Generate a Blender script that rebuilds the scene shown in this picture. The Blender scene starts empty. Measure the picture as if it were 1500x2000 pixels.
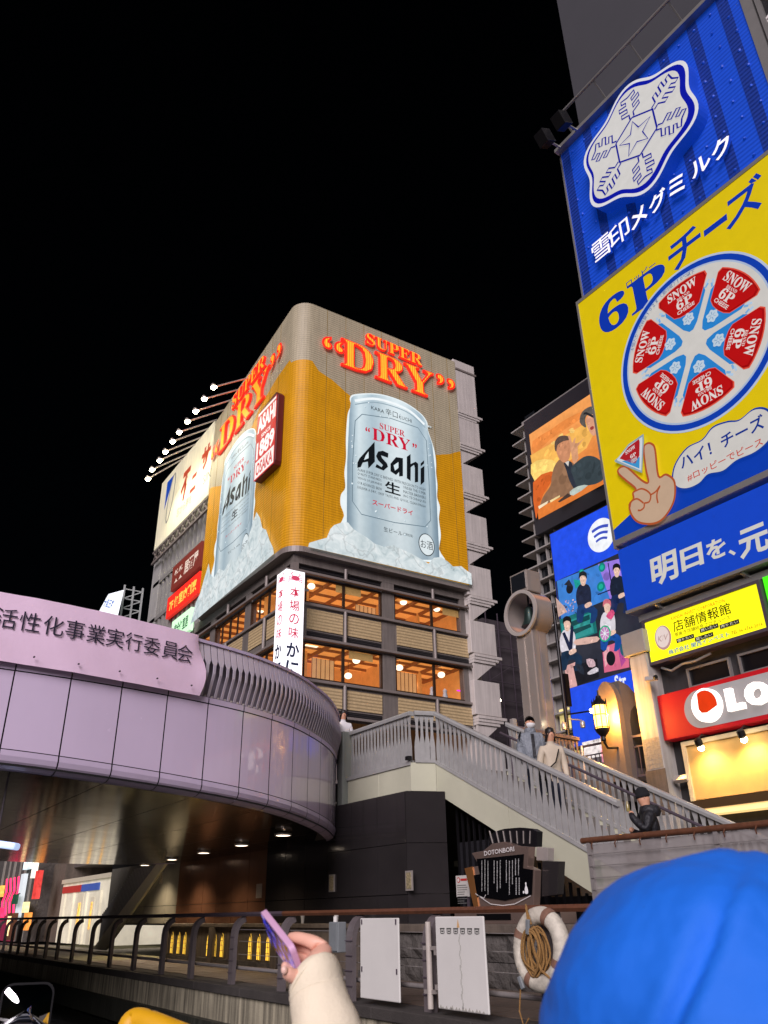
import bpy, math, random
from mathutils import Vector, Matrix
random.seed(7)
SC = bpy.context.scene
COL = SC.collection
R = math.radians
# ------------------------------------------------------------------ camera
# river-aligned world: +Y runs along the river away from the boat, +X towards the bank, water at z = 0
FPX, PITCH, ROLL, HEAD = 1575.0, R(26.45), R(0.95), R(33.5)
EYE = Vector((0, 0, 2.0))
FWD = Vector((math.sin(HEAD)*math.cos(PITCH), math.cos(HEAD)*math.cos(PITCH), math.sin(PITCH)))
_r0 = Vector((math.cos(HEAD), -math.sin(HEAD), 0)); _u0 = _r0.cross(FWD)
RGT = _r0*math.cos(ROLL) - _u0*math.sin(ROLL)
UPV = _r0*math.sin(ROLL) + _u0*math.cos(ROLL)
cd = bpy.data.cameras.new('camera'); cam = bpy.data.objects.new('camera', cd); COL.objects.link(cam)
m = Matrix((RGT, UPV, -FWD)).transposed().to_4x4(); m.translation = EYE
cam.matrix_world = m
cd.sensor_fit = 'VERTICAL'; cd.sensor_height = 36; cd.sensor_width = 36
cd.lens = FPX/2000*36; cd.clip_start = 0.05; cd.clip_end = 2000
cd.dof.use_dof = True; cd.dof.focus_distance = 16; cd.dof.aperture_fstop = 9.0
SC.camera = cam
# ------------------------------------------------------------------ night sky, soft city glow
w = bpy.data.worlds.new('World'); SC.world = w; w.use_nodes = True
nt = w.node_tree; nt.nodes.clear()
sky = nt.nodes.new('ShaderNodeTexSky'); sky.sky_type = 'NISHITA'; sky.sun_disc = False
SUN_D = Vector((0.66, 0.60, -0.46)).normalized()          # direction the glow travels
sky.sun_elevation = R(30); sky.sun_rotation = math.atan2(-SUN_D.x, -SUN_D.y)
bg = nt.nodes.new('ShaderNodeBackground'); bg.inputs[1].default_value = 0.00022
wo = nt.nodes.new('ShaderNodeOutputWorld')
nt.links.new(sky.outputs[0], bg.inputs[0]); nt.links.new(bg.outputs[0], wo.inputs[0])
sl = bpy.data.lights.new('sun', 'SUN'); sl.energy = 3.9; sl.angle = R(35); sl.color = (1.0, 0.90, 0.98)
so = bpy.data.objects.new('sun', sl); COL.objects.link(so)
so.rotation_euler = SUN_D.to_track_quat('-Z', 'Y').to_euler(); so.location = (-20, -25, 40)
SC.view_settings.view_transform = 'Standard'; SC.view_settings.look = 'None'
SC.view_settings.exposure = 0; SC.view_settings.gamma = 1; SC.view_settings.use_curve_mapping = False
# ------------------------------------------------------------------ photo pixel -> point on a known plane
def ray(x, y): return FWD + RGT*((x-750)/FPX) - UPV*((y-1000)/FPX)
def onX(x, y, c): d = ray(x, y); return EYE + d*(c/d.x)
def onY(x, y, c): d = ray(x, y); return EYE + d*(c/d.y)
def onZ(x, y, c): d = ray(x, y); return EYE + d*((c-EYE.z)/d.z)
def at(x, y, D): d = ray(x, y); return EYE + d*(D/math.hypot(d.x, d.y))   # at a horizontal distance
# ------------------------------------------------------------------ materials
def lin(h):
    if isinstance(h, tuple): return h[:3]
    h = h.lstrip('#'); o = []
    for i in (0, 2, 4):
        c = int(h[i:i+2], 16)/255; o.append(c/12.92 if c <= .04045 else ((c+.055)/1.055)**2.4)
    return tuple(o)
MATS = {}
def mat(name, col='808080', rough=.5, metal=0., var=.12, vs=3., bump=0., bs=60., em=None, es=0., streak=0., coat=0., spec=.5, sample=True, ribs=None, alpha=1., trans=0., lump=0., lscale=2., scuff=0.):
    if name in MATS: return MATS[name]
    M = bpy.data.materials.new(name); M.use_nodes = True; MATS[name] = M
    n = M.node_tree.nodes; L = M.node_tree.links; b = n['Principled BSDF']
    c = lin(col)
    b.inputs['Roughness'].default_value = rough; b.inputs['Metallic'].default_value = metal
    b.inputs['Specular IOR Level'].default_value = spec; b.inputs['Coat Weight'].default_value = coat
    b.inputs['Alpha'].default_value = alpha; b.inputs['Transmission Weight'].default_value = trans
    geo = n.new('ShaderNodeNewGeometry')
    def noise(scale, detail=4, vec=None, rough_=.6):
        t = n.new('ShaderNodeTexNoise'); t.inputs['Scale'].default_value = scale; t.inputs['Detail'].default_value = detail
        t.inputs['Roughness'].default_value = rough_
        L.new(vec if vec else geo.outputs['Position'], t.inputs['Vector']); return t.outputs['Fac']
    colsock = None
    if var > 0:
        mp = n.new('ShaderNodeMapRange'); mp.inputs['To Min'].default_value = 1-var*1.6; mp.inputs['To Max'].default_value = 1+var*1.6
        L.new(noise(vs), mp.inputs['Value'])
        mx = n.new('ShaderNodeMix'); mx.data_type = 'RGBA'; mx.blend_type = 'MULTIPLY'; mx.inputs[0].default_value = 1
        mx.inputs[6].default_value = (*c, 1); L.new(mp.outputs[0], mx.inputs[7]); colsock = mx.outputs[2]
    if streak > 0:
        sc = n.new('ShaderNodeVectorMath'); sc.operation = 'MULTIPLY'; sc.inputs[1].default_value = (9, 9, .5)
        L.new(geo.outputs['Position'], sc.inputs[0])
        mp = n.new('ShaderNodeMapRange'); mp.inputs['From Min'].default_value = .38; mp.inputs['From Max'].default_value = .62
        mp.inputs['To Min'].default_value = 1-streak; mp.inputs['To Max'].default_value = 1.08
        L.new(noise(1.0, 5, sc.outputs[0]), mp.inputs['Value'])
        mx = n.new('ShaderNodeMix'); mx.data_type = 'RGBA'; mx.blend_type = 'MULTIPLY'; mx.inputs[0].default_value = 1
        if colsock: L.new(colsock, mx.inputs[6])
        else: mx.inputs[6].default_value = (*c, 1)
        L.new(mp.outputs[0], mx.inputs[7]); colsock = mx.outputs[2]
    if colsock: L.new(colsock, b.inputs['Base Color'])
    else: b.inputs['Base Color'].default_value = (*c, 1)
    if scuff > 0:
        mp = n.new('ShaderNodeMapRange'); mp.inputs['To Min'].default_value = max(.02, rough-scuff); mp.inputs['To Max'].default_value = rough+scuff
        L.new(noise(vs*1.7, 6), mp.inputs['Value']); L.new(mp.outputs[0], b.inputs['Roughness'])
    hsock = None
    if bump > 0: hsock = (noise(bs, 5), bump)
    if ribs:                                        # (axis 'x'/'y'/'z', pitch, strength)
        sx = n.new('ShaderNodeSeparateXYZ'); L.new(geo.outputs['Position'], sx.inputs[0])
        mm = n.new('ShaderNodeMath'); mm.operation = 'MULTIPLY'; mm.inputs[1].default_value = 2*math.pi/ribs[1]
        L.new(sx.outputs['xyz'.index(ribs[0])], mm.inputs[0])
        sn = n.new('ShaderNodeMath'); sn.operation = 'SINE'; L.new(mm.outputs[0], sn.inputs[0]); hsock = (sn.outputs[0], ribs[2])
    if hsock:
        bp = n.new('ShaderNodeBump'); bp.inputs['Strength'].default_value = hsock[1]; bp.inputs['Distance'].default_value = .02
        L.new(hsock[0], bp.inputs['Height']); last = bp
        L.new(bp.outputs[0], b.inputs['Normal'])
    if lump > 0:
        bp = n.new('ShaderNodeBump'); bp.inputs['Strength'].default_value = lump; bp.inputs['Distance'].default_value = .08
        L.new(noise(lscale, 3), bp.inputs['Height'])
        if hsock: L.new(last.outputs[0], bp.inputs['Normal'])
        L.new(bp.outputs[0], b.inputs['Normal'])
    if em is not None:
        if em == 'base' and colsock: L.new(colsock, b.inputs['Emission Color'])
        else: b.inputs['Emission Color'].default_value = (*lin(col if em == 'base' else em), 1)
        b.inputs['Emission Strength'].default_value = es
        if not sample: M.cycles.emission_sampling = 'NONE'
    return M
def print_mat(name, es, diffuse=.25, rough=.4, tex=0.):
    """flat print: colour comes from the printed piece itself (face colour attribute)"""
    M = bpy.data.materials.new(name); M.use_nodes = True; n = M.node_tree.nodes; L = M.node_tree.links; b = n['Principled BSDF']
    a = n.new('ShaderNodeVertexColor'); a.layer_name = 'Col'; src = a.outputs[0]
    if tex > 0:
        geo = n.new('ShaderNodeNewGeometry'); t = n.new('ShaderNodeTexNoise'); t.inputs['Scale'].default_value = 3.4; t.inputs['Detail'].default_value = 7
        L.new(geo.outputs['Position'], t.inputs['Vector'])
        mp = n.new('ShaderNodeMapRange'); mp.inputs['To Min'].default_value = 1-tex; mp.inputs['To Max'].default_value = 1+tex
        L.new(t.outputs['Fac'], mp.inputs['Value'])
        mx = n.new('ShaderNodeMix'); mx.data_type = 'RGBA'; mx.blend_type = 'MULTIPLY'; mx.inputs[0].default_value = 1
        L.new(src, mx.inputs[6]); L.new(mp.outputs[0], mx.inputs[7]); src = mx.outputs[2]
    h = n.new('ShaderNodeMix'); h.data_type = 'RGBA'; h.blend_type = 'MULTIPLY'; h.inputs[0].default_value = 1
    L.new(src, h.inputs[6]); h.inputs[7].default_value = (diffuse, diffuse, diffuse, 1)
    L.new(h.outputs[2], b.inputs['Base Color']); b.inputs['Roughness'].default_value = rough; b.inputs['Specular IOR Level'].default_value = .2
    if es > 0:
        L.new(src, b.inputs['Emission Color']); b.inputs['Emission Strength'].default_value = es
        M.cycles.emission_sampling = 'NONE'
    return M
P_BACK = print_mat('print_backlit', 1.02, .12, tex=.10)
P_SCREEN = print_mat('print_led_screen', 1.0, .04, tex=.28)
P_BOARD = print_mat('print_billboard', .72, .2, tex=.10)
P_GLOW = print_mat('print_dim_glow', .62, .25, tex=.12)
P_PLAIN = print_mat('print_plain', 0, 1.0, .5)
# ------------------------------------------------------------------ mesh helpers
def V(*a): return Vector(a)
class MB:
    def __init__(s): s.v = []; s.f = []
    def add(s, vs, fs):
        o = len(s.v); s.v += [tuple(p) for p in vs]; s.f += [tuple(i+o for i in f) for f in fs]; return s
    def box(s, x0, y0, z0, x1, y1, z1):
        if x0 > x1: x0, x1 = x1, x0
        if y0 > y1: y0, y1 = y1, y0
        if z0 > z1: z0, z1 = z1, z0
        return s.add([(x0,y0,z0),(x1,y0,z0),(x1,y1,z0),(x0,y1,z0),(x0,y0,z1),(x1,y0,z1),(x1,y1,z1),(x0,y1,z1)],
                     [(0,3,2,1),(4,5,6,7),(0,1,5,4),(1,2,6,5),(2,3,7,6),(3,0,4,7)])
    def cbox(s, c, d, rz=0, rx=0, ry=0):
        M3 = Matrix.Rotation(rz, 3, 'Z') @ Matrix.Rotation(ry, 3, 'Y') @ Matrix.Rotation(rx, 3, 'X'); c = Vector(c)
        p = [c + M3 @ Vector((sx*d[0]/2, sy*d[1]/2, sz*d[2]/2)) for sz in (-1,1) for sx, sy in ((-1,-1),(1,-1),(1,1),(-1,1))]
        return s.add(p, [(0,3,2,1),(4,5,6,7),(0,1,5,4),(1,2,6,5),(2,3,7,6),(3,0,4,7)])
    def bar(s, a, b, wx, wz, up=(0,0,1)):
        a = Vector(a); b = Vector(b); d = (b-a).normalized(); u = Vector(up)
        sd = d.cross(u)
        if sd.length < 1e-5: sd = d.cross(Vector((1,0,0)))
        sd.normalize(); u = sd.cross(d).normalized()
        p = [q + sd*sx*wx/2 + u*sz*wz/2 for q in (a, b) for sx, sz in ((-1,-1),(1,-1),(1,1),(-1,1))]
        return s.add(p, [(0,1,2,3),(7,6,5,4),(0,4,5,1),(1,5,6,2),(2,6,7,3),(3,7,4,0)])
    def prism(s, poly, vec):
        n = len(poly); vec = Vector(vec); a = [Vector(p) for p in poly]
        return s.add(a + [p+vec for p in a], [tuple(range(n))[::-1], tuple(range(n, 2*n))] + [(i, (i+1) % n, n+(i+1) % n, n+i) for i in range(n)])
    def tube(s, pts, r, n=8, caps=True, closed=False):
        pts = [Vector(p) for p in pts]; k = len(pts); rr = r if isinstance(r, (list, tuple)) else [r]*k
        vs = []; prev = None
        for i, p in enumerate(pts):
            if closed: t = pts[(i+1) % k]-pts[i-1]
            else: t = pts[min(i+1, k-1)]-pts[max(i-1, 0)]
            t.normalize()
            if prev is None:
                a = t.orthogonal().normalized()
            else:
                a = prev - t*prev.dot(t)
                a = a.normalized() if a.length > 1e-6 else t.orthogonal().normalized()
            prev = a; b = t.cross(a)
            vs += [p + (a*math.cos(q)+b*math.sin(q))*rr[i] for q in (2*math.pi*j/n for j in range(n))]
        fs = []
        for i in range(k if closed else k-1):
            o, q = i*n, ((i+1) % k)*n
            fs += [(o+j, o+(j+1) % n, q+(j+1) % n, q+j) for j in range(n)]
        if caps and not closed: fs += [tuple(range(n))[::-1], tuple(range((k-1)*n, k*n))]
        return s.add(vs, fs)
    def lathe(s, prof, c=(0,0,0), ax=(0,0,1), n=16, caps=True):
        ax = Vector(ax).normalized(); a = ax.orthogonal().normalized(); b = ax.cross(a); c = Vector(c)
        vs = [c + ax*h + (a*math.cos(q)+b*math.sin(q))*r for r, h in prof for q in (2*math.pi*j/n for j in range(n))]
        fs = [(i*n+j, i*n+(j+1) % n, (i+1)*n+(j+1) % n, (i+1)*n+j) for i in range(len(prof)-1) for j in range(n)]
        if caps: fs += [tuple(range(n))[::-1], tuple(range((len(prof)-1)*n, len(prof)*n))]
        return s.add(vs, fs)
    def sphere(s, c, r, n=14, m_=8, sc=(1,1,1)):
        c = Vector(c); vs = [c+Vector((0,0,-r*sc[2]))]; fs = []
        for i in range(1, m_):
            a = -math.pi/2+math.pi*i/m_
            vs += [c+Vector((r*sc[0]*math.cos(a)*math.cos(q), r*sc[1]*math.cos(a)*math.sin(q), r*sc[2]*math.sin(a))) for q in (2*math.pi*j/n for j in range(n))]
        vs.append(c+Vector((0,0,r*sc[2]))); t = len(vs)-1
        for j in range(n):
            fs.append((0, 1+(j+1) % n, 1+j)); fs.append((t, 1+(m_-2)*n+j, 1+(m_-2)*n+(j+1) % n))
            for i in range(m_-2): fs.append((1+i*n+j, 1+i*n+(j+1) % n, 1+(i+1)*n+(j+1) % n, 1+(i+1)*n+j))
        return s.add(vs, fs)
    def mesh(s, name):
        me = bpy.data.meshes.new(name); me.from_pydata(s.v, [], s.f); me.validate(); me.update(); return me
    def build(s, name, m_, parent=None, smooth=False, bevel=0.):
        return link(s.mesh(name), name, m_, parent, smooth, bevel)
def link(me, name, m_, parent=None, smooth=False, bevel=0., loc=None, rot=None):
    if m_ is not None and not me.materials: me.materials.append(m_)
    o = bpy.data.objects.new(name, me); COL.objects.link(o)
    if loc is not None: o.location = loc
    if rot is not None: o.rotation_euler = rot
    if parent is not None:
        o.parent = parent; o.matrix_parent_inverse = Matrix.Translation(-parent.location) if parent.parent is None else Matrix.Identity(4)
    if smooth:
        me.polygons.foreach_set('use_smooth', [True]*len(me.polygons))
        if smooth != 'all': me.set_sharp_from_angle(angle=R(40))
    if bevel:
        b = o.modifiers.new('bevel', 'BEVEL'); b.width = bevel; b.segments = 2; b.limit_method = 'ANGLE'; b.angle_limit = R(40)
    return o
def tag(o, label, cat, group=None):
    o['label'] = label; o['category'] = cat
    if group: o['group'] = group
    return o
def thing(name, label, cat, loc=(0,0,0), group=None):
    o = bpy.data.objects.new(name, None); COL.objects.link(o); o.location = loc; o.empty_display_size = .2
    return tag(o, label, cat, group)
def struct(o): o['kind'] = 'structure'; return o
# ------------------------------------------------------------------ flat print collector
class Plane:
    """a sign face: 'X' faces the river (-X), 'Y' faces down the river (-Y)"""
    def __init__(s, ax, c): s.ax = ax; s.c = c
    def px(s, x, y):
        p = onX(x, y, s.c) if s.ax == 'X' else onY(x, y, s.c)
        return (-p.y, p.z) if s.ax == 'X' else (p.x, p.z)
    def w(s, u, v, off=0.): return (s.c-off, -u, v) if s.ax == 'X' else (u, s.c-off, v)
class Print:
    def __init__(s, plane, gap=.004, layer0=1): s.pl = plane; s.v = []; s.f = []; s.c = []; s.gap = gap; s.k = layer0
    def layer(s): s.k += 1; return s
    def poly(s, pts, col, cols=None):
        o = len(s.v); s.v += [s.pl.w(u, v, s.gap*s.k) for u, v in pts]; s.f.append(tuple(range(o, o+len(pts)))); s.c.append(cols if cols else lin(col)); return s
    def pxpoly(s, pts, col): return s.poly([s.pl.px(*p) for p in pts], col)
    def rect(s, u0, v0, u1, v1, col): return s.poly([(u0,v0),(u1,v0),(u1,v1),(u0,v1)], col)
    def ell(s, cu, cv, ru, rv, col, n=40, a0=0, a1=360):
        full = a1-a0 >= 360
        return s.poly([(cu+ru*math.cos(R(a0+(a1-a0)*i/(n if full else n-1))), cv+rv*math.sin(R(a0+(a1-a0)*i/(n if full else n-1)))) for i in range(n)], col)
    def strip(s, pts, wd, col, closed=False):
        P = [Vector(p) for p in pts]; n = len(P)
        if closed: P = P+[P[0]]; n += 1
        Lf = []; Rt = []
        for i in range(n):
            if closed: t = P[(i+1) % (n-1)]-P[(i-1) % (n-1)] if i not in (0, n-1) else P[1]-P[n-2]
            else: t = P[min(i+1, n-1)]-P[max(i-1, 0)]
            if t.length < 1e-9: t = Vector((1, 0))
            t.normalize(); nn = Vector((-t.y, t.x)); h = (wd[i] if isinstance(wd, list) else wd)/2
            Lf.append(P[i]+nn*h); Rt.append(P[i]-nn*h)
        for i in range(n-1): s.poly([Rt[i], Rt[i+1], Lf[i+1], Lf[i]], col)
        return s
    def text(s, st, u0, v0, u1, v1, col, bold=0., shear=0., rot=0., keep=False, res=2):
        vs, fs = glyphs(st, bold, res)
        xs = [p[0] for p in vs]; ys = [p[1] for p in vs]; a, b, c, d = min(xs), max(xs), min(ys), max(ys)
        W, H = u1-u0, v1-v0; sx = W/(b-a); sy = H/(d-c)
        if keep: sx = sy = min(sx, sy)
        cu, cv = (u0+u1)/2, (v0+v1)/2; o = len(s.v); cr, sr = math.cos(R(rot)), math.sin(R(rot))
        for x, y in vs:
            x = (x-(a+b)/2)*sx; y = (y-(c+d)/2)*sy; x += y*shear
            s.v.append(s.pl.w(cu+x*cr-y*sr, cv+x*sr+y*cr, s.gap*s.k))
        for f in fs: s.f.append(tuple(i+o for i in f)); s.c.append(lin(col))
        return s
    def build(s, name, m_, parent):
        me = bpy.data.meshes.new(name); me.from_pydata(s.v, [], s.f)
        at_ = me.color_attributes.new('Col', 'FLOAT_COLOR', 'CORNER'); i = 0
        buf = []
        for p, c in zip(me.polygons, s.c):
            if isinstance(c[0], tuple):
                for q in c: buf += [*q, 1]
            else: buf += [*c, 1]*p.loop_total
        at_.data.foreach_set('color', buf); me.update()
        return link(me, name, m_, parent)
_G = {}
def glyphs(st, bold=0., res=2):
    k = (st, bold, res)
    if k not in _G:
        cu = bpy.data.curves.new('t', 'FONT'); cu.body = st; cu.resolution_u = res; cu.offset = bold; cu.dimensions = '2D'; cu.fill_mode = 'BOTH'
        o = bpy.data.objects.new('t', cu); COL.objects.link(o)
        me = bpy.data.meshes.new_from_object(o.evaluated_get(bpy.context.evaluated_depsgraph_get()))
        _G[k] = ([(v.co.x, v.co.y) for v in me.vertices], [tuple(p.vertices) for p in me.polygons])
        bpy.data.objects.remove(o); bpy.data.curves.remove(cu); bpy.data.meshes.remove(me)
    return _G[k]
def bf(st):   # mathematical bold serif letters and digits
    o = ''
    for ch in st:
        if 'A' <= ch <= 'Z': o += chr(0x1D400+ord(ch)-65)
        elif 'a' <= ch <= 'z': o += chr(0x1D41A+ord(ch)-97)
        elif '0' <= ch <= '9': o += chr(0x1D7CE+ord(ch)-48)
        else: o += ch
    return o
def smooth(pts, k=6, closed=True):
    P = [Vector(p) for p in pts]; n = len(P); out = []
    for i in range(n if closed else n-1):
        a, b, c, d = (P[(i+j-1) % n] if closed else P[min(max(i+j-1, 0), n-1)] for j in range(4))
        for t in (q/k for q in range(k)):
            out.append(.5*((2*b)+(c-a)*t+(2*a-5*b+4*c-d)*t*t+(3*b-a-3*c+d)*t**3))
    if not closed: out.append(P[-1])
    return out
# ================================================================== SETTING MATERIALS
M_CONC = mat('quay_concrete', '9c957e', .85, var=.3, vs=1.4, bump=.5, bs=30, streak=.65)
M_COPE = mat('quay_coping', '3a3632', .8, var=.3, vs=4, bump=.6, bs=40)
M_DECK = mat('promenade_stone', '6a5c50', .45, var=.2, vs=2, bump=.15, bs=60, scuff=.15)
M_TILE = mat('promenade_tile', '8f8a68', .5, var=.12, vs=2.5, bump=.1, bs=60)
M_DARKM = mat('dark_painted_steel', '4a4148', .45, var=.15, vs=6, bump=.1, bs=80)
M_RAILM = mat('railing_steel', '625b5b', .42, .05, var=.18, vs=5, bump=.12, bs=70, scuff=.1)
M_WOOD = mat('wooden_handrail', '5e3a26', .5, var=.35, vs=14, bump=.3, bs=90, scuff=.12)
M_PIPE = mat('galvanised_pipe', '8d8884', .38, .3, var=.15, vs=8)
M_LAV = mat('lavender_satin_panel', 'dccae2', .26, .05, var=.05, vs=.7, coat=1.0, scuff=.03)
M_LAVT = mat('lavender_trim', 'cdbdd4', .34, .1, var=.06, vs=3, coat=.2)
M_SLAT = mat('railing_slat_grey', 'c2b9c4', .38, .1, var=.1, vs=6)
M_SLATB = mat('stair_baluster_grey', '9c9c98', .4, .1, var=.14, vs=7, bump=.08, bs=60)
M_SOFF = mat('bronze_mirror_soffit', '5b5142', .13, .9, var=.1, vs=.8, scuff=.05, lump=.04, lscale=.9)
M_BLACK = mat('black_seam', '0c0b0c', .7, var=0)
M_STONE = mat('rough_dark_stone', '4c4843', .85, var=.35, vs=5, bump=1., bs=22, lump=.8, lscale=5)
M_STONE2 = mat('smooth_brown_stone', '5f554a', .75, var=.25, vs=6, bump=.5, bs=45, streak=.25)
M_PANEL = mat('polished_dark_panel', '2e2b2b', .13, .15, var=.22, vs=1.1, scuff=.09, lump=.05, lscale=1.5)
M_PANELB = mat('polished_copper_panel', '7a5540', .22, .3, var=.2, vs=1.4, scuff=.1)
M_GREEN = mat('pale_green_steel', 'bbbba3', .45, .05, var=.10, vs=1.2)
M_STEP = mat('stair_tread', '6d6862', .7, var=.15, vs=8)
M_STREET = mat('street_paving', '55504b', .7, var=.2, vs=3, bump=.2, bs=40)
M_WHITE = mat('white_enamel_board', 'd2d1c9', .35, var=.06, vs=1.6, scuff=.1)
M_GREYBOX = mat('grey_meter_box', '7f8586', .45, .2, var=.1, vs=5)
M_BLACKM = mat('black_metal', '131214', .4, .3, var=.1)
M_STEEL = mat('brushed_steel', 'b0a8a0', .3, .4, var=.12, vs=3, scuff=.1)
# ================================================================== WATER, GROUND
mw = mat('river_water', '05070a', .06, var=0, spec=.6, lump=.55, lscale=3.2, bump=.25, bs=14)
o = MB(); o.add([(-60,-60,0),(9.0,-60,0),(9.0,300,0),(-60,300,0)], [(0,1,2,3)]); struct(o.build('river', mw))
o = MB(); o.add([(-700,-700,-3),(700,-700,-3),(700,900,-3),(-700,900,-3)], [(0,1,2,3)]); struct(o.build('ground', M_STREET))
QX, QZ = 6.35, .95
o = MB(); o.box(QX, -20, -2.9, 30, 120, QZ-.13); quay = struct(o.build('quay', M_CONC))
Y = -20.
k = 0
cop = MB().box(0, .004, 0, .55, 1.996, .13).mesh('quay_coping_stone'); 
while Y < 60:
    if Y >= 2: link(cop, 'coping_stone', M_COPE, quay, loc=(QX-.05, Y, QZ-.13), bevel=.012)
    Y += 2.0
o = MB(); o.box(QX+.505, -20, QZ-.125, 9.25, 120, QZ-.004); prom = struct(o.build('promenade', M_COPE))
tl = MB().box(0, .006, 0, .588, .594, .012).mesh('paving_tile'); tl.materials.append(M_DECK); tl2 = tl.copy(); tl2.materials[0] = M_TILE
n = 0
for i in range(4):
    for j in range(63):
        Y = 6.0+j*.6
        link(tl2 if Y > 24.6 else tl, 'paving_tile', None, prom, loc=(QX+.51+i*.6, Y, QZ-.004+random.uniform(-.001, .002))); n += 1
# ledge of the quay wall just above the water and dark tide mark
o = MB(); o.box(QX-.14, -20, .02, QX-.004, 60, .42); struct(o.build('quay_ledge', mat('wet_ledge', '3a3b33', .5, var=.4, vs=2, bump=.6, bs=18, streak=.5)))
# ================================================================== TERRACE, STREET
TZ, SZ = 1.82, 4.74
o = MB(); o.box(9.28, -12, -1, 16.4, 13.6, TZ); struct(o.build('terrace', M_STREET))
o = MB(); SP = [(12.25,13.95),(70,13.95),(70,160),(11.4,160),(11.4,31),(9.9,31),(9.9,16.42),(12.25,16.42)]
o.add([(x,y,SZ) for x, y in SP], [tuple(range(8))])
o.prism([(x,y,SZ-.004) for x, y in SP], (0,0,-.4)); struct(o.build('street', M_STREET))
o = MB(); o.box(12.3, 13.97, TZ, 16.2, 14.2, SZ-.41); t = thing('retaining_wall', 'dark wall under the street edge behind the stair', 'wall', (14,13.7,TZ)); o.build('wall_face', M_STONE2, t)
# ================================================================== STONE WALL ALONG THE PROMENADE
WX = 9.0
t = thing('stone_wall', 'low dark rough stone wall along the promenade below the plaque', 'wall', (WX,10,QZ))
MB().box(WX+.06, 2, QZ-.1, WX+.27, 14.55, TZ-.1).build('wall_core', M_BLACK, t)
for r_, (z0, z1) in enumerate(((QZ, 1.30), (1.31, 1.68))):
    Y = 4.0 + .4*r_
    while Y < 14.4:
        L_ = min(random.uniform(.75, 1.15), 14.55-Y); b = MB(); dx = random.uniform(-.02, .02)
        n1 = 4
        # hammered face: grid with random relief
        vs = []; fs = []
        for a in range(n1+1):
            for c in range(n1):
                e = a in (0, n1) or c in (0, n1-1)
                vs.append((WX+dx+(0.025 if e else random.uniform(-.045, .0)), Y+.008+(L_-.016)*a/n1, z0+(z1-z0)*c/(n1-1)))
        for a in range(n1):
            for c in range(n1-1): fs.append((a*n1+c, a*n1+c+1, (a+1)*n1+c+1, (a+1)*n1+c))
        b.add(vs, fs); b.box(WX+dx+.0251, Y+.008, z0, WX+.07, Y+L_-.008, z1)
        b.build('stone_block', M_STONE, t); Y += L_
MB().box(WX-.05, 2, 1.69, WX+.28, 14.5, TZ+.004).build('coping', M_STONE2, t, bevel=.015)
# arcade wall with lit lancet windows under the bridge
t = thing('arcade_wall', 'brown stone wall with triple lit lancet windows under the bridge', 'wall', (WX,20,QZ))
wy0, wy1 = 14.62, 25.3
MB().box(WX, wy0, QZ-.1, WX+.28, wy1, 1.74).build('wall_face', M_STONE2, t)
MB().box(WX-.06, wy0, 1.745, WX+.3, wy1, TZ+.01).build('coping', M_STONE2, t, bevel=.015)
MB().box(WX-.05, wy0, QZ, WX-.002, wy1, 1.06).build('plinth', M_STONE, t)
for q in range(4): MB().box(WX-.09, [14.66,18.0,21.6,25.0][q], QZ, WX-.003, [15.0,18.3,21.9,25.28][q], 1.74).build('pilaster', M_STONE2, t, bevel=.01)
mlw = mat('lit_window_glass', 'ffca45', .4, var=.25, vs=9, em='base', es=1.5)
for gx in ((336,349,361), (407,420,434), (489,506,524)):
    for x in gx:
        p = onX(x, 1845, WX); h = .24; wd = .088
        zc = 1.33
        pts = [(-wd,-h), (wd,-h), (wd,h*.35), (wd*.85,h*.65), (wd*.5,h*.95), (0,h*1.2), (-wd*.5,h*.95), (-wd*.85,h*.65), (-wd,h*.35)]
        w_ = MB().prism([(WX-.012, p.y+a, zc+b) for a, b in pts], (.01,0,0)).build('window', mlw, t)
        fr = MB()
        for a, b in zip(pts, pts[1:]+pts[:1]): fr.bar((WX-.018, p.y+a[0], zc+a[1]), (WX-.018, p.y+b[0], zc+b[1]), .014, .014)
        fr.bar((WX-.018, p.y, zc-h), (WX-.018, p.y, zc+h*1.1), .012, .01)
        for q in (-.4, .1, .5): fr.bar((WX-.0185, p.y-wd, zc+h*q), (WX-.0185, p.y+wd, zc+h*q), .01, .01)
        fr.build('tracery', M_DARKM, w_)
# polished dark panel wall above it and under the stair landing
PX_ = 9.5
t = thing('panel_wall', 'tall polished dark panel wall under the bridge and stair landing', 'wall', (PX_,18,TZ))
MB().box(PX_+.03, 13.75, TZ-.05, PX_+.4, 33.3, 4.16).build('wall_core', M_BLACK, t)
Y = 13.78
while Y < 33:
    wd = 1.02; e = min(Y+wd, 33.28)
    m_ = M_PANEL if Y < 19 else (M_PANELB if Y < 25.2 else mat('bright_steel_panel','a9a595',.22,.35,var=.12,vs=1.2,scuff=.08))
    MB().box(PX_, Y+.008, TZ, PX_+.028, e-.008, 2.30).build('panel', m_, t)
    MB().box(PX_, Y+.008, 2.315, PX_+.028, e-.008, 3.62 if Y > 16.5 else 3.2).build('panel', m_, t)
    if Y <= 16.5: MB().box(PX_, Y+.008, 3.212, PX_+.028, e-.008, 4.15).build('panel', m_, t)
    Y += wd
for x, y in ((315,1715), (648,1725), (799,1720)):
    p = onX(x, y, PX_-.02); f = MB().box(PX_-.03, p.y-.11, p.z-.17, PX_-.003, p.y+.11, p.z+.17).build('art_plaque', M_STEEL, t)
    MB().box(PX_-.036, p.y-.08, p.z-.14, PX_-.031, p.y+.08, p.z+.14).build('art_relief', mat('relief_metal', 'c2b58e', .35, .6, var=.9, vs=26, bump=1., bs=45), f)
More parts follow.
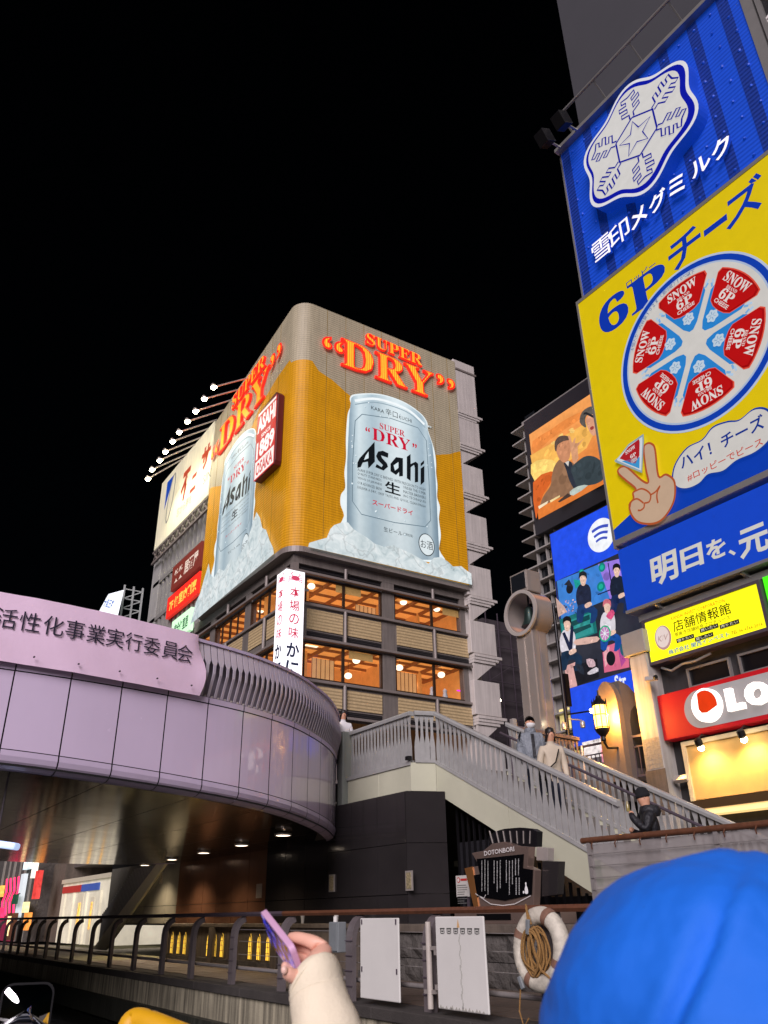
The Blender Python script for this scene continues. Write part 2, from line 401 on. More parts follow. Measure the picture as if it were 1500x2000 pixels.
p = onX(505, 1740, PX_-.02); MB().box(PX_-.012, p.y-.16, p.z-.16, PX_-.003, p.y+.16, p.z+.16).build('notice', mat('faded_notice', '8a8078', .5, var=.3, vs=30), t)
# column clad in dark panels at the chamfer of the landing, and the steel gate under the stair
t = thing('landing_pier', 'black tiled pier carrying the corner of the stair landing', 'pier', (9.9,13.5,TZ))
for z0, z1 in ((TZ, 2.31), (2.32, 3.2), (3.21, 4.15)): MB().prism([(9.5,13.75,z0), (10.22,13.42,z0), (10.3,13.75,z0)], (0,0,z1-z0)).build('panel', M_PANEL, t)
t = thing('stair_gate', 'black steel slatted gate closing the space under the stair', 'gate', (10.4,12,TZ))
MB().box(10.52, 8.8, TZ, 10.56, 13.4, 2.2).build('sill', M_BLACKM, t)
for i in range(26):
    Y = 13.35-i*.17; zt = SZ-.75-.49*(13.7-Y)
    if zt < TZ+.3: break
    MB().box(10.42, Y-.02, TZ, 10.46, Y+.02, zt).build('bar', M_BLACKM, t)
for q, (ya, yb) in enumerate(((13.36,12.2), (12.1,11.0))):
    zt = SZ-.8-.49*(13.7-yb)
    MB().box(10.46, yb, TZ+.05, 10.50, ya, zt).build('mesh_panel', mat('gate_mesh', '17161a', .6, var=.3, vs=40), t)
# ================================================================== BRIDGE
RT, RB = 6.14, 5.22
ctrl = [(-9.5,13.3),(-6.5,12.35),(-3.5,12.02),(-1,12.02),(1.0,12.08),(2.6,12.18),(4.05,12.44),(5.3,12.80),(6.15,13.18),(6.95,13.68),(7.75,14.38),(8.5,15.15),(9.2,16.05),(9.7,16.85),(10.15,17.8),(10.4,18.8)]
cv = smooth(ctrl, 10, False); S_ = [0.]
for a, b in zip(cv, cv[1:]): S_.append(S_[-1]+(b-a).length)
def bpos(s):
    s = max(0, min(s, S_[-1]-1e-4)); lo = 0; hi = len(S_)-1
    while hi-lo > 1:
        md = (lo+hi)//2
        if S_[md] <= s: lo = md
        else: hi = md
    f = (s-S_[lo])/(S_[hi]-S_[lo]); p = cv[lo].lerp(cv[hi], f)
    a = cv[max(lo-2, 0)]; b = cv[min(hi+2, len(cv)-1)]; t_ = (b-a).normalized()
    return p, t_, Vector((t_.y, -t_.x))
def B3(s, off, z): p, t_, n_ = bpos(s); q = p+n_*off; return (q.x, q.y, z)
def topx(p):
    v_ = Vector(p)-EYE; d = v_.dot(FWD); return 750+FPX*v_.dot(RGT)/d, 1000-FPX*v_.dot(UPV)/d
def s_at_px(x, z, off=0):
    lo, hi = 4., S_[-1]
    for _ in range(40):
        md = (lo+hi)/2
        if topx(B3(md, off, z))[0] < x: lo = md
        else: hi = md
    return lo
def zlip(s):
    X = bpos(s)[0].x; f = max(0, min(1, (X-1.8)/(9.2-1.8))); return 4.06-.36*f**1.1
bridge = thing('footbridge', 'curved lavender panelled footbridge with finned parapet crossing the river', 'bridge', (2,20,0))
SE = S_[-1]
core = MB()
sm = [SE*i/70 for i in range(71)]
for a, b in zip(sm, sm[1:]):
    core.add([B3(a,-.03,zlip(a)-.2), B3(b,-.03,zlip(b)-.2), B3(b,-.03,RB-.01), B3(a,-.03,RB-.01)], [(0,1,2,3)])
core.build('fascia_core', M_BLACK, bridge)
s0 = s_at_px(128, 4.6) % .785
s = s0
ndiv = 4
while s+.785 < SE+.3:
    e = min(s+.785, SE-.01); q = [s+.010+(e-s-.020)*i/ndiv for i in range(ndiv+1)]
    if e-s < .1: break
    pn = MB(); lp = MB(); tr = MB()
    for a, b in zip(q, q[1:]):
        pn.add([B3(a,0,zlip(a)+.006), B3(b,0,zlip(b)+.006), B3(b,0,RB-.105), B3(a,0,RB-.105)], [(0,1,2,3)])
        tr.add([B3(a,.012,RB-.09), B3(b,.012,RB-.09), B3(b,.012,RB), B3(a,.012,RB), B3(a,-.25,RB), B3(b,-.25,RB)], [(0,1,2,3),(3,2,5,4)])
        arc = [(0,-.006)]+[(.03*math.sin(R(th*2))-.20*(1-math.cos(R(th))), -.24*math.sin(R(th))-.006) for th in (18,36,54,72,90)]
        for (o0, z0), (o1, z1) in zip(arc, arc[1:]):
            lp.add([B3(a,o1,zlip(a)+z1), B3(b,o1,zlip(b)+z1), B3(b,o0,zlip(b)+z0), B3(a,o0,zlip(a)+z0)], [(0,1,2,3)])
    pn.build('fascia_panel', M_LAV, bridge, smooth='all'); tr.build('fascia_trim', M_LAVT, bridge, smooth=True); lp.build('fascia_lip', M_LAVT, bridge, smooth='all')
    s += .785
# mirrored soffit in separate sheets, far fascia
BYM = 21.5
def back(p): return (p[0], 2*BYM-p[1], p[2])
NX = 13
edges = [s0+.785*(2*i)+.0 for i in range(-1, NX)]
edges = [0.]+[e for e in edges if .4 < e < SE]+[SE-.01]
dk = MB()
for a, b in zip(edges, edges[1:]):
    rows = [0., .25, .5, .75, 1.]
    for r0, r1 in zip(rows, rows[1:]):
        g = MB(); pts = []
        for ss in (a+.008, b-.008):
            f0 = Vector(B3(ss, -.21, zlip(ss)-.243)); f1 = Vector(back(B3(ss, -.21, zlip(ss)-.243)))
            d = (f1-f0); l = d.length
            pts.append((f0+d*(r0+.008/l if l > .1 else r0), f0+d*(r1-.008/l if l > .1 else r1)))
        mid = []
        g.add([pts[0][0], pts[0][1], pts[1][1], pts[1][0]], [(0,1,2,3)])
        g.build('soffit_panel', M_SOFF, bridge)
for a, b in zip(sm, sm[1:]):
    f0 = B3(a,-.05,RB-.04); f1 = B3(b,-.05,RB-.04); dk.add([f0, f1, back(f1), back(f0)], [(0,1,2,3)])
    f0 = B3(a,-.2,zlip(a)-.2); f1 = B3(b,-.2,zlip(b)-.2); dk.add([f0, f1, back(f1), back(f0)], [(0,3,2,1)])
dk.build('deck', M_STREET, bridge)
fb = MB()
for a, b in zip(sm, sm[1:]):
    fb.add([back(B3(a,0,zlip(a)-.22)), back(B3(b,0,zlip(b)-.22)), back(B3(b,0,RT)), back(B3(a,0,RT))], [(3,2,1,0)])
fb.build('far_fascia', M_LAVT, bridge)
# finned parapet: each fin a bent plate, wide above and narrow below
fin = MB(); wu, wl, th = .120, .05, .012
prof = [(.0, 0., wl), (.11, .36, wl), (.115, .50, wl*1.1), (.10, .58, wu), (.03, RT-RB-.03, wu)]
vs = []
for off, z, wd in prof:
    for sx in (-1, 1):
        vs.append((sx*wd/2, -off, z)); 
    for sx in (1, -1): vs.append((sx*wd/2, -off+th, z))
fs = [(0,3,2,1), (16,17,18,19)]
for i in range(4):
    o_ = i*4; fs += [(o_+j, o_+(j+1) % 4, o_+4+(j+1) % 4, o_+4+j) for j in range(4)]
fin.add(vs, fs); fm = fin.mesh('parapet_fin'); fm.materials.append(M_SLAT)
s = 2.5
while s < SE-.1:
    p, t_, n_ = bpos(s); link(fm, 'parapet_fin', None, bridge, loc=(p.x, p.y, RB+.015), rot=(0,0,math.atan2(t_.y, t_.x))); s += .142
bw = MB()
for a, b in zip(sm, sm[1:]): bw.add([B3(a,-.10,RB-.02), B3(b,-.10,RB-.02), B3(b,-.10,RT-.04), B3(a,-.10,RT-.04)], [(0,1,2,3)])
bw.build('parapet_backing', mat('fin_gap_shade','857e8a',.6,var=.1), bridge, smooth=True)  # sheet behind the fins; its grey stands for shade in the gaps
cap = MB()
for a, b in zip(sm, sm[1:]):
    cap.add([B3(a,.07,RT-.05), B3(b,.07,RT-.05), B3(b,.07,RT), B3(a,.07,RT), B3(b,-.12,RT), B3(a,-.12,RT), B3(a,-.12,RT-.05), B3(b,-.12,RT-.05)], [(0,1,2,3),(3,2,4,5),(5,4,7,6),(6,7,1,0)])
cap.build('handrail', M_LAVT, bridge, smooth=True)
# bolts line at the fin feet
bolts = MB()
s = 2.5
while s < SE-.1: bolts.lathe([(.022,0),(.022,.03)], B3(s+.07,.0,RB+.002), n=6); s += .142
bo = bolts.build('fin_bolts', M_STEEL, bridge); bo['kind'] = 'stuff'
# soffit downlights
mdl = mat('downlight_lens', 'ffe9d0', .3, var=0, em='base', es=9.)
for i, (x, y) in enumerate(((553,1630),(472,1650),(398,1665),(336,1678),(283,1689))):
    z = 3.46; p = onZ(x, y, z); s = min(range(71), key=lambda q: abs(bpos(sm[q])[0].x-min(p.x, 9.3)))
    t = thing('downlight', 'small warm recessed downlight in the bridge soffit, number %s from the right' % ('one','two','three','four','five')[i], 'downlight', (p.x,p.y,z-.02), 'downlights in the bridge soffit')
    MB().lathe([(.02,0),(.15,0),(.16,-.012),(.17,0),(.17,.03)], (p.x,p.y,z-.012), n=20, caps=False).build('trim_ring', M_STEEL, t)
    MB().lathe([(.0,.0),(.145,.0)], (p.x,p.y,z-.016), n=20, caps=False).build('lens', mdl, t)
    ld = bpy.data.lights.new('downlight_lamp', 'SPOT'); ld.energy = (60,110,130,200,220)[i]; ld.color = (1,.78,.55); ld.spot_size = R(130); ld.spot_blend = .7; ld.shadow_soft_size = .12
    lo = bpy.data.objects.new('downlight_lamp', ld); COL.objects.link(lo); lo.location = (p.x,p.y,z-.06); lo.parent = t; lo.matrix_parent_inverse = Matrix.Translation(-t.location)
# banner over the parapet
sb = s_at_px(400, 5.7, .16); sa = 1.5
mb = mat('pink_banner_cloth', 'f0d2e8', .8, var=.04, vs=1.5, bump=.15, bs=14)
bn = MB(); nx, nz = 110, 8; vs = []
for i in range(nx+1):
    s = sa+(sb-sa)*i/nx; f = i/nx
    for j in range(nz+1):
        g = j/nz; end = max(0, (f-.985)/.015)
        wob = .010*math.sin(s*2.1+g*2)+.006*math.sin(s*5.7+1+g*4)+.004*math.sin(s*13+g*9)
        z = RB-.03+(RT+.03-RB+.03)*g + .012*math.sin(s*1.3)*(1-g) + end*.05*math.sin(g*3.0)*(1-g)
        vs.append(B3(s + end*.10*math.sin(g*math.pi*1.3+.4) - .05*end, .135-.02*max(0,(.4-g)/.4)+wob+.03*end*math.sin(g*6), z))
fs = [(i*(nz+1)+j, (i+1)*(nz+1)+j, (i+1)*(nz+1)+j+1, i*(nz+1)+j+1) for i in range(nx) for j in range(nz)]
bn.add(vs, fs); t = thing('banner', 'pale pink cloth banner with dark brush writing tied along the bridge parapet', 'banner', (2,12,RB))
bo = bn.build('cloth', mb, t, smooth='all'); so_ = bo.modifiers.new('thick', 'SOLIDIFY'); so_.thickness = .004; so_.use_rim = False
mk = mat('banner_ink', '241f33', .8, var=0)
tx = MB()
for ch, x, y in zip('活性化事業実行委員会', (12,58,104,146,188,225,262,298,334,362), (1214,1219,1226,1233,1241,1251,1259,1268,1275,1282)):
    sc_ = s_at_px(x, 5.75, .17) if x > 0 else s_at_px(12, 5.75, .17)-.62
    vs, fs = glyphs(ch, .0, 3); xs = [q[0] for q in vs]; ys = [q[1] for q in vs]; w_ = max(xs)-min(xs); h_ = max(ys)-min(ys); k = .285/max(w_, h_)
    zc = 5.80
    P3 = []
    for gx, gy in vs:
        s = sc_+(gx-(max(xs)+min(xs))/2)*k; g = gy-(max(ys)+min(ys))/2
        z = zc+g*k; gg = (z-RB+.03)/(RT+.03-RB+.03)
        wob = .010*math.sin(s*2.1+gg*2)+.006*math.sin(s*5.7+1+gg*4)+.004*math.sin(s*13+gg*9)
        P3.append(B3(s, .135-.02*max(0,(.4-gg)/.4)+wob+.020, z))
    MB().add(P3, fs).build('character', mk, t)
gr = MB(); s = sa+.2
while s < sb-.1: gr.lathe([(.014,0),(.014,.02)], B3(s,.165,RB+.085), ax=(*bpos(s)[2],0), n=8); s += .62
g_ = gr.build('eyelets', M_DARKM, t); g_['kind'] = 'stuff'
# ================================================================== STAIR LANDING, STAIR
LX = 9.75
land = thing('stair_landing', 'pale green steel landing linking bridge and stair above the black wall', 'landing', (9.9,15,4.2))
for ya, yb_ in ((13.9,15.1),(15.112,16.4)): MB().box(LX, ya, 4.19, LX+.25, yb_, SZ).build('edge_beam', M_GREEN, land, bevel=.008)
MB().box(LX-.03, 13.9, SZ-.05, LX+.02, 16.4, SZ+.02).build('edge_strip', M_SLATB, land)
MB().box(LX-.10, 13.84, SZ+.04, LX-.0, 13.96, SZ+.12).build('corner_lamp', M_BLACKM, land, bevel=.01)
MB().box(LX+.0, 16.0, 4.05, LX+.24, 16.12, 4.187).build('bearing', M_BLACKM, land)
MB().prism([(LX,13.9,4.19), (10.25,13.72,4.19), (10.3,13.9,4.19)], (0,0,SZ-4.19)).build('corner_beam', M_GREEN, land)
MB().box(LX+.25, 13.905, SZ-.14, 12.2, 16.4, SZ+.003).build('floor_slab', M_STEP, land)
MB().box(9.62, 16.42, 3.3, 9.9, 16.66, 5.80).build('junction_post', mat('grey_green_post', '7d827a', .5, var=.1), land, bevel=.03)
MB().tube([(9.42,16.5,5.2),(9.38,16.45,5.0),(9.38,16.45,4.3),(9.5,16.5,4.2)], .03).build('drain_pipe', M_PIPE, land)
# baluster plate, sheared by the slope when needed
def baluster(slope, h=.92):
    pr = [(.056,0),(.058,.06),(.06,.26),(.05,.36),(.028,.50),(.024,.66),(.028,.76),(.05,.86),(.056,h)]
    b = MB(); vs = []
    for x in (-.012, .012):
        for sx in (-1, 1):
            for wd, z in pr: vs.append((x, sx*wd, z+slope*sx*wd))
    n = len(pr); fs = []
    for i in range(n-1):
        fs += [(i, i+1, n+i+1, n+i), (2*n+i, 3*n+i, 3*n+i+1, 2*n+i+1), (i, 2*n+i, 2*n+i+1, i+1), (n+i, n+i+1, 3*n+i+1, 3*n+i)]
    fs += [(0, n, 3*n, 2*n), (n-1, 3*n-1, 4*n-1, 2*n-1)]
    b.add(vs, fs); me = b.mesh('baluster'); me.materials.append(M_SLATB); return me
bal0, bal1, bal2 = baluster(0), baluster(.49), baluster(-.49)
def railing(parent, a, b, me, pitch=.142, rail=True, h=1.0, m_=M_SLATB):
    a = Vector(a); b = Vector(b); d = b-a; hl = math.hypot(d.x, d.y); n = int(hl/pitch)
    rz = math.atan2(d.y, d.x)-math.pi/2
    for i in range(n+1):
        p = a+d*((i+.5)/(n+1)); link(me, 'baluster', None, parent, loc=p+Vector((0,0,.02)), rot=(0,0,rz))
    up = Vector((0,0,1)); sd = Vector((-d.y, d.x, 0)).normalized()
    r = MB(); prof = [(-.06,.93),(-.065,.985),(-.04,1.02),(.04,1.02),(.065,.985),(.06,.93)]
    P = [q+sd*x+up*z for q in (a, b) for x, z in prof]; k = 6
    r.add(P, [tuple(range(k)), tuple(range(2*k-1, k-1, -1))]+[(i, i+k, (i+1) % k+k, (i+1) % k) for i in range(k)])
    r.build('handrail', m_, parent)
    MB().bar(a+up*-.005, b+up*-.005, .09, .05).build('bottom_rail', m_, parent)
rl = thing('landing_railing', 'grey railing of bowling-pin balusters around the top landing', 'railing', (9.8,15,SZ))
railing(rl, (LX+.06,16.35,SZ+.03), (LX+.06,13.93,SZ+.03), bal0)
railing(rl, (LX+.1,13.88,SZ+.03), (10.26,13.74,SZ+.03), bal0, .12)
ST = .49; YT = 13.7
def zs(Y): return SZ-ST*(YT-Y)
YB = YT-(SZ-TZ)/ST
stair = thing('stair', 'wide stair with pale green stringer descending from the bridge landing', 'stair', (11.2,YB,TZ))
for X in (10.24, 12.14):
    for ya, yb_ in ((YT,11.6),(11.588,9.4)): MB().prism([(X,ya,zs(ya)-.02), (X,ya,zs(ya)-.60), (X,yb_,zs(yb_)-.60), (X,yb_,zs(yb_)-.02)], (.06,0,0)).build('stringer', M_GREEN, stair)
    MB().prism([(X,9.388,zs(9.388)-.02), (X,9.388,zs(9.388)-.60), (X,8.85,zs(8.85)-.60) , (X,8.2,TZ), (X,YB,TZ+.02), (X,YB,TZ+.05)], (.06,0,0)).build('stringer', M_GREEN, stair)
    MB().bar((X+.03,YT,SZ+.0), (X+.03,YB+.1,zs(YB+.1)), .1, .03).build('stringer_cap', M_SLATB, stair)
ns = 17
for i in range(ns):
    y0 = YT-(YT-YB)*(i+1)/ns; y1 = YT-(YT-YB)*i/ns; z1 = SZ-(SZ-TZ)*(i+1)/ns
    MB().box(10.31, y0, z1-.19, 12.13, y1+.03, z1).build('step', M_STEP, stair)
poster = MB().box(10.228, 9.55, zs(9.55)-.38, 10.238, 9.68, zs(9.55)-.02)
poster.build('sticker', mat('green_sticker', '5d7a4a', .5, var=.8, vs=30), stair)
MB().box(10.228, 9.15, zs(9.2)-.32, 10.238, 9.38, zs(9.2)-.06).build('notice', mat('pale_notice', 'b8bfa4', .5, var=.2, vs=40), stair)
rn = thing('stair_railing', 'near grey baluster railing descending the stair on the river side', 'railing', (10.3,11.5,3.6), 'stair railings')
railing(rn, (10.27,13.70,SZ+.03), (10.27,9.05,zs(9.05)+.03), bal2)
rf = thing('stair_railing', 'far grey baluster railing of the stair, behind the couple', 'railing', (12.15,11,3.4), 'stair railings')
railing(rf, (12.17,13.6,zs(13.6)+.03), (12.17,YB+.05,zs(YB+.05)+.03), bal2)
hr = thing('stair_handrail', 'thin dark metal pipe handrail on posts inside the far stair railing', 'handrail', (11.9,11,3.4))
MB().tube([(11.95,13.6,zs(13.6)+.80),(11.95,8.3,zs(8.3)+.80)], .028).build('pipe', M_DARKM, hr)
for Y in (13.3, 11.6, 9.9, 8.5): MB().tube([(11.95,Y,zs(Y)-.1),(11.95,Y,zs(Y)+.80)], .018, 6).build('post', M_DARKM, hr)
# brownish railing behind the landing
rb = thing('street_parapet', 'short brownish baluster parapet beside the bell post behind the stair', 'railing', (13,14.2,SZ))
pa = onZ(1003, 1417, SZ+1.05); pb = onZ(1128, 1440, SZ+1.05)
MBRN = mat('brown_baluster', '7a6a63', .45, .3, var=.15)
bb = bal0.copy(); bb.materials.clear(); bb.materials.append(MBRN)
pa.z = pb.z = SZ+.03; railing(rb, pa, pb, bb, .142, m_=MBRN)
MB().box(pa.x-.06, pa.y-.06, SZ, pa.x+.06, pa.y+.06, SZ+1.2).build('end_post', M_STEEL, rb, bevel=.015)
# second stair on the far side of the bridge
t = thing('far_stair', 'distant stair with pale stringer beyond the underside of the bridge', 'stair', (10.3,30,QZ))
Y0_ = 26.6
MB().prism([(9.42,Y0_,3.75),(9.42,Y0_+.9,3.75),(9.42,34.2,QZ+.02),(9.42,32.6,QZ+.02)], (.08,0,0)).build('stringer', mat('cream_stringer','d8d2b8',.5,var=.08), t)
for i in range(40):
    Y = Y0_+.9+i*.155; z = 3.75-(i*.155)*(2.78/6.7)
    MB().box(9.44, Y-.045, z, 9.47, Y+.045, min(z+.9, 3.5) if z < 2.6 else 3.52).build('baluster', M_SLATB, t)
# ================================================================== RESTAURANT BUILDING WITH THE BEER BILLBOARD
AX, AY = 16.2, 33.0                       # river face and downriver face of the billboard
M_BODY = mat('grey_brown_cladding', '6d6660', .6, var=.12, vs=2, streak=.15)
M_BEAM = mat('taupe_steel_beam', '837a74', .5, .2, var=.1, vs=3)
M_TAN = mat('woven_tan_panel', 'b09a72', .7, var=.25, vs=12, ribs=('z', .16, .6), bump=0)
M_LOUV = mat('dark_louvre', '2a2829', .5, .2, var=.1, ribs=('z', .09, .8))
M_CONCR = mat('pale_grey_concrete', 'bbb4ad', .7, var=.1, vs=1.2, streak=.08)
M_GLASS = mat('window_glass', '202224', .03, var=0, alpha=.16, spec=.9)
M_WARM = mat('glowing_timber_interior', 'c98a45', .6, var=.2, vs=2.5, em='base', es=.62, sample=False)  # room walls, ceilings and beams glow themselves, standing for lamplight on them
M_WARMC = mat('glowing_interior_ceiling', 'd9954a', .6, var=.15, vs=1.5, em='base', es=.95, sample=False)
M_BEAMW = mat('glowing_ceiling_beam', '8a5526', .6, var=.2, em='base', es=.30, sample=False)
M_GLOBE = mat('globe_lamp_glass', 'fff0cf', .3, var=0, em='base', es=2.6)
BX0, BX1, BY1 = AX+.45, 27.45, 47.0
bld = thing('restaurant_building', 'multi-storey restaurant building with lit timber rooms under the gold beer billboard', 'building', (AX+.5,AY+.5,SZ))
# core behind everything
MB().box(BX0+4.2, AY+4.3, SZ, BX1-.3, BY1, 33.5).build('core_wall', M_BODY, bld)
MB().box(BX0, AY+.4, 17.75, BX1-.02, BY1, 18.35).build('storey_slab', M_BODY, bld)
floors = [(15.80, 17.15), (12.02, 13.80), (8.6, 10.2)]            # window bottoms / tops
# solid bands between the windows on both faces
def band(z0, z1, m_, inset, name):
    MB().box(BX0+inset, AY+.4+inset, z0, BX1-inset, AY+.62+inset, z1).build(name, m_, bld)
    MB().box(BX0+inset, AY+.625+inset, z0, BX0+.22+inset, BY1, z1).build(name, m_, bld)
band(17.16, 17.74, M_LOUV, .15, 'louvre_band')
for zt, zb in ((15.79, 13.81), (12.01, 10.21), (8.59, SZ)):
    band(zb, zt, M_BODY, .02, 'spandrel_wall')
xb = [onY(q, 1145, AY+.4).x for q in (598, 673, 746, 770, 842, 909)]
yb = [34.0, 36.2, 38.4, 39.1, 41.2, 43.4, 44.1, 46.2]
def rail_y(z, d=.14, h=.16, x0=BX0-.1, name='ledge'):
    MB().box(x0, AY+.4-d, z, BX1+.12, AY+.397, z+h).build(name, M_BEAM, bld, bevel=.02)
    MB().box(x0, AY+.4, z, BX0-.003, BY1, z+h).build(name, M_BEAM, bld, bevel=.02)
for z in (17.2, 15.58, 13.86, 11.82, 10.25, 8.4): rail_y(z, .24 if z in (17.2, 13.86) else .16, .13, BX0-(.2 if z in (17.2,13.86) else .12))
for z0, z1 in ((14.42, 15.45), (10.75, 11.68)):
    for a, b in ((0,1),(1,2),(3,4),(4,5)):
        MB().box(xb[a]+.1, AY+.37, z0, xb[b]-.1, AY+.418, z1).build('woven_panel', M_TAN, bld)
        MB().box(xb[a]+.1, AY+.39, z0-.42, xb[b]-.1, AY+.417, z0-.10).build('louvre', M_LOUV, bld)
    for a, b in ((0,1),(1,2),(3,4),(4,5),(6,7)):
        MB().box(BX0-.03, yb[a]+.1, z0, BX0+.018, yb[b]-.1, z1).build('woven_panel', M_TAN, bld)
for z0, z1 in ((13.9, 15.6), (10.3, 11.85), (17.3, 17.9)):
    for x in xb[1:2]+xb[4:5]: MB().tube([(x, AY+.28, z0), (x, AY+.28, z1)], .09, 10).build('downpipe_post', M_BEAM, bld, smooth=True)
    for y in (36.2, 41.2): MB().tube([(BX0-.12, y, z0), (BX0-.12, y, z1)], .09, 10).build('downpipe_post', M_BEAM, bld, smooth=True)
# piers
for z0, z1 in ((10.2, 17.75), (SZ, 8.6)):
    MB().box(xb[2]+.02, AY+.41, z0, xb[3]-.02, AY+.8, z1).build('pier', M_BODY, bld)
    MB().box(BX1-.35, AY+.41, z0, BX1-.02, AY+.8, z1).build('pier', M_BODY, bld)
    for a, b in ((2,3),(5,6)): MB().box(BX0+.01, yb[a]+.02, z0, BX0+.4, yb[b]-.02, z1).build('pier', M_BODY, bld)
    MB().box(BX0-.02, AY+.385, z0, BX0+.3, AY+.7, z1).build('corner_pier', M_BEAM, bld)
# windows with rooms behind
mfr = mat('bronze_window_frame', '3b2c20', .45, .3, var=.1)
for zb, zt in floors[:2]:
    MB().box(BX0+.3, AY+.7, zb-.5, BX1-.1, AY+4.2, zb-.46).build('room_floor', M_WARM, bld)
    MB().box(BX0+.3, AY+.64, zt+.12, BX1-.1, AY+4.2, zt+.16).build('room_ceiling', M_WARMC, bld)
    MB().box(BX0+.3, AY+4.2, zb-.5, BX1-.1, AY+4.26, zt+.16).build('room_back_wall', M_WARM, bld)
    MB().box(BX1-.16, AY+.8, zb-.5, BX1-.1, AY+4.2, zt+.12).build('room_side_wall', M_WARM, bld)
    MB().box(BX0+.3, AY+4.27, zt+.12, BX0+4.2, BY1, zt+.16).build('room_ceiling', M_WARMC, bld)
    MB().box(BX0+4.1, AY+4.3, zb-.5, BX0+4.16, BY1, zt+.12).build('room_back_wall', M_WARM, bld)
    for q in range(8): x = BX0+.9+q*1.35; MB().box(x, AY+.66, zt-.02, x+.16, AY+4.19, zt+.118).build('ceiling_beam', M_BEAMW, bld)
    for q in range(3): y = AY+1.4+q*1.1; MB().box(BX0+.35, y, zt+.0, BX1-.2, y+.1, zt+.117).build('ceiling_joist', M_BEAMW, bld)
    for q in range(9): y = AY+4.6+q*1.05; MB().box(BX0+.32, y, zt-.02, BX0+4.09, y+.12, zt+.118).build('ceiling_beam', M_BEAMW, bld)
    for a, b in ((0,1),(1,2),(3,4),(4,5)):
        w_ = MB().box(xb[a]+.03, AY+.50, zb, xb[b]-.03, AY+.512, zt).build('window', M_GLASS, bld)
        f = MB()
        f.box(xb[a], AY+.46, zb, xb[a]+.07, AY+.55, zt); f.box(xb[b]-.07, AY+.46, zb, xb[b], AY+.55, zt)
        f.box(xb[a]+.07, AY+.46, zt-.07, xb[b]-.07, AY+.55, zt); f.box(xb[a]+.07, AY+.46, zb, xb[b]-.07, AY+.55, zb+.06)
        f.build('frame', mfr, w_)
    for a, b in ((0,1),(1,2),(3,4),(4,5),(6,7)):
        w_ = MB().box(BX0+.10, yb[a]+.03, zb, BX0+.112, yb[b]-.03, zt).build('window', M_GLASS, bld)
        f = MB(); mid = (yb[a]+yb[b])/2
        for y in (yb[a], yb[b]-.07, mid): f.box(BX0+.06, y, zb, BX0+.15, y+.07, zt)
        f.box(BX0+.065, yb[a]+.07, zt-.07, BX0+.145, yb[b]-.07, zt); f.build('frame', mfr, w_)
# shoji screen and panels inside
for x, z0, z1 in ((21.6, 15.3, 17.1), (24.2, 11.6, 13.75), (19.0, 11.6, 13.75)):
    s_ = MB().box(x, AY+2.6, z0, x+1.3, AY+2.65, z1).build('paper_screen', mat('paper_screen', 'e8c58c', .8, var=.1, em='base', es=.5, sample=False), bld)  # screen glows itself in place of room light
    f = MB()
    for q in range(6): f.box(x+q*.26-.015, AY+2.58, z0, x+q*.26+.015, AY+2.599, z1)
    f.build('screen_lattice', M_BEAMW, s_)
# globe lamps
gl = [(676,1148),(788,1176),(853,1189),(608,1145),(696,1290),(780,1304),(862,1318),(806,1338),(680,1320),(640,1262)]
for i, (x, y) in enumerate(gl):
    p = onY(x, y, AY+(1.3 if i not in (7,8,9) else 2.8))
    zt = 17.15 if y < 1200 else 13.8
    l = MB().sphere(p, .20, 16, 10, (1,1,.8)).build('globe_lamp', M_GLOBE, bld, smooth='all')
    MB().tube([(p.x,p.y,p.z+.15),(p.x,p.y,zt+.11)], .012, 6).build('lamp_cord', mfr, l)
for x, y in ((509,1192),(345,1236),(352,1228),(395,1225)):
    p = onX(x, y, BX0+1.2)
    zt = 17.15
    l = MB().sphere(p, .2, 16, 10, (1,1,.8)).build('globe_lamp', M_GLOBE, bld, smooth='all'); MB().tube([(p.x,p.y,p.z+.15),(p.x,p.y,zt+.11)], .012, 6).build('lamp_cord', mfr, l)
for zb, zt in floors[:2]:
    for x, d0 in ((18.4,2.2),(22.9,1.6),(25.6,2.4)): MB().box(x, AY+d0, zb-.45, x+.12, AY+4.19, zt+.115).build('room_partition', M_WARM, bld)
for x0, x1, y0, y1, zt in ((17.5,18.6,1.2,1.6,13.8),(17.6,18.7,2.6,3.0,13.8),(23.4,24.4,3.0,3.3,17.15)): MB().box(x0, AY+y0, zt+.085, x1, AY+y1, zt+.1).build('ceiling_light_panel', mat('ceiling_panel_light','fff0d0',.4,var=0,em='base',es=2.), bld)
for x0, x1, zt in ((19.2,20.7,17.15),(26.0,27.2,17.15),(20.0,21.4,13.8)): MB().box(x0, AY+.58, zt-.45, x1, AY+.60, zt-.07).build('roller_blind', mat('linen_blind','caa060',.8,var=.2,vs=8,em='base',es=.4,sample=False), bld)  # blinds carry their own glow for the lit room behind
# magenta neon ornament and little figures standing on the lower sill
p = onY(896, 1349, AY+.9); n_ = MB()
for q in range(5): a = q*math.pi/5; n_.sphere(p+Vector((0,0,.02*q)), .16, 8, 6, (.25+.75*abs(math.cos(a)), .3, .25+.75*abs(math.sin(a)))); break
n_.build('neon_ornament', mat('magenta_neon', 'd81be0', .4, var=0, em='base', es=1.6), bld)
for x in (843, 868): p = onY(x, 1330, AY+.9); MB().lathe([(.12,0),(.16,.15),(.1,.4),(.13,.5),(.02,.62)], (p.x, p.y, 12.05), n=10).build('figurine', mat('white_figurine','d8dcdf',.4,var=.2,vs=9), bld, smooth=True)
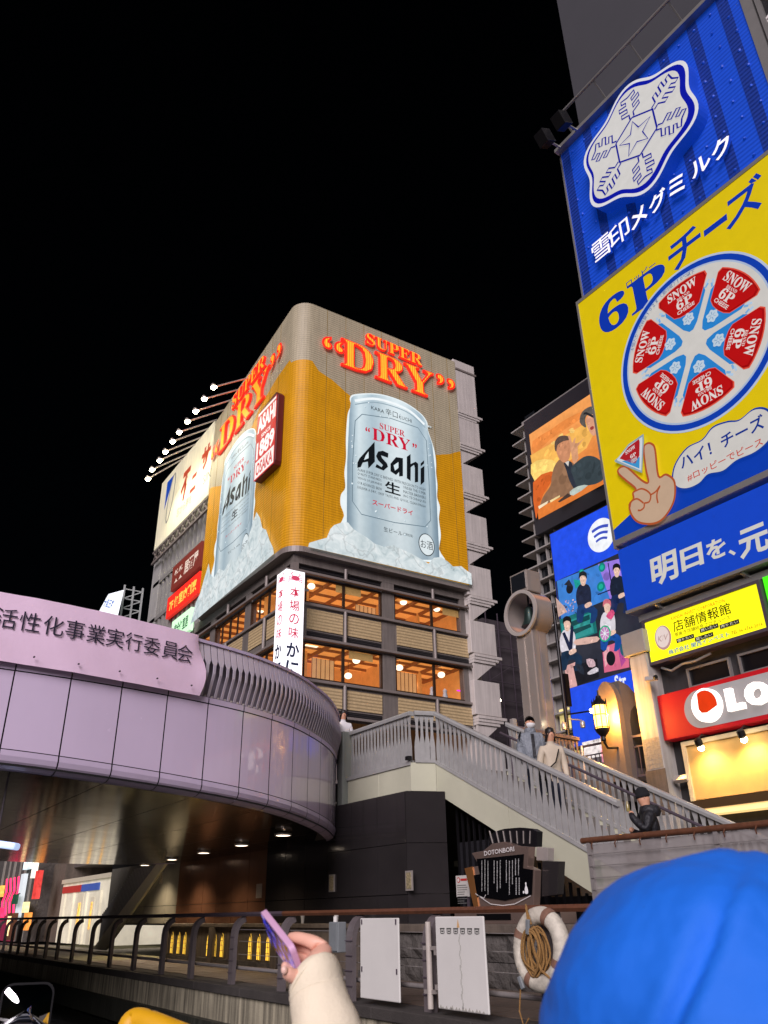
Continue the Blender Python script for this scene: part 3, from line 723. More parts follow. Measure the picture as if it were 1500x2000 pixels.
# stepped balconies at the back end
MB().box(BX1-.02, AY+.45, SZ, BX1+.9, AY+8, 33.2).build('stair_tower', M_CONCR, bld)
for i in range(9):
    z = 33.6-i*3.35
    top = 34.35 if i == 0 else z-.35
    bot = 30.3 if i == 0 else z-2.2
    MB().box(BX1+.0, AY+.04, bot, BX1+(1.75 if i == 0 else 1.8), AY+2.6, top).build('balcony_box', M_CONCR, bld, bevel=.03)
    zc = z-2.4 if i else z-3.4
    if i == 0: MB().box(BX1+.11, AY-.02, 33.55, BX1+1.85, AY+2.7, 33.7).build('cornice', M_BEAM, bld, bevel=.02)
    b = MB(); 
    for q in range(3): b.box(BX1+.11, AY-.04*(2-q)+.02, zc-.16*q, BX1+2.05-.22*q, AY+2.7, zc-.16*q+.15)
    b.build('cornice', M_CONCR, bld)
    b = MB(); b.prism([(BX1+.12, AY+.1, zc-.35), (BX1+1.5, AY+.1, zc-.35), (BX1+.25, AY+.1, zc-1.3), (BX1+.12, AY+.1, zc-1.3)], (0,.15,0)); b.build('bracket', M_CONCR, bld)
MB().box(BX1+.05, AY+1.0, 11.0, BX1+1.15, AY+1.06, 12.9).build('side_window', M_LOUV, bld)
p = onY(973, 1368, AY+.5); MB().sphere(p, .16, 12, 8).build('wall_lamp', mat('wall_lamp_glow','fff2d8',.3,var=0,em='base',es=14.), bld)
# ------------------------------------------------------------------ billboard (wraps the corner)
bb_ = thing('beer_billboard', 'gold and cream corrugated corner billboard with two silver cans and red neon letters', 'billboard', (AX,AY,18.4))
RC = .95
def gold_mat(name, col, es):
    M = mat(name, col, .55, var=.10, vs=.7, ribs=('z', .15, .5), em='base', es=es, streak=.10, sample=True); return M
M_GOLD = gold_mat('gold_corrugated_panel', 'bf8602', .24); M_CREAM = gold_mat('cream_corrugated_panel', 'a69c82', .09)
ZB, ZT = 18.5, 34.1
# plan path of the face: from the far river end, round the corner, to the right end
path = [(AX, 45.2)]+[(AX, 45.2-(45.2-AY-RC)*i/24) for i in range(1, 25)]
path += [(AX+RC-RC*math.cos(R(a)), AY+RC-RC*math.sin(R(a))) for a in (11.25,22.5,33.75,45,56.25,67.5,78.75,90)]
path += [(AX+RC+(27.55-AX-RC)*i/24, AY) for i in range(1, 25)]
def ztop(x, y): return ZT if y < AY+RC+.2 else ZT-(y-AY-RC)*.165
gl_r = [(16.84,29.75),(18.18,29.31),(19.83,28.49),(22,27.4),(24,26.6),(25.41,26.41),(26.4,26.75),(27.6,27.35)]
gl_l = [(33.95,30.3),(35.09,30.13),(37.36,29.5),(39.5,28.0),(41,26.6),(42.75,26.3),(45.03,27.08),(45.3,27.1)]
def itp(t_, x):
    for (a, za), (b, zb_) in zip(t_, t_[1:]):
        if x <= b: f = max(0, (x-a)/(b-a)); f = f*f*(3-2*f)*.5+f*.5; return za+(zb_-za)*f
    return t_[-1][1]
def zgold(x, y):
    if y > AY+RC-.001: return itp(gl_l, y)
    if x > AX+RC+.001: return itp(gl_r, x)
    return 30.02
go = MB(); cr = MB()
for (a, b) in zip(path, path[1:]):
    ga, gb = zgold(*a), zgold(*b)
    go.add([(*a,ZB),(*b,ZB),(*b,gb),(*a,ga)], [(0,1,2,3)]); cr.add([(*a,ga),(*b,gb),(*b,ztop(*b)),(*a,ztop(*a))], [(0,1,2,3)])
go.build('gold_face', M_GOLD, bb_, smooth=True); cr.build('cream_face', M_CREAM, bb_, smooth=True)
# vertical seams of the cladding sheets
se = MB()
for i in range(1, 9): x = 17.4+i*1.26-.6; se.box(x, AY-.012, ZB, x+.02, AY-.002, ZT)
for i in range(1, 10): y = 34.2+i*1.1; se.box(AX-.012, y, ZB, AX-.002, y+.02, ztop(AX, y)-.05)
q = se.build('sheet_seams', mat('cladding_seam_line', '8a7028', .7, var=.5, vs=.6), bb_); q['kind'] = 'stuff'
# body, bottom tray
MB().box(AX+.3, AY+.3, ZB+.1, 27.5, 45.1, 32.1).build('frame_body', M_BODY, bb_)
tr = MB(); 
for a, b in zip(path, path[1:]): tr.add([(a[0]-.03,a[1]-.03,ZB-.28),(b[0]-.03,b[1]-.03,ZB-.28),(b[0]-.03,b[1]-.03,ZB+.02),(a[0]-.03,a[1]-.03,ZB+.02),(b[0]+.6,b[1]+.6,ZB-.28),(a[0]+.6,a[1]+.6,ZB-.28)], [(0,1,2,3),(0,5,4,1)])
tr.build('bottom_tray', M_BEAM, bb_, smooth=True)
# ---- can artwork on a face
def can_art(pl, f, who):
    """f maps the downriver-face design (X, Z) to this face's (u, v)"""
    p = Print(pl, .006, 3)
    def poly(pts, col): p.poly([f(*q) for q in pts], col)
    out = smooth([(19.70,28.35),(20.0,28.68),(21.25,29.22),(22.42,29.42),(23.6,29.36),(24.6,29.0),(25.0,28.55),(25.03,28.05),(25.42,26.9),(25.5,25),(25.47,22),(25.36,19.6),(19.47,19.5),(19.46,22),(19.48,25),(19.58,27.2),(19.80,27.9)], 4)
    back_ = smooth([(19.62,28.38),(19.95,28.76),(21.25,29.30),(22.42,29.50),(23.6,29.44),(24.65,29.06),(25.08,28.58),(25.11,28.03),(25.49,26.9),(25.6,26.0),(25.56,25.2),(25.62,24.4),(25.55,23.6),(25.72,23.0),(25.6,22.2),(25.68,21.2),(25.5,20.3),(25.5,19.4),(19.35,19.4),(19.3,20.8),(19.08,21.4),(19.1,22.0),(19.36,22.5),(19.3,23.4),(19.40,24.4),(19.38,25.6),(19.48,27.2),(19.70,27.9)], 4)
    poly([(q.x, q.y) for q in back_], 'dfe9ec'); p.layer()
    # shaded metal cylinder: vertical slices clipped by the outline
    def span(x):
        ys = []
        P = out+[out[0]]
        for a, b in zip(P, P[1:]):
            if (a.x-x)*(b.x-x) < 0: ys.append(a.y+(b.y-a.y)*(x-a.x)/(b.x-a.x))
        return (min(ys), max(ys)) if len(ys) > 1 else None
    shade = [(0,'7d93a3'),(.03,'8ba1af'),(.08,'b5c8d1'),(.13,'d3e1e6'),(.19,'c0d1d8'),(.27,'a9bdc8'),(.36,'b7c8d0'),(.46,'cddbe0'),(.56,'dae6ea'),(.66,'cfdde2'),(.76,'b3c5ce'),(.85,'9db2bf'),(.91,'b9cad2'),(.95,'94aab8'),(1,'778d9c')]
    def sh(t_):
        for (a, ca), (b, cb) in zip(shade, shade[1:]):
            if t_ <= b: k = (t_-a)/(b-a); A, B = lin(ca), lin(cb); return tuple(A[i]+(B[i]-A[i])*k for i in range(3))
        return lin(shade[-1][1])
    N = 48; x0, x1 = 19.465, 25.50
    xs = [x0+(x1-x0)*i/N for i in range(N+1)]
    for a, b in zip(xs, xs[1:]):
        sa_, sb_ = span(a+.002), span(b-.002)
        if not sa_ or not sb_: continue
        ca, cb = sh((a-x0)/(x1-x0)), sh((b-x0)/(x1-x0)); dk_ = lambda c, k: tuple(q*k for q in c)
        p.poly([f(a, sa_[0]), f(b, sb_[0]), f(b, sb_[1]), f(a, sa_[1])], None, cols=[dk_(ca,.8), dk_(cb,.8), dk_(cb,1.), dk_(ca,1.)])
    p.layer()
    # rim bands and label outline
    def line(pts, wd, col, closed=False, k=4): p.strip([f(*q) for q in [(v.x, v.y) for v in smooth(pts, k, closed)]] if k > 1 else [f(*q) for q in pts], wd, col, closed)
    line([(19.95,28.3),(21.2,28.9),(22.5,29.08),(23.8,28.95),(24.85,28.35)], .16, 'e9f0f2')
    line([(19.95,28.05),(21.2,28.65),(22.5,28.85),(23.8,28.75),(24.9,28.15)], .07, '8fa3ae')
    line([(20.43,27.55),(19.97,26.95),(19.80,24),(19.80,21.8),(20.37,21.16),(22.5,21.2),(24.58,21.46),(24.99,21.95),(25.0,24.5),(24.94,27.25),(24.37,27.95),(22.4,27.95),(20.43,27.55)], .05, '667a86', k=1)
    p.layer()
    def tx_(s_, a, b, c, d, col, **kw):
        (u0, v0), (u1, v1) = f(a, b), f(c, d); p.text(s_, min(u0,u1), v0, max(u0,u1), v1, col, **kw)
    tx_('KARA', 21.05, 28.12, 21.95, 28.36, '1c2226'); tx_('辛口', 22.05, 28.1, 22.9, 28.55, '1c2226'); tx_('KUCHI', 23.0, 28.14, 23.9, 28.38, '1c2226')
    tx_(bf('SUPER'), 21.62, 26.98, 23.36, 27.4, 'c01332')
    tx_(bf('DRY'), 21.1, 26.1, 23.75, 26.88, 'c01332'); tx_('“', 20.64, 26.5, 20.95, 26.8, 'c01332', bold=.02); tx_('”', 23.9, 26.45, 24.22, 26.75, 'c01332', bold=.02)
    Z = lambda x, y: (lambda g: (g.x, g.z))(onY(600+x*.27, 620+y*.27, AY))
    for g in ([(485,900),(487,1045),(440,1095),(436,1045),(400,1052),(385,1085),(360,1090),(361,1052),(375,1022)],
              [(585,985),(545,966),(510,972),(495,1005),(510,1035),(545,1070),(535,1085),(500,1062),(490,1085),(550,1110),(582,1082),(575,1058),(540,1020),(532,1000),(560,1010),(582,1017)],
              [(690,1020),(640,1012),(600,1060),(600,1115),(640,1142),(662,1120),(662,1152),(690,1150)],
              [(745,990),(718,1010),(718,1165),(745,1185),(747,1085),(770,1068),(776,1090),(776,1195),(800,1192),(800,1060),(782,1045),(746,1062)],
              [(843,1035),(818,1058),(818,1080),(843,1058)], [(845,1075),(818,1095),(818,1215),(845,1190)]): poly([Z(*q) for q in g], '12161a')
    p.layer()
    for g in ([(420,1002),(441,972),(441,1020),(408,1034)], [(657,1048),(657,1090),(632,1110),(622,1072)]): poly([Z(*q) for q in g], 'cfdde2')
    body = ['SUPER DRY IS BREWED WITH PRECISION TO HIGH', 'QUALITY STANDARDS,', 'UNDER THE SUPER', 'VISION OF JAPANESE', 'MASTER BREWERS', 'OUR ADVANCED BREW', 'ING TECHNIQUES', 'DELIVER A DRY, CRISP TASTE AND QUICK, CLEAN FINISH']
    for s_, a, b, c, d in zip(body, (20.12,20.12,23.15,20.12,23.15,20.12,23.15,20.12), (23.76,23.5,23.5,23.22,23.22,22.94,22.94,22.64), (24.7,21.7,24.72,21.7,24.72,21.7,24.7,24.66), (23.94,23.68,23.68,23.40,23.40,23.12,23.12,22.82)): tx_(('ASAHI ' if s_.startswith('SUPER') else '')+s_, a, b, c, d, '2a3238', res=1)
    tx_('生', 21.9, 22.95, 22.95, 23.68, '12161a', bold=.02)
    tx_('スーパードライ', 21.06, 21.92, 23.76, 22.26, 'c01332', bold=.02)
    tx_('生ビール', 21.78, 20.5, 23.0, 20.78, '20282e'); tx_('(非熱処理)', 23.05, 20.55, 23.7, 20.74, '20282e')
    p.layer()
    c0 = f(24.62, 20.35); p.ell(*c0, .55*abs(f(1,0)[0]-f(0,0)[0]), .68, '20282e'); p.layer(); p.ell(*c0, .5*abs(f(1,0)[0]-f(0,0)[0]), .63, 'd5dfe2'); p.layer()
    tx_('お酒', 24.2, 20.08, 25.05, 20.6, '20282e'); p.layer()
    # dew drops
    rnd = random.Random(5)
    for _ in range(95):
        x = rnd.uniform(19.7, 25.3); z = rnd.uniform(20.6, 28.6) if rnd.random() < .5 else rnd.uniform(24, 28.4); r_ = rnd.uniform(.03, .075)
        if 20.1 < x < 24.9 and 21.8 < z < 27.5: continue
        u, v_ = f(x, z); k = abs(f(1,0)[0]-f(0,0)[0]); p.ell(u, v_, r_*k, r_, '8fa5b2', 8); p.k += .3; p.ell(u-.012, v_+.012, r_*k*.7, r_*.7, 'e4edf0', 8); p.k -= .3; 
    p.layer()
    return p
Pf = Plane('Y', AY); ident = lambda x, z: (x, z)
p = can_art(Pf, ident, 'front')
ice_r = [(17.15,18.45),(17.2,18.68),(17.8,19.0),(18.2,19.2),(18.4,19.75),(18.62,20.02),(19.1,20.3),(19.45,20.38),(19.75,20.1),(20.1,19.95),(20.6,19.8),(21.1,19.55),(21.7,19.5),(22.3,19.75),(22.9,19.6),(23.5,19.5),(24.2,19.3),(24.6,19.15),(25.0,19.6),(25.5,19.75),(26.0,19.55),(26.3,19.35),(26.9,19.5),(27.3,19.3),(27.6,19.2),(27.6,18.52)]
def ice_mat():
    M = bpy.data.materials.new('print_ice'); M.use_nodes = True; n = M.node_tree.nodes; L = M.node_tree.links; b = n['Principled BSDF']
    g = n.new('ShaderNodeNewGeometry'); wn = n.new('ShaderNodeTexNoise'); wn.inputs['Scale'].default_value = 1.1; wn.inputs['Detail'].default_value = 3; L.new(g.outputs['Position'], wn.inputs['Vector'])
    ad = n.new('ShaderNodeVectorMath'); ad.operation = 'MULTIPLY_ADD'; ad.inputs[1].default_value = (1.6,1.6,1.6); L.new(wn.outputs['Color'], ad.inputs[0]); L.new(g.outputs['Position'], ad.inputs[2])
    v1 = n.new('ShaderNodeTexVoronoi'); v1.inputs['Scale'].default_value = .75; L.new(ad.outputs[0], v1.inputs['Vector'])
    v2 = n.new('ShaderNodeTexVoronoi'); v2.feature = 'DISTANCE_TO_EDGE'; v2.inputs['Scale'].default_value = .75; L.new(ad.outputs[0], v2.inputs['Vector'])
    n2 = n.new('ShaderNodeTexNoise'); n2.inputs['Scale'].default_value = 1.5; n2.inputs['Detail'].default_value = 4; n2.inputs['Distortion'].default_value = 1.5; L.new(g.outputs['Position'], n2.inputs['Vector'])
    m1 = n.new('ShaderNodeMath'); m1.operation = 'MULTIPLY_ADD'; m1.inputs[1].default_value = .35; L.new(v1.outputs['Distance'], m1.inputs[0]); L.new(n2.outputs['Fac'], m1.inputs[2])
    cr = n.new('ShaderNodeValToRGB'); e = cr.color_ramp.elements; e[0].position = .34; e[0].color = (*lin('83979b'),1); e[1].position = .95; e[1].color = (*lin('f4f8f8'),1)
    for q, c in ((.42,'b2c2c6'),(.55,'c9d6d9'),(.72,'dbe5e7')): k = e.new(q); k.color = (*lin(c),1)
    L.new(m1.outputs[0], cr.inputs[0])
    mr = n.new('ShaderNodeMapRange'); mr.inputs['From Max'].default_value = .05; mr.inputs['To Min'].default_value = .72; L.new(v2.outputs['Distance'], mr.inputs['Value'])
    mx = n.new('ShaderNodeMix'); mx.data_type = 'RGBA'; mx.blend_type = 'MULTIPLY'; mx.inputs[0].default_value = 1; L.new(cr.outputs[0], mx.inputs[6]); L.new(mr.outputs[0], mx.inputs[7])
    L.new(mx.outputs[2], b.inputs['Emission Color']); b.inputs['Emission Strength'].default_value = .9; b.inputs['Base Color'].default_value = (.05,.06,.06,1); M.cycles.emission_sampling = 'NONE'; return M
P_ICE = ice_mat()
def ice_art(p, pts, rnd, f):
    p.poly([f(*q) for q in pts], 'c3d2d1'); p.layer(); return
    x0, x1 = min(q[0] for q in pts), max(q[0] for q in pts)
    def top(x):
        for a, b in zip(pts, pts[1:]):
            if a[0] <= x <= b[0] and b[0] > a[0]: return a[1]+(b[1]-a[1])*(x-a[0])/(b[0]-a[0])
        return 18.6
    for i in range(70):
        x = rnd.uniform(x0+.25, x1-.25); h = top(x)-18.55
        if h < .25: continue
        z = 18.55+rnd.random()**1.3*h*.85; r_ = rnd.uniform(.14, .48)*min(1, h)
        if z+r_ > top(x)-.04: continue
        c_ = rnd.choice(['cbd9d7','d6e2e0','b9c9c9','adbec0','c6d5d3','d2dedb','a0b2b5','dde8e6','c3d2d1'])
        n = rnd.randint(4, 6); a0 = rnd.random()*6
        p.poly([f(x+r_*rnd.uniform(.6,1.2)*math.cos(a0+6.283*q/n), z+r_*rnd.uniform(.35,.8)*math.sin(a0+6.283*q/n)) for q in range(n)], c_)
        if i % 3 == 0: p.layer()
        if i % 16 == 0:
            p.strip([f(x,z), f(x+rnd.uniform(-.12,.18),z+rnd.uniform(.05,.2)), f(x+rnd.uniform(-.05,.25),z+rnd.uniform(.1,.3))], rnd.uniform(.02,.05), '39474b')
p2 = Print(Pf, .006, 30); ice_art(p2, ice_r, random.Random(3), ident)
p.build('can_picture', P_BACK, bb_); p2.build('ice_picture', P_ICE, bb_)
# river face: same can, squeezed along the wall
Pl = Plane('X', AX)
fl = lambda x, z: (-(42.95-(x-19.47)*(42.95-37.8)/5.95), 20.2+(z-19.84)*(28.6-20.2)/(29.42-19.84)+ (x-22.4)*(-.06))
p = can_art(Pl, fl, 'river')
ice_l = [(-45.9,17.95),(-45.2,19.2),(-44.6,19.6),(-44.2,20.3),(-43.6,21.2),(-43.2,20.4),(-42.6,19.9),(-41.8,20.2),(-41.0,19.8),(-40.2,20.2),(-39.4,19.8),(-38.6,20.1),(-38.0,20.4),(-37.4,21.2),(-36.9,21.85),(-36.4,21.3),(-36.0,20.5),(-35.5,20.2),(-35.0,19.4),(-34.5,18.75),(-34.4,18.4)]
p2 = Print(Pl, .006, 30); ice_art(p2, [(x, z) for x, z in ice_l], random.Random(4), lambda x, z: (x, z))
p.build('can_picture', P_BACK, bb_); p2.build('ice_picture', P_ICE, bb_)
# ---- neon letters: red channel letters with glowing tubes
M_NRED = mat('red_channel_letter', 'e0261a', .4, var=.1, em='base', es=.9)
M_NOR = mat('orange_neon_tubes', 'ff7f1e', .35, var=.45, vs=5, em='base', es=1.45)
_n = M_NOR.node_tree.nodes; _L = M_NOR.node_tree.links; _b = _n['Principled BSDF']
_g = _n.new('ShaderNodeNewGeometry'); _s = _n.new('ShaderNodeSeparateXYZ'); _L.new(_g.outputs['Position'], _s.inputs[0])
_a = _n.new('ShaderNodeMath'); _a.operation = 'ADD'; _L.new(_s.outputs[0], _a.inputs[0]); _L.new(_s.outputs[1], _a.inputs[1])
_m = _n.new('ShaderNodeMath'); _m.operation = 'MULTIPLY'; _m.inputs[1].default_value = 2*math.pi/.15; _L.new(_a.outputs[0], _m.inputs[0])
_w = _n.new('ShaderNodeMath'); _w.operation = 'SINE'; _L.new(_m.outputs[0], _w.inputs[0])
_r = _n.new('ShaderNodeValToRGB'); _r.color_ramp.elements[0].color = (*lin('f2401a'),1); _r.color_ramp.elements[1].color = (*lin('ff9a2a'),1); _r.color_ramp.elements[0].position = .0; _r.color_ramp.elements[1].position = .75
_k = _n.new('ShaderNodeMath'); _k.operation = 'MULTIPLY_ADD'; _k.inputs[1].default_value = .5; _k.inputs[2].default_value = .5; _L.new(_w.outputs[0], _k.inputs[0]); _L.new(_k.outputs[0], _r.inputs[0]); _L.new(_r.outputs[0], _b.inputs['Emission Color'])
def neon(st, pl, u0, v0, u1, v1, parent, shear=0, skew=0.):
    """each letter is a part: a red raised letter with its orange tube face as sub-part"""
    vs_all, _ = glyphs(bf(st), 0, 3); X0 = min(q[0] for q in vs_all); X1 = max(q[0] for q in vs_all); Y0 = min(q[1] for q in vs_all); Y1 = max(q[1] for q in vs_all)
    sx = (u1-u0)/(X1-X0); sy = (v1-v0)/(Y1-Y0)
    for i, ch in enumerate(st):
        if i: a = max(q[0] for q in glyphs(bf(st[:i]), 0, 3)[0]); full = glyphs(bf(st[:i+1]), 0, 3)
        else: a = -9; full = glyphs(bf(st[0]), 0, 3)
        def mk(bold, off, m_, nm, par):
            fv, ff = glyphs(bf(ch), bold, 3); base, _ = glyphs(bf(ch), 0, 3)
            right = max(q[0] for q in full[0]); dx = right-max(q[0] for q in base)
            b = MB(); P = [pl.w(u0+(x+dx-X0)*sx, v0+(y-Y0)*sy+(u0+(x+dx-X0)*sx-u0)*skew, off) for x, y in fv]; b.add(P, ff)
            return b.build(nm, m_, par)
        l = mk(.017, .16, M_NRED, 'neon_letter', parent)
        so_ = l.modifiers.new('depth', 'SOLIDIFY'); so_.thickness = .14; so_.offset = -1 if pl.ax == 'Y' else -1
        mk(-.012, .185, M_NOR, 'neon_tubes', l)
neon('SUPER', Pf, 20.68, 32.62, 24.78, 33.45, bb_, skew=-.02)
neon('DRY', Pf, 19.0, 30.42, 25.6, 32.3, bb_)
neon('SUPER', Pl, -41.9, 31.35, -37.1, 32.35, bb_, skew=.10)
neon('DRY', Pl, -43.7, 28.95, -36.5, 30.85, bb_, skew=.09)
def quote(pl, pts, parent):
    for cu, cv, s_ in pts:
        sh_ = smooth([(0,.42),(.32,.36),(.42,.1),(.3,-.12),(.05,-.12),(.0,-.05),(.05,-.3),(.22,-.45),(.08,-.48),(-.2,-.3),(-.32,.0),(-.25,.3)], 3)
        for k, off, m_, nm in ((1, .16, M_NRED, 'neon_quote_mark'), (.72, .185, M_NOR, 'neon_tubes')):
            b = MB(); b.add([pl.w(cu+q.x*s_*k*abs(s_)/abs(s_), cv+q.y*abs(s_)*k*(1 if s_ > 0 else -1), off) for q in sh_], [tuple(range(len(sh_)))])
            o_ = b.build(nm, m_, parent if nm != 'neon_tubes' else last_)
            if nm != 'neon_tubes': last_ = o_
def qmark(pl, ch, u0, v0, u1, v1):
    base = glyphs(ch, .03, 4)[0]; a, b, c, d = min(q[0] for q in base), max(q[0] for q in base), min(q[1] for q in base), max(q[1] for q in base); par = bb_
    for bold, off, m_, nm in ((.03, .16, M_NRED, 'neon_quote_mark'), (-.008, .185, M_NOR, 'neon_tubes')):
        vs, fs = glyphs(ch, bold, 4); o_ = MB().add([pl.w(u0+(x-a)/(b-a)*(u1-u0), v0+(y-c)/(d-c)*(v1-v0), off) for x, y in vs], fs).build(nm, m_, par); par = o_
for ch, u0, v0, u1, v1 in (('‘',17.65,31.1,18.35,32.1),('‘',18.45,31.1,19.15,32.1),('’',25.8,31.55,26.5,32.5),('’',26.65,31.5,27.35,32.45)): qmark(Pf, ch, u0, v0, u1, v1)
for ch, u0, v0, u1, v1 in (('‘',-45.0,29.0,-44.45,30.1),('‘',-44.35,29.1,-43.8,30.2),('’',-36.3,30.9,-35.6,32.0),('’',-35.45,31.1,-34.75,32.2)): qmark(Pl, ch, u0, v0, u1, v1)
# ---- red and white stamp plate on the gold river face
st_ = thing('osaka_stamp_sign', 'red illuminated stamp-shaped sign with white letters on the gold corner', 'sign', (AX-.3,35.4,23.4))
u0, u1, z0, z1 = -37.0, -34.3, 23.55, 28.15
pr_ = [(u0+.25,z0),(u1-.1,z0),(u1,z0+.25),(u1,z1-.1),(u1-.3,z1+.2),(u0+.1,z1),(u0,z1-.2),(u0,z0+.25)]
MB().prism([Pl.w(a, b, .45) for a, b in pr_], (.42,0,0)).build('light_box', mat('dark_red_box_side','5a1418',.45,var=.15), st_, bevel=.05)
p = Print(Pl, .004, 114); p.rect(u0+.08, z0+.08, u1-.08, z1-.08, 'c8141c'); p.layer()
p.rect(u0+.2, z1-.3, u1-.2, z1-.12, 'f4e9e6'); p.rect(u0+.16, z0+.16, u1-.16, z0+1.25, 'f4e9e6')
p.text('ASAHI', u0+.2, z1-1.5, u1-.2, z1-.4, 'f7efed', bold=.045); p.text('SINCE', u0+.75, z1-2.0, u1-.75, z1-1.75, 'f7efed', bold=.03); p.text('1889', u0+.2, z1-3.25, u1-.2, z1-2.1, 'f7efed', bold=.045)
p.layer(); p.text('OSAKA', u0+.3, z0+.28, u1-.3, z0+1.1, 'c8141c', bold=.02); p.build('lettering', P_BACK, st_)
# ---- white corner light box of the crab restaurant
ks = thing('crab_restaurant_sign', 'tall white lightbox sign with red and black vertical writing at the building corner', 'sign', (15.9,32.5,9))
KX, KY = 15.72, 32.25
mkb = mat('white_lightbox', 'f2f2f6', .4, var=.04, vs=2, em='base', es=.95)
MB().box(KX, KY, 9.6, KX+1.0, KY+1.0, 16.78).build('light_box', mkb, ks, bevel=.02)
MB().box(KX-.02, KY-.02, 16.78, KX+1.02, KY+1.02, 16.84).build('top_cap', M_BEAM, ks)
MB().box(KX+1.0, KY+.3, 16.0, KX+1.4, KY+.4, 16.1).build('bracket', M_BEAM, ks)
for pl, c0 in ((Plane('Y', KY), KX+.5), (Plane('X', KX), -(KY+.5))):
    p = Print(pl, .004, 1)
    p.ell(c0, 16.38, .22, .13, 'd3476a', 14)
    for sgn in (-1, 1):
        for q in range(3): p.strip([(c0+sgn*.15, 16.38-.05*q), (c0+sgn*.34, 16.42-.1*q), (c0+sgn*.36, 16.3-.1*q)], .035, 'd3476a')
        p.strip([(c0+sgn*.12,16.45),(c0+sgn*.25,16.58),(c0+sgn*.15,16.66)], .05, 'd3476a')
    z = 16.02
    for ch in '本場の味': p.text(ch, c0-.26, z-.62, c0+.26, z-.1, 'c9304f', bold=.01); z -= .66
    z -= .1
    for ch in 'かに道楽': p.text(ch, c0-.33, z-.78, c0+.33, z-.08, '222a44', bold=.03); z -= .85
    p.layer(); p.build('lettering', P_BACK, ks)
# ================================================================== CHEESE BILLBOARD BUILDING
NX_ = 16.0
M_DKW = mat('dark_tower_wall', '3c3c40', .8, var=.06, vs=.8)
M_BLUEB = mat('blue_corrugated_board', '0b3fae', .5, var=.08, vs=2, ribs=('z', .14, .7), em='base', es=.45)
M_BLUE = mat('blue_board', '0a3aa8', .45, var=.05, em='base', es=.5)
M_YEL = mat('yellow_board', 'c2ad00', .45, var=.05, vs=3, em='base', es=.42)
M_ALU = mat('aluminium_edge', 'a3a19c', .4, .6, var=.1)
sb_ = thing('sign_building', 'dark narrow building carrying the stacked blue and yellow billboards', 'building', (20,8,TZ))
MB().box(NX_+.55, -6, 8.6, 26, 12.55, 25.2).build('upper_wall', mat('black_wall','1b1b1d',.8,var=.15), sb_)
MB().box(NX_+.75, -6, 25.21, 26, 12.35, 46).build('tower_wall', M_DKW, sb_)
MB().box(NX_+.3, -6, TZ, 26, 12.5, 8.59).build('shop_wall', mat('charcoal_render','2e2c2b',.75,var=.2,vs=2,streak=.2), sb_)
MB().box(NX_-.12, 12.52, TZ, NX_+.5, 13.05, 7.62).build('corner_column', mat('pale_render','a5a199',.7,var=.12,streak=.2), sb_, bevel=.02)
MB().box(NX_-.2, 12.45, 7.625, NX_+.5, 13.15, 8.2).build('column_head', mat('grey_box','8d8a84',.6,var=.1), sb_, bevel=.02)
g = MB()
mt_ = MB().box(-.006,-.045,-.045,0,.045,.045).mesh('mosaic_tile'); mt_.materials.append(mat('pale_mosaic','8a8578',.4,var=.3,vs=20))
for i in range(5):
    for j in range(7): link(mt_, 'mosaic_tile', None, sb_, loc=(NX_-.122, 12.58+i*.1, 4.95+j*.1))
MB().box(NX_-.14, 12.50, 3.9, NX_-.121, 13.07, 4.88).build('column_base_slab', M_STONE2, sb_)
MB().box(NX_+.05, 4.0, 8.45, NX_+.4, 12.7, 8.62).build('ledge', M_ALU, sb_)
MB().tube([(NX_+.1,12.3,7.2),(NX_+.05,12.0,7.05),(NX_+.1,11.7,7.15),(NX_+.06,11.3,7.12),(NX_+.1,10.9,7.2)], .03, 6).build('loose_cable', M_ALU, sb_)
for y0, y1 in ((11.68,10.62), (10.3,8.6)):
    w_ = MB().box(NX_+.27, y1, 6.62, NX_+.29, y0, 7.02).build('window', M_BLACKM, sb_)
    f = MB()
    for z in (6.58, 7.0): f.box(NX_+.22, y1-.05, z, NX_+.3, y0+.05, z+.05)
    for y in (y1-.05, y0): f.box(NX_+.22, y, 6.63, NX_+.3, y+.05, 7.0)
    f.build('frame', M_ALU, w_)
# ---- blue snow-crystal board
b1 = thing('blue_crystal_billboard', 'deep blue ribbed billboard with large white snow-crystal emblem at the top', 'billboard', (NX_,9,18.8))
MB().box(NX_, 5.9, 18.86, NX_+.5, 12.74, 25.3).build('ribbed_face', M_BLUEB, b1)
for Y in (12.55, 11.55, 10.5, 9.45, 8.4, 7.35, 6.35): MB().box(NX_-.012, Y-.16, 18.87, NX_-.002, Y+.16, 25.28).build('lap_strip', mat('blue_lap_strip','06297a',.55,var=.35,vs=14,ribs=('z',.14,.9),em='base',es=.35), b1)
rv = MB()
for i in range(12):
    for j in range(9): rv.sphere((NX_-.01, 6.2+i*.55+(j % 2)*.1, 19.2+j*.72), .05, 6, 4)
q = rv.build('rivets', M_BLUEB, b1); q['kind'] = 'stuff'
MB().box(NX_-.03, 12.745, 18.8, NX_+.5, 12.80, 25.3).build('edge_strip', M_ALU, b1)
MB().box(NX_-.05, 5.62, 18.8, NX_+.5, 5.895, 25.6).build('edge_strip', M_ALU, b1)
MB().box(NX_-.25, 5.5, 25.31, NX_+.1, 12.8, 25.45).build('top_gutter', M_ALU, b1)
MB().tube([(NX_-.65,5,26.1),(NX_-.65,12.2,26.1)], .05).build('light_rail', M_ALU, b1)
for Y in (6,7.5,9,10.5,12): MB().bar((NX_-.65,Y,26.1),(NX_,Y,25.4), .05, .05).build('rail_arm', M_ALU, b1)
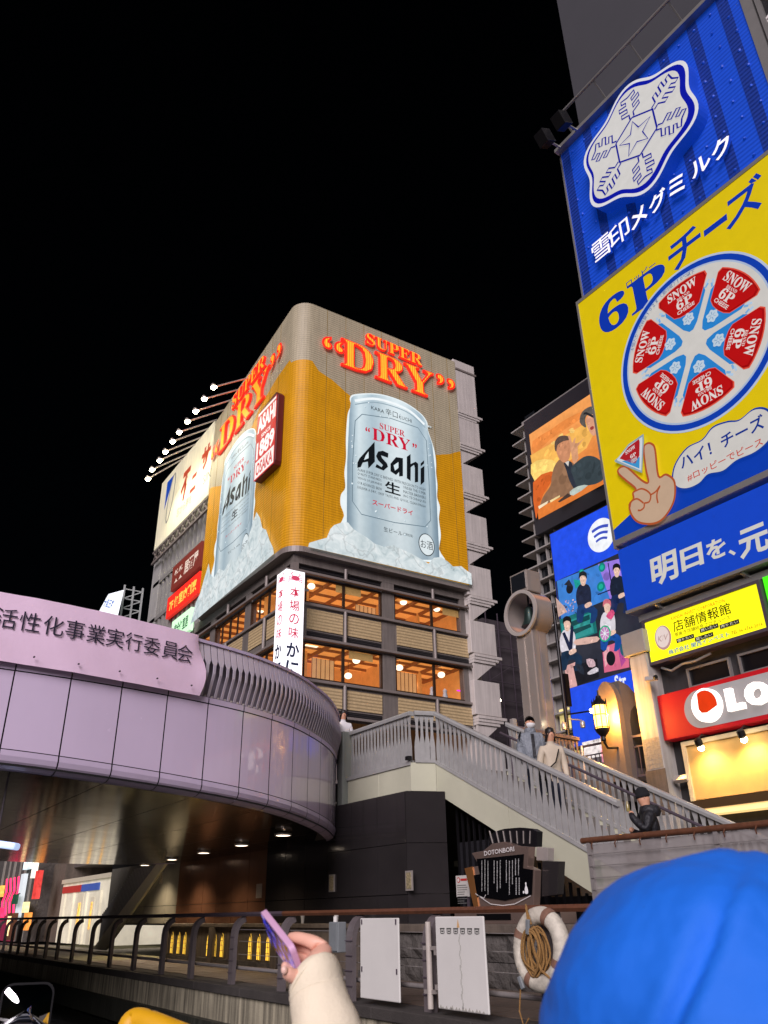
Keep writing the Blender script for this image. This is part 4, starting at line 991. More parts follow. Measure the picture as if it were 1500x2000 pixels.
for Y in (12.55, 11.75):
    MB().cbox((NX_-.95, Y, 25.3), (.45,.42,.5), 0, 0, R(-30)).build('floodlight', M_BLACKM, b1, bevel=.02)
    MB().bar((NX_-.8,Y,25.3),(NX_,Y,25.36), .06, .06).build('floodlight_arm', M_ALU, b1)
PN = Plane('X', NX_)
CU, CV = -9.57, 22.6
def blob(k, d=0): return [(CU+(2.02+.16*math.cos(6*(a-math.pi/2))+d)*k*math.cos(a), CV+(2.02+.16*math.cos(6*(a-math.pi/2))+d)*k*math.sin(a)) for a in (2*math.pi*i/96 for i in range(96))]
em = thing('snow_crystal_emblem', 'white lobed emblem with blue outlined snow crystal and star standing off the board', 'emblem', (NX_-.3,9.57,20.4))
MB().prism([PN.w(u, v, .42) for u, v in blob(1.02)], (.40,0,0)).build('emblem_body', M_BLUE, em)
p = Print(PN, .005, 85); p.poly(blob(1.02), 'e6e6ea'); p.layer(); p.poly([(u+.0, v) for u, v in blob(1, -.07)], '0a18a8'); p.layer(); p.poly([(CU+(u-CU)*.90-.05, CV+(v-CV)*.90+.04) for u, v in blob(1, -.02)], 'dcdad6'); p.layer()
for i in range(6):
    a = R(30+60*i); b = R(90+60*i)
    p.strip([(CU+.82*math.cos(a), CV+.82*math.sin(a)), (CU+.82*math.cos(b), CV+.82*math.sin(b))], .06, '10189a')
    def T(r_, s_): return (CU+r_*math.cos(a)-s_*math.sin(a), CV+r_*math.sin(a)+s_*math.cos(a))
    arm = [(.82,.08),(1.0,.08),(1.10,.34),(1.24,.34),(1.16,.11),(1.30,.11),(1.40,.38),(1.54,.38),(1.46,.11),(1.58,.11),(1.64,.26),(1.78,.26),(1.72,.02)]
    pts = [T(*q) for q in arm]+[T(r_, -s_) for r_, s_ in arm[::-1]]
    p.strip(pts, .058, '10189a')
    p.layer()
p.strip([(CU+(.62 if i % 2 == 0 else .26)*math.cos(R(90+36*i)), CV+(.62 if i % 2 == 0 else .26)*math.sin(R(90+36*i))) for i in range(10)], .05, '10189a', True)
p.layer(); p.build('emblem_print', P_BOARD, em)
# raised white lettering below the emblem
t = thing('dairy_lettering', 'raised white Japanese lettering under the crystal emblem', 'lettering', (NX_-.2,9.5,19.6))
MWL = mat('white_letter_face','f0f0f2',.4,var=0,em='base',es=.5, sample=False)
for ch, u in zip('雪印メグミルク', (-11.63,-10.93,-10.2,-9.5,-8.85,-8.05,-7.4)):
    vs, fs = glyphs(ch, .006 if ch in '雪印' else .022, 3); xs = [q[0] for q in vs]; ys = [q[1] for q in vs]; k = (.78 if ch in '雪印' else .62)/max(max(xs)-min(xs), max(ys)-min(ys)); cx, cy = (max(xs)+min(xs))/2, (max(ys)+min(ys))/2
    l = MB(); l.add([PN.w(u+(x-cx)*k, 20.0+(y-cy)*k, .22) for x, y in vs], fs); o_ = l.build('letter', MWL, t); o_.data.materials.append(M_BLUE); q = o_.modifiers.new('d', 'SOLIDIFY'); q.thickness = .10; q.offset = -1; q.material_offset_rim = 1; q.material_offset = 1
    q = o_.modifiers.new('t','TRIANGULATE')
    MB().bar((NX_-.12, -u, 20.0),(NX_,-u,20.0), .05,.05).build('letter_stud', M_ALU, t)
# ---- yellow cheese board
b2 = thing('yellow_cheese_billboard', 'bright yellow backlit cheese billboard with round six-wedge pack and peace-sign hand', 'billboard', (NX_,9,10.6))
MB().box(NX_-.18, 4.6, 10.72, NX_+.5, 12.86, 18.72).build('light_box', M_YEL, b2)
for nm, a in (('frame_edge', (NX_-.2, 12.862, 10.5, NX_+.5, 12.93, 18.84)), ('frame_edge', (NX_-.2, 4.5, 18.725, NX_+.5, 12.86, 18.84)), ('frame_edge', (NX_-.2, 4.5, 10.56, NX_+.5, 12.86, 10.715))): MB().box(*a).build(nm, M_ALU, b2)
PY = Plane('X', NX_-.18)
p = Print(PY, .004, 1)
BL, WH, RD, LB = '0f37ae', 'd4d1cb', 'bf1012', '2a86d2'
p.poly([(-12.855,10.725),(-4.6,10.725),(-4.6,12.2),(-8.4,11.9),(-10.74,11.62),(-11.6,11.45),(-12.855,11.03)], '0d3fb4')
p.text(bf('6P'), -12.2, 16.95, -9.75, 18.1, BL, bold=.012)
p.text('ロッピー', -11.05, 17.98, -10.0, 18.2, '123a9a', bold=.01)
for ch, a, b, c, d in (('チ',-9.6,17.35,-8.55,18.35),('ー',-8.45,17.75,-7.75,17.95),('ズ',-7.8,17.4,-6.7,18.45)): p.text(ch, a, b, c, d, BL, bold=.018, shear=.12)
cu, cv = -9.40, 14.92
p.layer(); p.ell(cu, cv, 2.40, 2.40, 'b9c6dd', 72); p.layer(); p.ell(cu, cv, 2.34, 2.34, '0f3fb0', 72); p.layer(); p.ell(cu, cv, 2.18, 2.18, 'aebfd8', 72); p.layer(); p.ell(cu, cv, 2.13, 2.13, WH, 72); p.layer()
def W(th, r_, s_): return (cu+r_*math.cos(th)-s_*math.sin(th), cv+r_*math.sin(th)+s_*math.cos(th))
def wedge(th, r0, r1, gap, rc=.08):
    """rounded wedge outline between radii; gap = half distance between neighbours"""
    pts = []
    def lim(r_): return math.asin(min(.99, gap/r_))
    a = R(30)
    n = 8
    for i in range(n+1): q = -(a-lim(r1)-.05)+2*(a-lim(r1)-.05)*i/n; pts.append(W(th, r1*math.cos(q), r1*math.sin(q)))
    q = a-lim(r1-.1); pts.append(W(th, (r1-.12)*math.cos(q), (r1-.12)*math.sin(q)))
    if r0 > .9:
        q = a-lim(r0+.12); pts.append(W(th, (r0+.12)*math.cos(q), (r0+.12)*math.sin(q))); q2 = a-lim(r0)-.12
        pts.append(W(th, r0*math.cos(q2), r0*math.sin(q2))); pts.append(W(th, r0*.95, 0)); pts.append(W(th, r0*math.cos(q2), -r0*math.sin(q2))); pts.append(W(th, (r0+.12)*math.cos(q), -(r0+.12)*math.sin(q)))
    else:
        q = a-lim(r0+.2); pts.append(W(th, (r0+.2)*math.cos(q), (r0+.2)*math.sin(q))); pts.append(W(th, r0, .06)); pts.append(W(th, r0, -.06)); pts.append(W(th, (r0+.2)*math.cos(q), -(r0+.2)*math.sin(q)))
    q = a-lim(r1-.1); pts.append(W(th, (r1-.12)*math.cos(q), -(r1-.12)*math.sin(q)))
    return pts
for i in range(6):
    th = R(90+60*i)
    p.poly(wedge(th, .38, 1.52, .085), LB)
p.layer()
for i in range(6):
    th = R(90+60*i)
    for q, c_ in ((1.54,'7fb2e0'),(1.64,'b5d0ea')):
        for sg in (-1, 1): p.strip([W(th, (q-.06)*math.cos(R(30)-.06), sg*(q-.06)*math.sin(R(30)-.075)), W(th, q*math.cos(R(30))*1.05, sg*q*math.sin(R(30))*.97)], .06, c_)
    p.poly(wedge(th, .98, 1.98, .17), 'e2503c')
p.layer()
for i in range(6): p.poly(wedge(R(90+60*i), 1.0, 1.945, .19), 'a80a0e')
p.layer()
for i in range(6):
    th = R(90+60*i); p.poly(wedge(th, 1.02, 1.90, .215), RD); p.layer()
    dg = 60*i
    for s_, r_, wd, h_, bo in (('SNOW',1.72,.92,.27,.012),('BRAND',1.515,.40,.085,0),('6P',1.33,.50,.28,.012),):
        c_ = W(th, r_, 0); p.text(bf(s_), c_[0]-wd/2, c_[1]-h_/2, c_[0]+wd/2, c_[1]+h_/2, 'e6ddd8', bold=bo, rot=dg)
    c_ = W(th, 1.11, 0); p.text('CHEESE', c_[0]-.27, c_[1]-.055, c_[0]+.27, c_[1]+.055, 'e6ddd8', bold=.02, rot=dg)
    c_ = W(th, .76, 0); q = [(c_[0]+(.165+.02*math.cos(6*a))*math.cos(a+th), c_[1]+(.165+.02*math.cos(6*a))*math.sin(a+th)) for a in (6.283*k/36 for k in range(36))]
    p.poly(q, 'c4d6e4')
    for k in range(6): a = th+R(60*k); p.strip([(c_[0]+.03*math.cos(a), c_[1]+.03*math.sin(a)), (c_[0]+.12*math.cos(a), c_[1]+.12*math.sin(a))], .022, '6f9ac0')
p.layer()
# arc text on the white rim
for s_, a0, a1 in (('6個入り 内容量102g', 152, 112), ('〈要冷蔵〉10℃以下', 107, 78)):
    n = len(s_)
    for k, ch in enumerate(s_):
        if ch == ' ': continue
        a = R(a0+(a1-a0)*k/(n-1)); c_ = (cu+2.055*math.cos(a), cv+2.055*math.sin(a)); p.text(ch, c_[0]-.06, c_[1]-.06, c_[0]+.06, c_[1]+.06, '39639a', rot=math.degrees(a)-90, keep=True, res=1)
# speech cloud
X5 = lambda x, y: PY.px(1100+x*.28, 480+y*.28)
cl = [(-10.78,11.6),(-10.72,11.3),(-10.45,11.12),(-10.1,11.1),(-9.8,11.22),(-9.4,11.12),(-9.0,11.22),(-8.5,11.2),(-8.1,11.35),(-7.9,11.7),(-8.0,12.1),(-8.3,12.28),(-8.7,12.2),(-9.0,12.32),(-9.4,12.38),(-9.75,12.2),(-10.2,12.2),(-10.6,11.95)]
p.poly([(q.x, q.y) for q in smooth(cl, 5)], '17409f'); p.layer()
cc = (-9.35, 11.7); p.poly([(cc[0]+(q.x-cc[0])*.965, cc[1]+(q.y-cc[1])*.93) for q in smooth(cl, 5)], 'd3d0ca'); p.layer()
p.text('ハイ！チーズ', -10.45, 11.68, -8.15, 12.06, '13338f', bold=.02); p.text('#ロッピーでピース', -10.35, 11.3, -8.3, 11.5, 'c84a3c', bold=.01)
# peace-sign hand
X5p = lambda pts: [X5(*q) for q in pts]
hand = [(395,1570),(425,1545),(465,1555),(560,1640),(608,1655),(590,1560),(575,1420),(598,1385),(632,1388),(655,1430),(678,1612),(730,1600),(785,1640),(795,1720),(780,1800),(735,1880),(680,1930),(610,1945),(535,1930),(490,1880),(475,1810),(505,1770),(500,1730),(520,1700),(450,1640),(405,1600)]
ho = [(q.x, q.y) for q in smooth(X5p(hand), 4)]
p.poly(ho, 'c7a98e'); p.layer(); p.strip(ho, .055, 'b4562e', True); p.layer()
for l in ([(520,1715),(560,1700),(600,1715),(625,1745),(615,1790),(580,1800)], [(575,1800),(530,1770),(490,1790),(480,1830)], [(580,1800),(578,1830),(555,1850),(535,1850)], [(620,1745),(660,1720),(690,1680),(672,1720),(668,1760),(676,1800)]):
    p.strip([(q.x, q.y) for q in smooth(X5p(l), 4, False)], .045, 'b4562e')
p.layer()
p.poly(X5p([(372,1505),(400,1480),(470,1390),(575,1318),(578,1360),(565,1590),(380,1515)]), '93a9b4'); p.layer()
p.poly(X5p([(390,1495),(475,1400),(568,1338),(568,1380),(560,1575),(395,1505)]), 'd6dde0'); p.layer()
p.poly(X5p([(425,1510),(550,1480),(548,1560)]), '3f9ad4'); p.poly(X5p([(410,1490),(470,1410),(545,1355),(550,1375),(548,1470),(520,1525),(490,1520)]), 'b3222a'); p.layer()
for s_, pt, sc_, g in (('SNOW',(485,1430),.34,bf),('6P',(505,1468),.2,bf),('CHEESE',(512,1500),.2,bf)):
    c_ = X5(*pt); p.text(g(s_), c_[0]-sc_/2, c_[1]-.055, c_[0]+sc_/2, c_[1]+.055, 'e8e2de', bold=.01, rot=8)
p.layer(); p.build('artwork', P_BOARD, b2)
# ---- lower blue board with brush lettering
b3 = thing('blue_slogan_billboard', 'long blue billboard strip with white brush lettering below the yellow one', 'billboard', (NX_,9,8.74))
MB().box(NX_-.14, 4.6, 8.78, NX_+.5, 12.86, 10.44).build('light_box', M_BLUE, b3)
MB().box(NX_-.16, 4.6, 8.70, NX_+.5, 12.9, 8.775).build('frame_edge', M_ALU, b3)
for Y in (12.0, 9.6, 7.2): MB().bar((NX_-.1,Y,8.70),(NX_+.3,Y-.1,8.50), .08, .08).build('bracket', M_ALU, b3)
p = Print(Plane('X', NX_-.14), .004, 1)
for ch, a, b, c, d in (('明',-11.95,9.1,-11.15,9.85),('日',-11.05,9.2,-10.42,9.75),('を',-10.33,9.2,-9.8,9.68),('、',-9.78,9.12,-9.6,9.28),('元',-9.5,8.95,-8.75,9.62),('気',-8.6,8.95,-7.8,9.65),('に',-7.7,9.0,-7.1,9.5)): p.text(ch, a, b, c, d, 'd6d4cc', bold=.03, shear=.08)
p.build('lettering', P_BOARD, b3)
# ---- yellow property sign
b4 = thing('property_sign', 'small yellow lit sign with black and blue Japanese text above the shop windows', 'sign', (NX_,11,7.3))
MB().box(NX_-.02, 9.36, 7.36, NX_+.28, 12.48, 8.36).build('light_box', mat('lemon_lightbox','e6e014',.4,var=.03,em='base',es=.95), b4)
fr = MB()
fr.box(NX_-.05, 9.28, 7.28, NX_+.28, 12.56, 7.355); fr.box(NX_-.05, 9.28, 8.365, NX_+.28, 12.56, 8.43); fr.box(NX_-.05, 12.485, 7.356, NX_+.28, 12.56, 8.364); fr.box(NX_-.05, 9.28, 7.356, NX_+.28, 9.355, 8.364); fr.build('frame', M_DARKM, b4)
p = Print(Plane('X', NX_-.02), .004, 1)
p.ell(-12.02, 7.86, .24, .30, 'b08a86', 30); p.layer(); p.ell(-12.03, 7.88, .20, .26, 'd8c7c2', 30); p.text('KIV', -12.17, 7.78, -11.87, 7.92, 'a8867f', bold=.02, shear=.3)
p.text('KANSAI INVEST CORPORATION', -11.7, 8.2, -10.2, 8.29, 'd27818', bold=.01, res=1); p.text('店舗情報館', -11.68, 7.9, -10.1, 8.17, '14160c', bold=.004)
p.text('居抜き店舗総合プロデュース', -11.68, 7.78, -10.15, 7.88, '2a2a14', res=1)
for s_, a, z in (('借りたい',-11.66,7.62),('買いたい',-10.98,7.68),('貸したい',-11.15,7.52),('売りたい',-10.45,7.62)):
    p.rect(a, z, a+.5, z+.1, '24241a'); p.layer(); p.text(s_, a+.03, z+.015, a+.47, z+.085, 'efe9c8', res=1)
p.text('株式会社 関西インベスト', -11.92, 7.4, -10.25, 7.52, '2f79b4', bold=.015, res=1); p.text('TEL 06-6766-2016', -10.2, 7.42, -9.42, 7.5, '8a5a14', bold=.01, res=1)
p.build('lettering', P_BACK, b4)
b5 = thing('green_lightbox_sign', 'bright green lit sign panel at the right end beside the yellow property sign', 'sign', (NX_,8.9,7.4))
MB().box(NX_-.02, 8.2, 7.5, NX_+.28, 9.2, 8.45).build('light_box', mat('green_lightbox','3fd614',.4,var=.03,em='base',es=.9), b5); MB().box(NX_-.04, 8.15, 7.42, NX_+.28, 9.24, 7.495).build('frame', M_DARKM, b5)
# ---- red burger-shop fascia
b6 = thing('red_shop_fascia', 'red shop fascia sign with round red and white logo and white letters', 'sign', (NX_,10,5.5))
MB().box(NX_-.05, 4.0, 5.49, NX_+.29, 12.46, 6.53).build('fascia_box', mat('red_fascia','ab141d',.4,var=.05,em='base',es=.2), b6, bevel=.01)
p = Print(Plane('X', NX_-.05), .004, 1)
rr_ = .42
pts = [(-11.35+rr_*math.cos(R(a)), 6.01+rr_*math.sin(R(a))) for a in range(90, 271, 10)]+[(-4.2, 6.01-rr_), (-4.2, 6.01+rr_)]
p.poly(pts, 'b0a8a8'); p.build('pale_band', P_GLOW, b6)
CL = Vector((-11.1, 6.03))
lg = MB().prism([PN.w(CL.x+.36*math.cos(R(a)), CL.y+.37*math.sin(R(a)), .2) for a in range(0, 360, 10)], (.14,0,0)).build('logo_disc', mat('white_lit_disc','fff6ee',.4,var=0,em='base',es=1.15), b6)
p = Print(PN, .004, 51); p.poly([(-11.1+.31*math.cos(R(a)), 6.03+.32*math.sin(R(a))) for a in range(-12, 125, 6)]+[(-11.28,5.97),(-11.22,5.88),(-11.08,5.86)], 'e33a12'); p.build('logo_print', P_SCREEN, lg)
for ch, a, b in (('L',-10.56,-10.17),('O',-10.1,-9.55),('T',-9.45,-9.0),('T',-8.95,-8.5)):
    vs, fs = glyphs(ch, .06, 3); xs = [q[0] for q in vs]; ys = [q[1] for q in vs]; w_ = max(xs)-min(xs); h_ = max(ys)-min(ys)
    l = MB(); l.add([PN.w(a+(x-min(xs))/w_*(b-a), 5.78+(y-min(ys))/h_*.48, .22) for x, y in vs], fs); o_ = l.build('letter', MATS['white_lit_disc'], b6); q = o_.modifiers.new('d','SOLIDIFY'); q.thickness = .12; q.offset = -1
# ---- warm lit panel, spot lamps, shop opening
MOR = mat('ochre_render','c9a05a',.75,var=.12,vs=3,bump=.15,bs=40)
MB().box(NX_+.1, 4, 4.14, NX_+.3, 12.0, 5.3).build('ochre_panel', MOR, sb_)
fr = MB(); fr.box(NX_+.05, 4, 5.305, NX_+.3, 12.1, 5.4); fr.box(NX_+.05, 12.003, 4.1, NX_+.3, 12.1, 5.304); fr.build('panel_trim', mat('cream_trim','c8b68e',.6,var=.1), sb_)
MB().box(NX_-.15, 4, 3.92, NX_+.3, 12.05, 4.095).build('canopy_beam', mat('bronze_beam','4a3a28',.4,.3,var=.1), sb_)
MB().box(NX_+.31, 4, TZ, NX_+.36, 11.9, 3.9).build('shop_interior', mat('shop_warm_wall','c79a52',.6,var=.2,vs=3,em='base',es=.75), sb_)
MB().box(NX_-.1, 4, 3.80, NX_+.3, 11.8, 3.915).build('shop_soffit', mat('shop_lit_soffit','ffd28a',.5,var=.1,em='base',es=1.1), sb_)
for i, (y, lb) in enumerate(((11.4,'left spot lamp lighting the ochre wall beneath the red fascia'),(10.33,'right spot lamp lighting the ochre wall beneath the red fascia'))):
    t = thing('spot_lamp', lb, 'lamp', (NX_-.3,y,5.2), 'spot lamps under the red fascia')
    MB().lathe([(.05,0),(.085,.04),(.085,.16),(.03,.2)], (NX_-.22,y,5.17), (-.35,0,.94), 12).build('housing', M_BLACKM, t, smooth=True)
    MB().tube([(NX_-.26,y,5.34),(NX_-.1,y,5.44),(NX_+.2,y,5.45)], .02, 6).build('arm', M_BLACKM, t)
    MB().sphere((NX_-.2,y,5.15), .07, 12, 8).build('bulb', mat('hot_bulb','fff0c8',.3,var=0,em='base',es=30.), t, smooth='all')
    ld = bpy.data.lights.new('spot_bulb', 'SPOT'); ld.energy = 75; ld.color = (1,.66,.28); ld.shadow_soft_size = .05; ld.spot_size = R(140); ld.spot_blend = .8
    lo = bpy.data.objects.new('spot_bulb', ld); COL.objects.link(lo); lo.location = (NX_-.32,y,5.06); lo.rotation_euler = Vector((.55,0,-.83)).to_track_quat('-Z','Y').to_euler(); lo.parent = t; lo.matrix_parent_inverse = Matrix.Translation(-t.location)
t = thing('security_camera', 'small grey security camera on the pale corner column', 'camera', (NX_-.2,12.5,6.9))
MB().cbox((NX_-.35,12.3,6.88), (.12,.3,.11), R(25)).build('body', M_STEEL, t, bevel=.02); MB().tube([(NX_-.12,12.6,6.95),(NX_-.3,12.42,6.9)], .025, 6).build('arm', M_STEEL, t); MB().lathe([(.05,0),(.05,.06)], (NX_-.42,12.14,6.86), (-.4,-.9,0), 10).build('lens', M_BLACKM, t)
t = thing('wall_floodlight', 'small square floodlight low on the dark shop wall', 'lamp', (NX_+.1,12.2,4.6))
MB().cbox((NX_+.05,12.25,4.62), (.12,.38,.14), 0, 0, R(30)).build('body', M_STEEL, t, bevel=.02); MB().box(NX_+.1,12.2,4.6,NX_+.3,12.28,4.64).build('bracket', M_DARKM, t)
# billboard structure at the far right
t = thing('rooftop_truss', 'grey steel truss and cables at the right edge of the blue board', 'truss', (NX_,5.2,19))
tr = MB()
for z in range(19, 27): tr.bar((NX_,5.5,z),(NX_+.4,4.6,z+1), .06, .06); tr.bar((NX_+.4,4.6,z),(NX_,5.5,z+1), .06, .06)
for a, b in (((NX_,5.5),0),((NX_+.4,4.6),0)): tr.bar((*a,18.9),(*a,27.5), .12, .12, (1,0,0))
tr.build('lattice', M_ALU, t)
# ================================================================== LED SCREEN TOWER
TX = 24.0
M_TOW = mat('grey_tower_cladding', '8a8682', .6, var=.1, vs=2); M_FIN = mat('pale_fin', 'a09c96', .5, .05, var=.1)
M_TGL = mat('dark_tower_glass', '23262a', .12, .3, var=.1)
tw = thing('screen_tower', 'grey finned tower carrying the two large video screens', 'building', (TX,19,SZ))
PT = Plane('X', TX)
MB().box(TX+.4, 13.6, SZ, 36, 24.15, 23.3).build('tower_body', M_TOW, tw)
MB().box(TX+.3, 13.5, 23.3, 36, 24.3, 23.55).build('roof_edge', M_TOW, tw)
for i in range(24):
    z = 6.2+i*.735
    MB().box(TX+.05, 22.6, z, TX+.9, 24.85, z+.07).build('fin', M_FIN, tw)
    if z > 12.5: MB().box(TX+.38, 23.45, z+.1, TX+.395, 24.13, z+.70).build('pane', M_TGL, tw)
for y in (24.1, 23.5, 22.9): MB().box(TX+.2, y, 5.2, TX+.36, y+.06, 22.9).build('mullion', M_FIN, tw)
mlit = mat('lit_office_window', 'e8d58a', .5, var=.25, vs=3, em='base', es=.62)
for z0, z1 in ((6.4,7.9),(8.4,9.4)): MB().box(TX+.372, 22.95, z0, TX+.382, 24.0, z1).build('lit_window', mlit, tw)
s1 = thing('orange_video_screen', 'upper video screen showing an orange picture of two people', 'screen', (TX,19,17.6))
oy0 = -PT.px(1034, 847)[0]; oz1 = 22.35; oz0 = 17.85
MB().box(TX-.02, 13.9, 17.15, TX+.38, oy0+.28, 23.2).build('screen_case', mat('screen_case','2b2a30',.5,var=.05), s1)
p = Print(Plane('X', TX-.02), .004, 1); pl = p.pl
Z5 = lambda x, y: pl.px(1020+x*.18, 760+y*.18)
def grad(p, u0, v0, u1, v1, c0, c1, n=10):
    A, B = lin(c0), lin(c1); mixc = lambda t_: tuple(A[i]+(B[i]-A[i])*t_ for i in range(3))
    for i in range(n): p.poly([(u0, v0+(v1-v0)*i/n), (u1, v0+(v1-v0)*i/n), (u1, v0+(v1-v0)*(i+1)/n), (u0, v0+(v1-v0)*(i+1)/n)], None, cols=[mixc(i/n)]*2+[mixc((i+1)/n)]*2)
grad(p, -oy0, oz0, -14.2, oz1, 'e07a34', 'f5a25a'); p.layer()
def mottle(p, pts, col, n=9, amp=.3):
    # photographic variation: small lighter and darker dabs inside a printed patch
    P_ = [(q[0], q[1]) for q in pts]; x0, x1 = min(q[0] for q in P_), max(q[0] for q in P_); y0, y1 = min(q[1] for q in P_), max(q[1] for q in P_); c0 = lin(col)
    def inside(x, y):
        r_ = False
        for (ax, ay), (bx, by) in zip(P_, P_[1:]+P_[:1]):
            if (ay > y) != (by > y) and x < (bx-ax)*(y-ay)/(by-ay)+ax: r_ = not r_
        return r_
    p.layer(); rnd = random.Random(int((x0+y0)*1000))
    for _ in range(n*4):
        x, y = rnd.uniform(x0, x1), rnd.uniform(y0, y1); s_ = min(x1-x0, y1-y0)*rnd.uniform(.05,.16); a0 = rnd.random()*6; el_ = rnd.uniform(.3,1)
        q = [(x+s_*math.cos(k)*math.cos(a0)-s_*el_*math.sin(k)*math.sin(a0), y+s_*math.cos(k)*math.sin(a0)+s_*el_*math.sin(k)*math.cos(a0)) for k in (6.283*i/8 for i in range(8))]
        if not all(inside(*w_) for w_ in q): continue
        k = 1+rnd.uniform(-amp, amp); p.poly(q, None, cols=[tuple(v_*k for v_ in c0)]*8); p.k += .12
    p.k = math.ceil(p.k)
def zp(pts, col, sm_=3):
    q = [(a.x, a.y) for a in smooth([Z5(*a) for a in pts], sm_)] if sm_ else [Z5(*a) for a in pts]
    p.poly(q, col); mottle(p, q, col)
zp([(90,720),(400,540),(760,330),(780,480),(700,640),(350,900),(140,1010)], 'f3b65a', 0); p.layer()
zp([(100,820),(250,760),(380,800),(330,930),(140,1000)], 'f6cf72', 2); zp([(120,570),(320,440),(480,330),(700,230),(690,290),(500,420),(300,560),(140,700)], 'e88a45', 2); p.layer()
for x, y in ((345,590),(430,510),(545,450),(560,470)): zp([(x-25,y+10),(x,y-18),(x+28,y-22),(x+20,y+14)], 'f7cb76', 2)
zp([(140,1020),(330,900),(380,950),(250,1150),(190,1350),(170,1400)], 'd9652a', 2); p.layer()
zp([(345,960),(370,860),(420,780),(480,770),(560,800),(610,860),(640,1000),(620,1130),(450,1180),(300,1250),(220,1290),(250,1180),(330,1060)], '8f6a50', 3); p.layer()      # brown jacket
zp([(480,800),(510,900),(540,1000),(600,1100),(640,1050),(590,900),(560,800)], '2f3440', 3); zp([(490,800),(540,790),(530,850)], 'd8d0c8', 0); p.layer()
zp([(390,640),(400,560),(470,520),(540,540),(560,640),(545,760),(490,810),(430,760)], 'c98a66', 3); p.layer(); zp([(388,660),(392,580),(440,525),(520,520),(555,560),(480,580),(420,620),(405,690)], '5d4a42', 3); p.layer()
zp([(560,640),(545,560),(535,520),(560,530),(580,600),(600,560),(620,540),(612,600),(660,590),(720,540),(640,640),(650,760),(600,830),(575,740)], 'd59a74', 2); p.layer()
zp([(570,880),(640,800),(740,740),(850,760),(930,850),(930,980),(850,1040),(760,1060),(650,1090),(600,980)], '39444a', 3); p.layer(); zp([(560,1130),(650,1070),(760,1060),(600,1170)], 'b8c4bc', 2)
zp([(740,380),(760,310),(850,280),(860,420),(840,520),(790,500)], 'd79b7c', 3); p.layer(); zp([(675,380),(700,270),(790,210),(850,230),(850,290),(760,300),(735,360),(745,440)], '5d5752', 3); p.strip([Z5(720,290), Z5(745,282), Z5(820,318), Z5(850,330)], .10, '26262a'); zp([(790,440),(825,420),(830,450),(800,465)], '9a3b34', 2); p.layer()
zp([(230,1290),(340,1230),(330,1260),(240,1320)], 'f3e2c0', 0); zp([(360,1230),(470,1170),(470,1190),(370,1250)], 'f0d59a', 0); zp([(450,1240),(560,1150),(600,1180),(470,1250)], '4a3a34', 0)
p.build('picture', P_SCREEN, s1)
s2 = thing('blue_video_screen', 'lower tall blue video screen with white round logo and group portrait', 'screen', (TX,19,7.8))
by0 = -PT.px(1076, 1045)[0]
MB().box(TX-.06, 13.9, 7.6, TX+.38, by0+.04, 16.9).build('screen_case', mat('screen_case_black','101014',.5,var=0), s2)
p = Print(Plane('X', TX-.06), .004, 1); pl = p.pl
p.rect(-by0, 7.7, -14.0, 16.84, '2350e8'); p.layer()
Q = lambda x, y: pl.px(960+x*.2133, 1100+y*.2133)
def qp(pts, col, sm_=0):
    q = [(a.x, a.y) for a in smooth([Q(*a) for a in pts], sm_)] if sm_ else [Q(*a) for a in pts]
    p.poly(q, col); mottle(p, q, col, 7, .38)
u, v = pl.px(1174, 1045); p.ell(u, v, .72, .72, 'f2f4fa', 48); p.layer()
for k, (dv, wd, th_) in enumerate(((.26,.44,.13),(.0,.37,.115),(-.24,.30,.10))):
    p.strip([(u-wd+2*wd*i/10, v+dv+.12*math.sin(math.pi*(i+1.5)/13)-.05*i/10) for i in range(11)], th_, '3b50c0')
p.text('Spotify', u+.95, v-.4, u+4.2, v+.45, 'f2f4fa', bold=.02)
v0, v1 = pl.px(1106,1347)[1], pl.px(1089.6,1134)[1]
ub = -by0+.02
p.rect(ub, v0, -14.0, v1, '2a2c38'); p.layer()
qp([(600,165),(1060,-20),(1120,310),(900,400),(640,520)], '3d7fd0'); qp([(980,10),(1260,-60),(1290,300),(1090,330)], '9a7ae0'); p.layer()
p.strip([Q(1075,0), Q(1125,310)], .05, '23204a'); p.strip([Q(980,290), Q(1110,240)], .05, '23204a')
for x, y, a, b in ((1010,215,45,62),(830,75,30,30),(1020,40,38,60)): c_ = Q(x, y); p.ell(*c_, a*.0052*.9, b*.0052*.62, '12807c', 24); p.layer(); p.ell(*c_, a*.0026, b*.0018, '1fb39a', 16)
c_ = Q(725,235); p.ell(*c_, .20, .22, '1c1c24', 20); qp([(760,150),(850,165),(780,240)], '1c9a90'); qp([(675,200),(720,150),(760,220)], '2a2a34')
for i in range(60):
    x = random.uniform(680, 840); y = random.uniform(340, 470); c_ = Q(x, y); p.ell(*c_, random.uniform(.02,.06), random.uniform(.02,.05), random.choice(['8a93c0','30344a','b59ac8','5d6a90','d8b8c0']), 6)
    if i % 12 == 0: p.layer()
p.layer()
qp([(640,520),(950,400),(985,640),(670,760)], '1c6d6c'); p.layer(); qp([(655,560),(930,455),(960,640),(690,730)], '2f8f8c'); p.layer(); qp([(680,570),(920,475),(925,520),(700,610)], '14464a'); qp([(690,640),(930,560),(940,590),(710,690)], '14464a'); p.layer()
qp([(615,320),(690,400),(720,450),(640,500)], 'c9a79c'); qp([(700,950),(800,910),(815,1130),(720,1160)], 'd8a5a0'); qp([(780,950),(1000,880),(1020,1050),(820,1130)], '1b1b22'); qp([(1050,780),(1280,700),(1300,960),(1070,1010)], 'd86a8a'); p.layer()
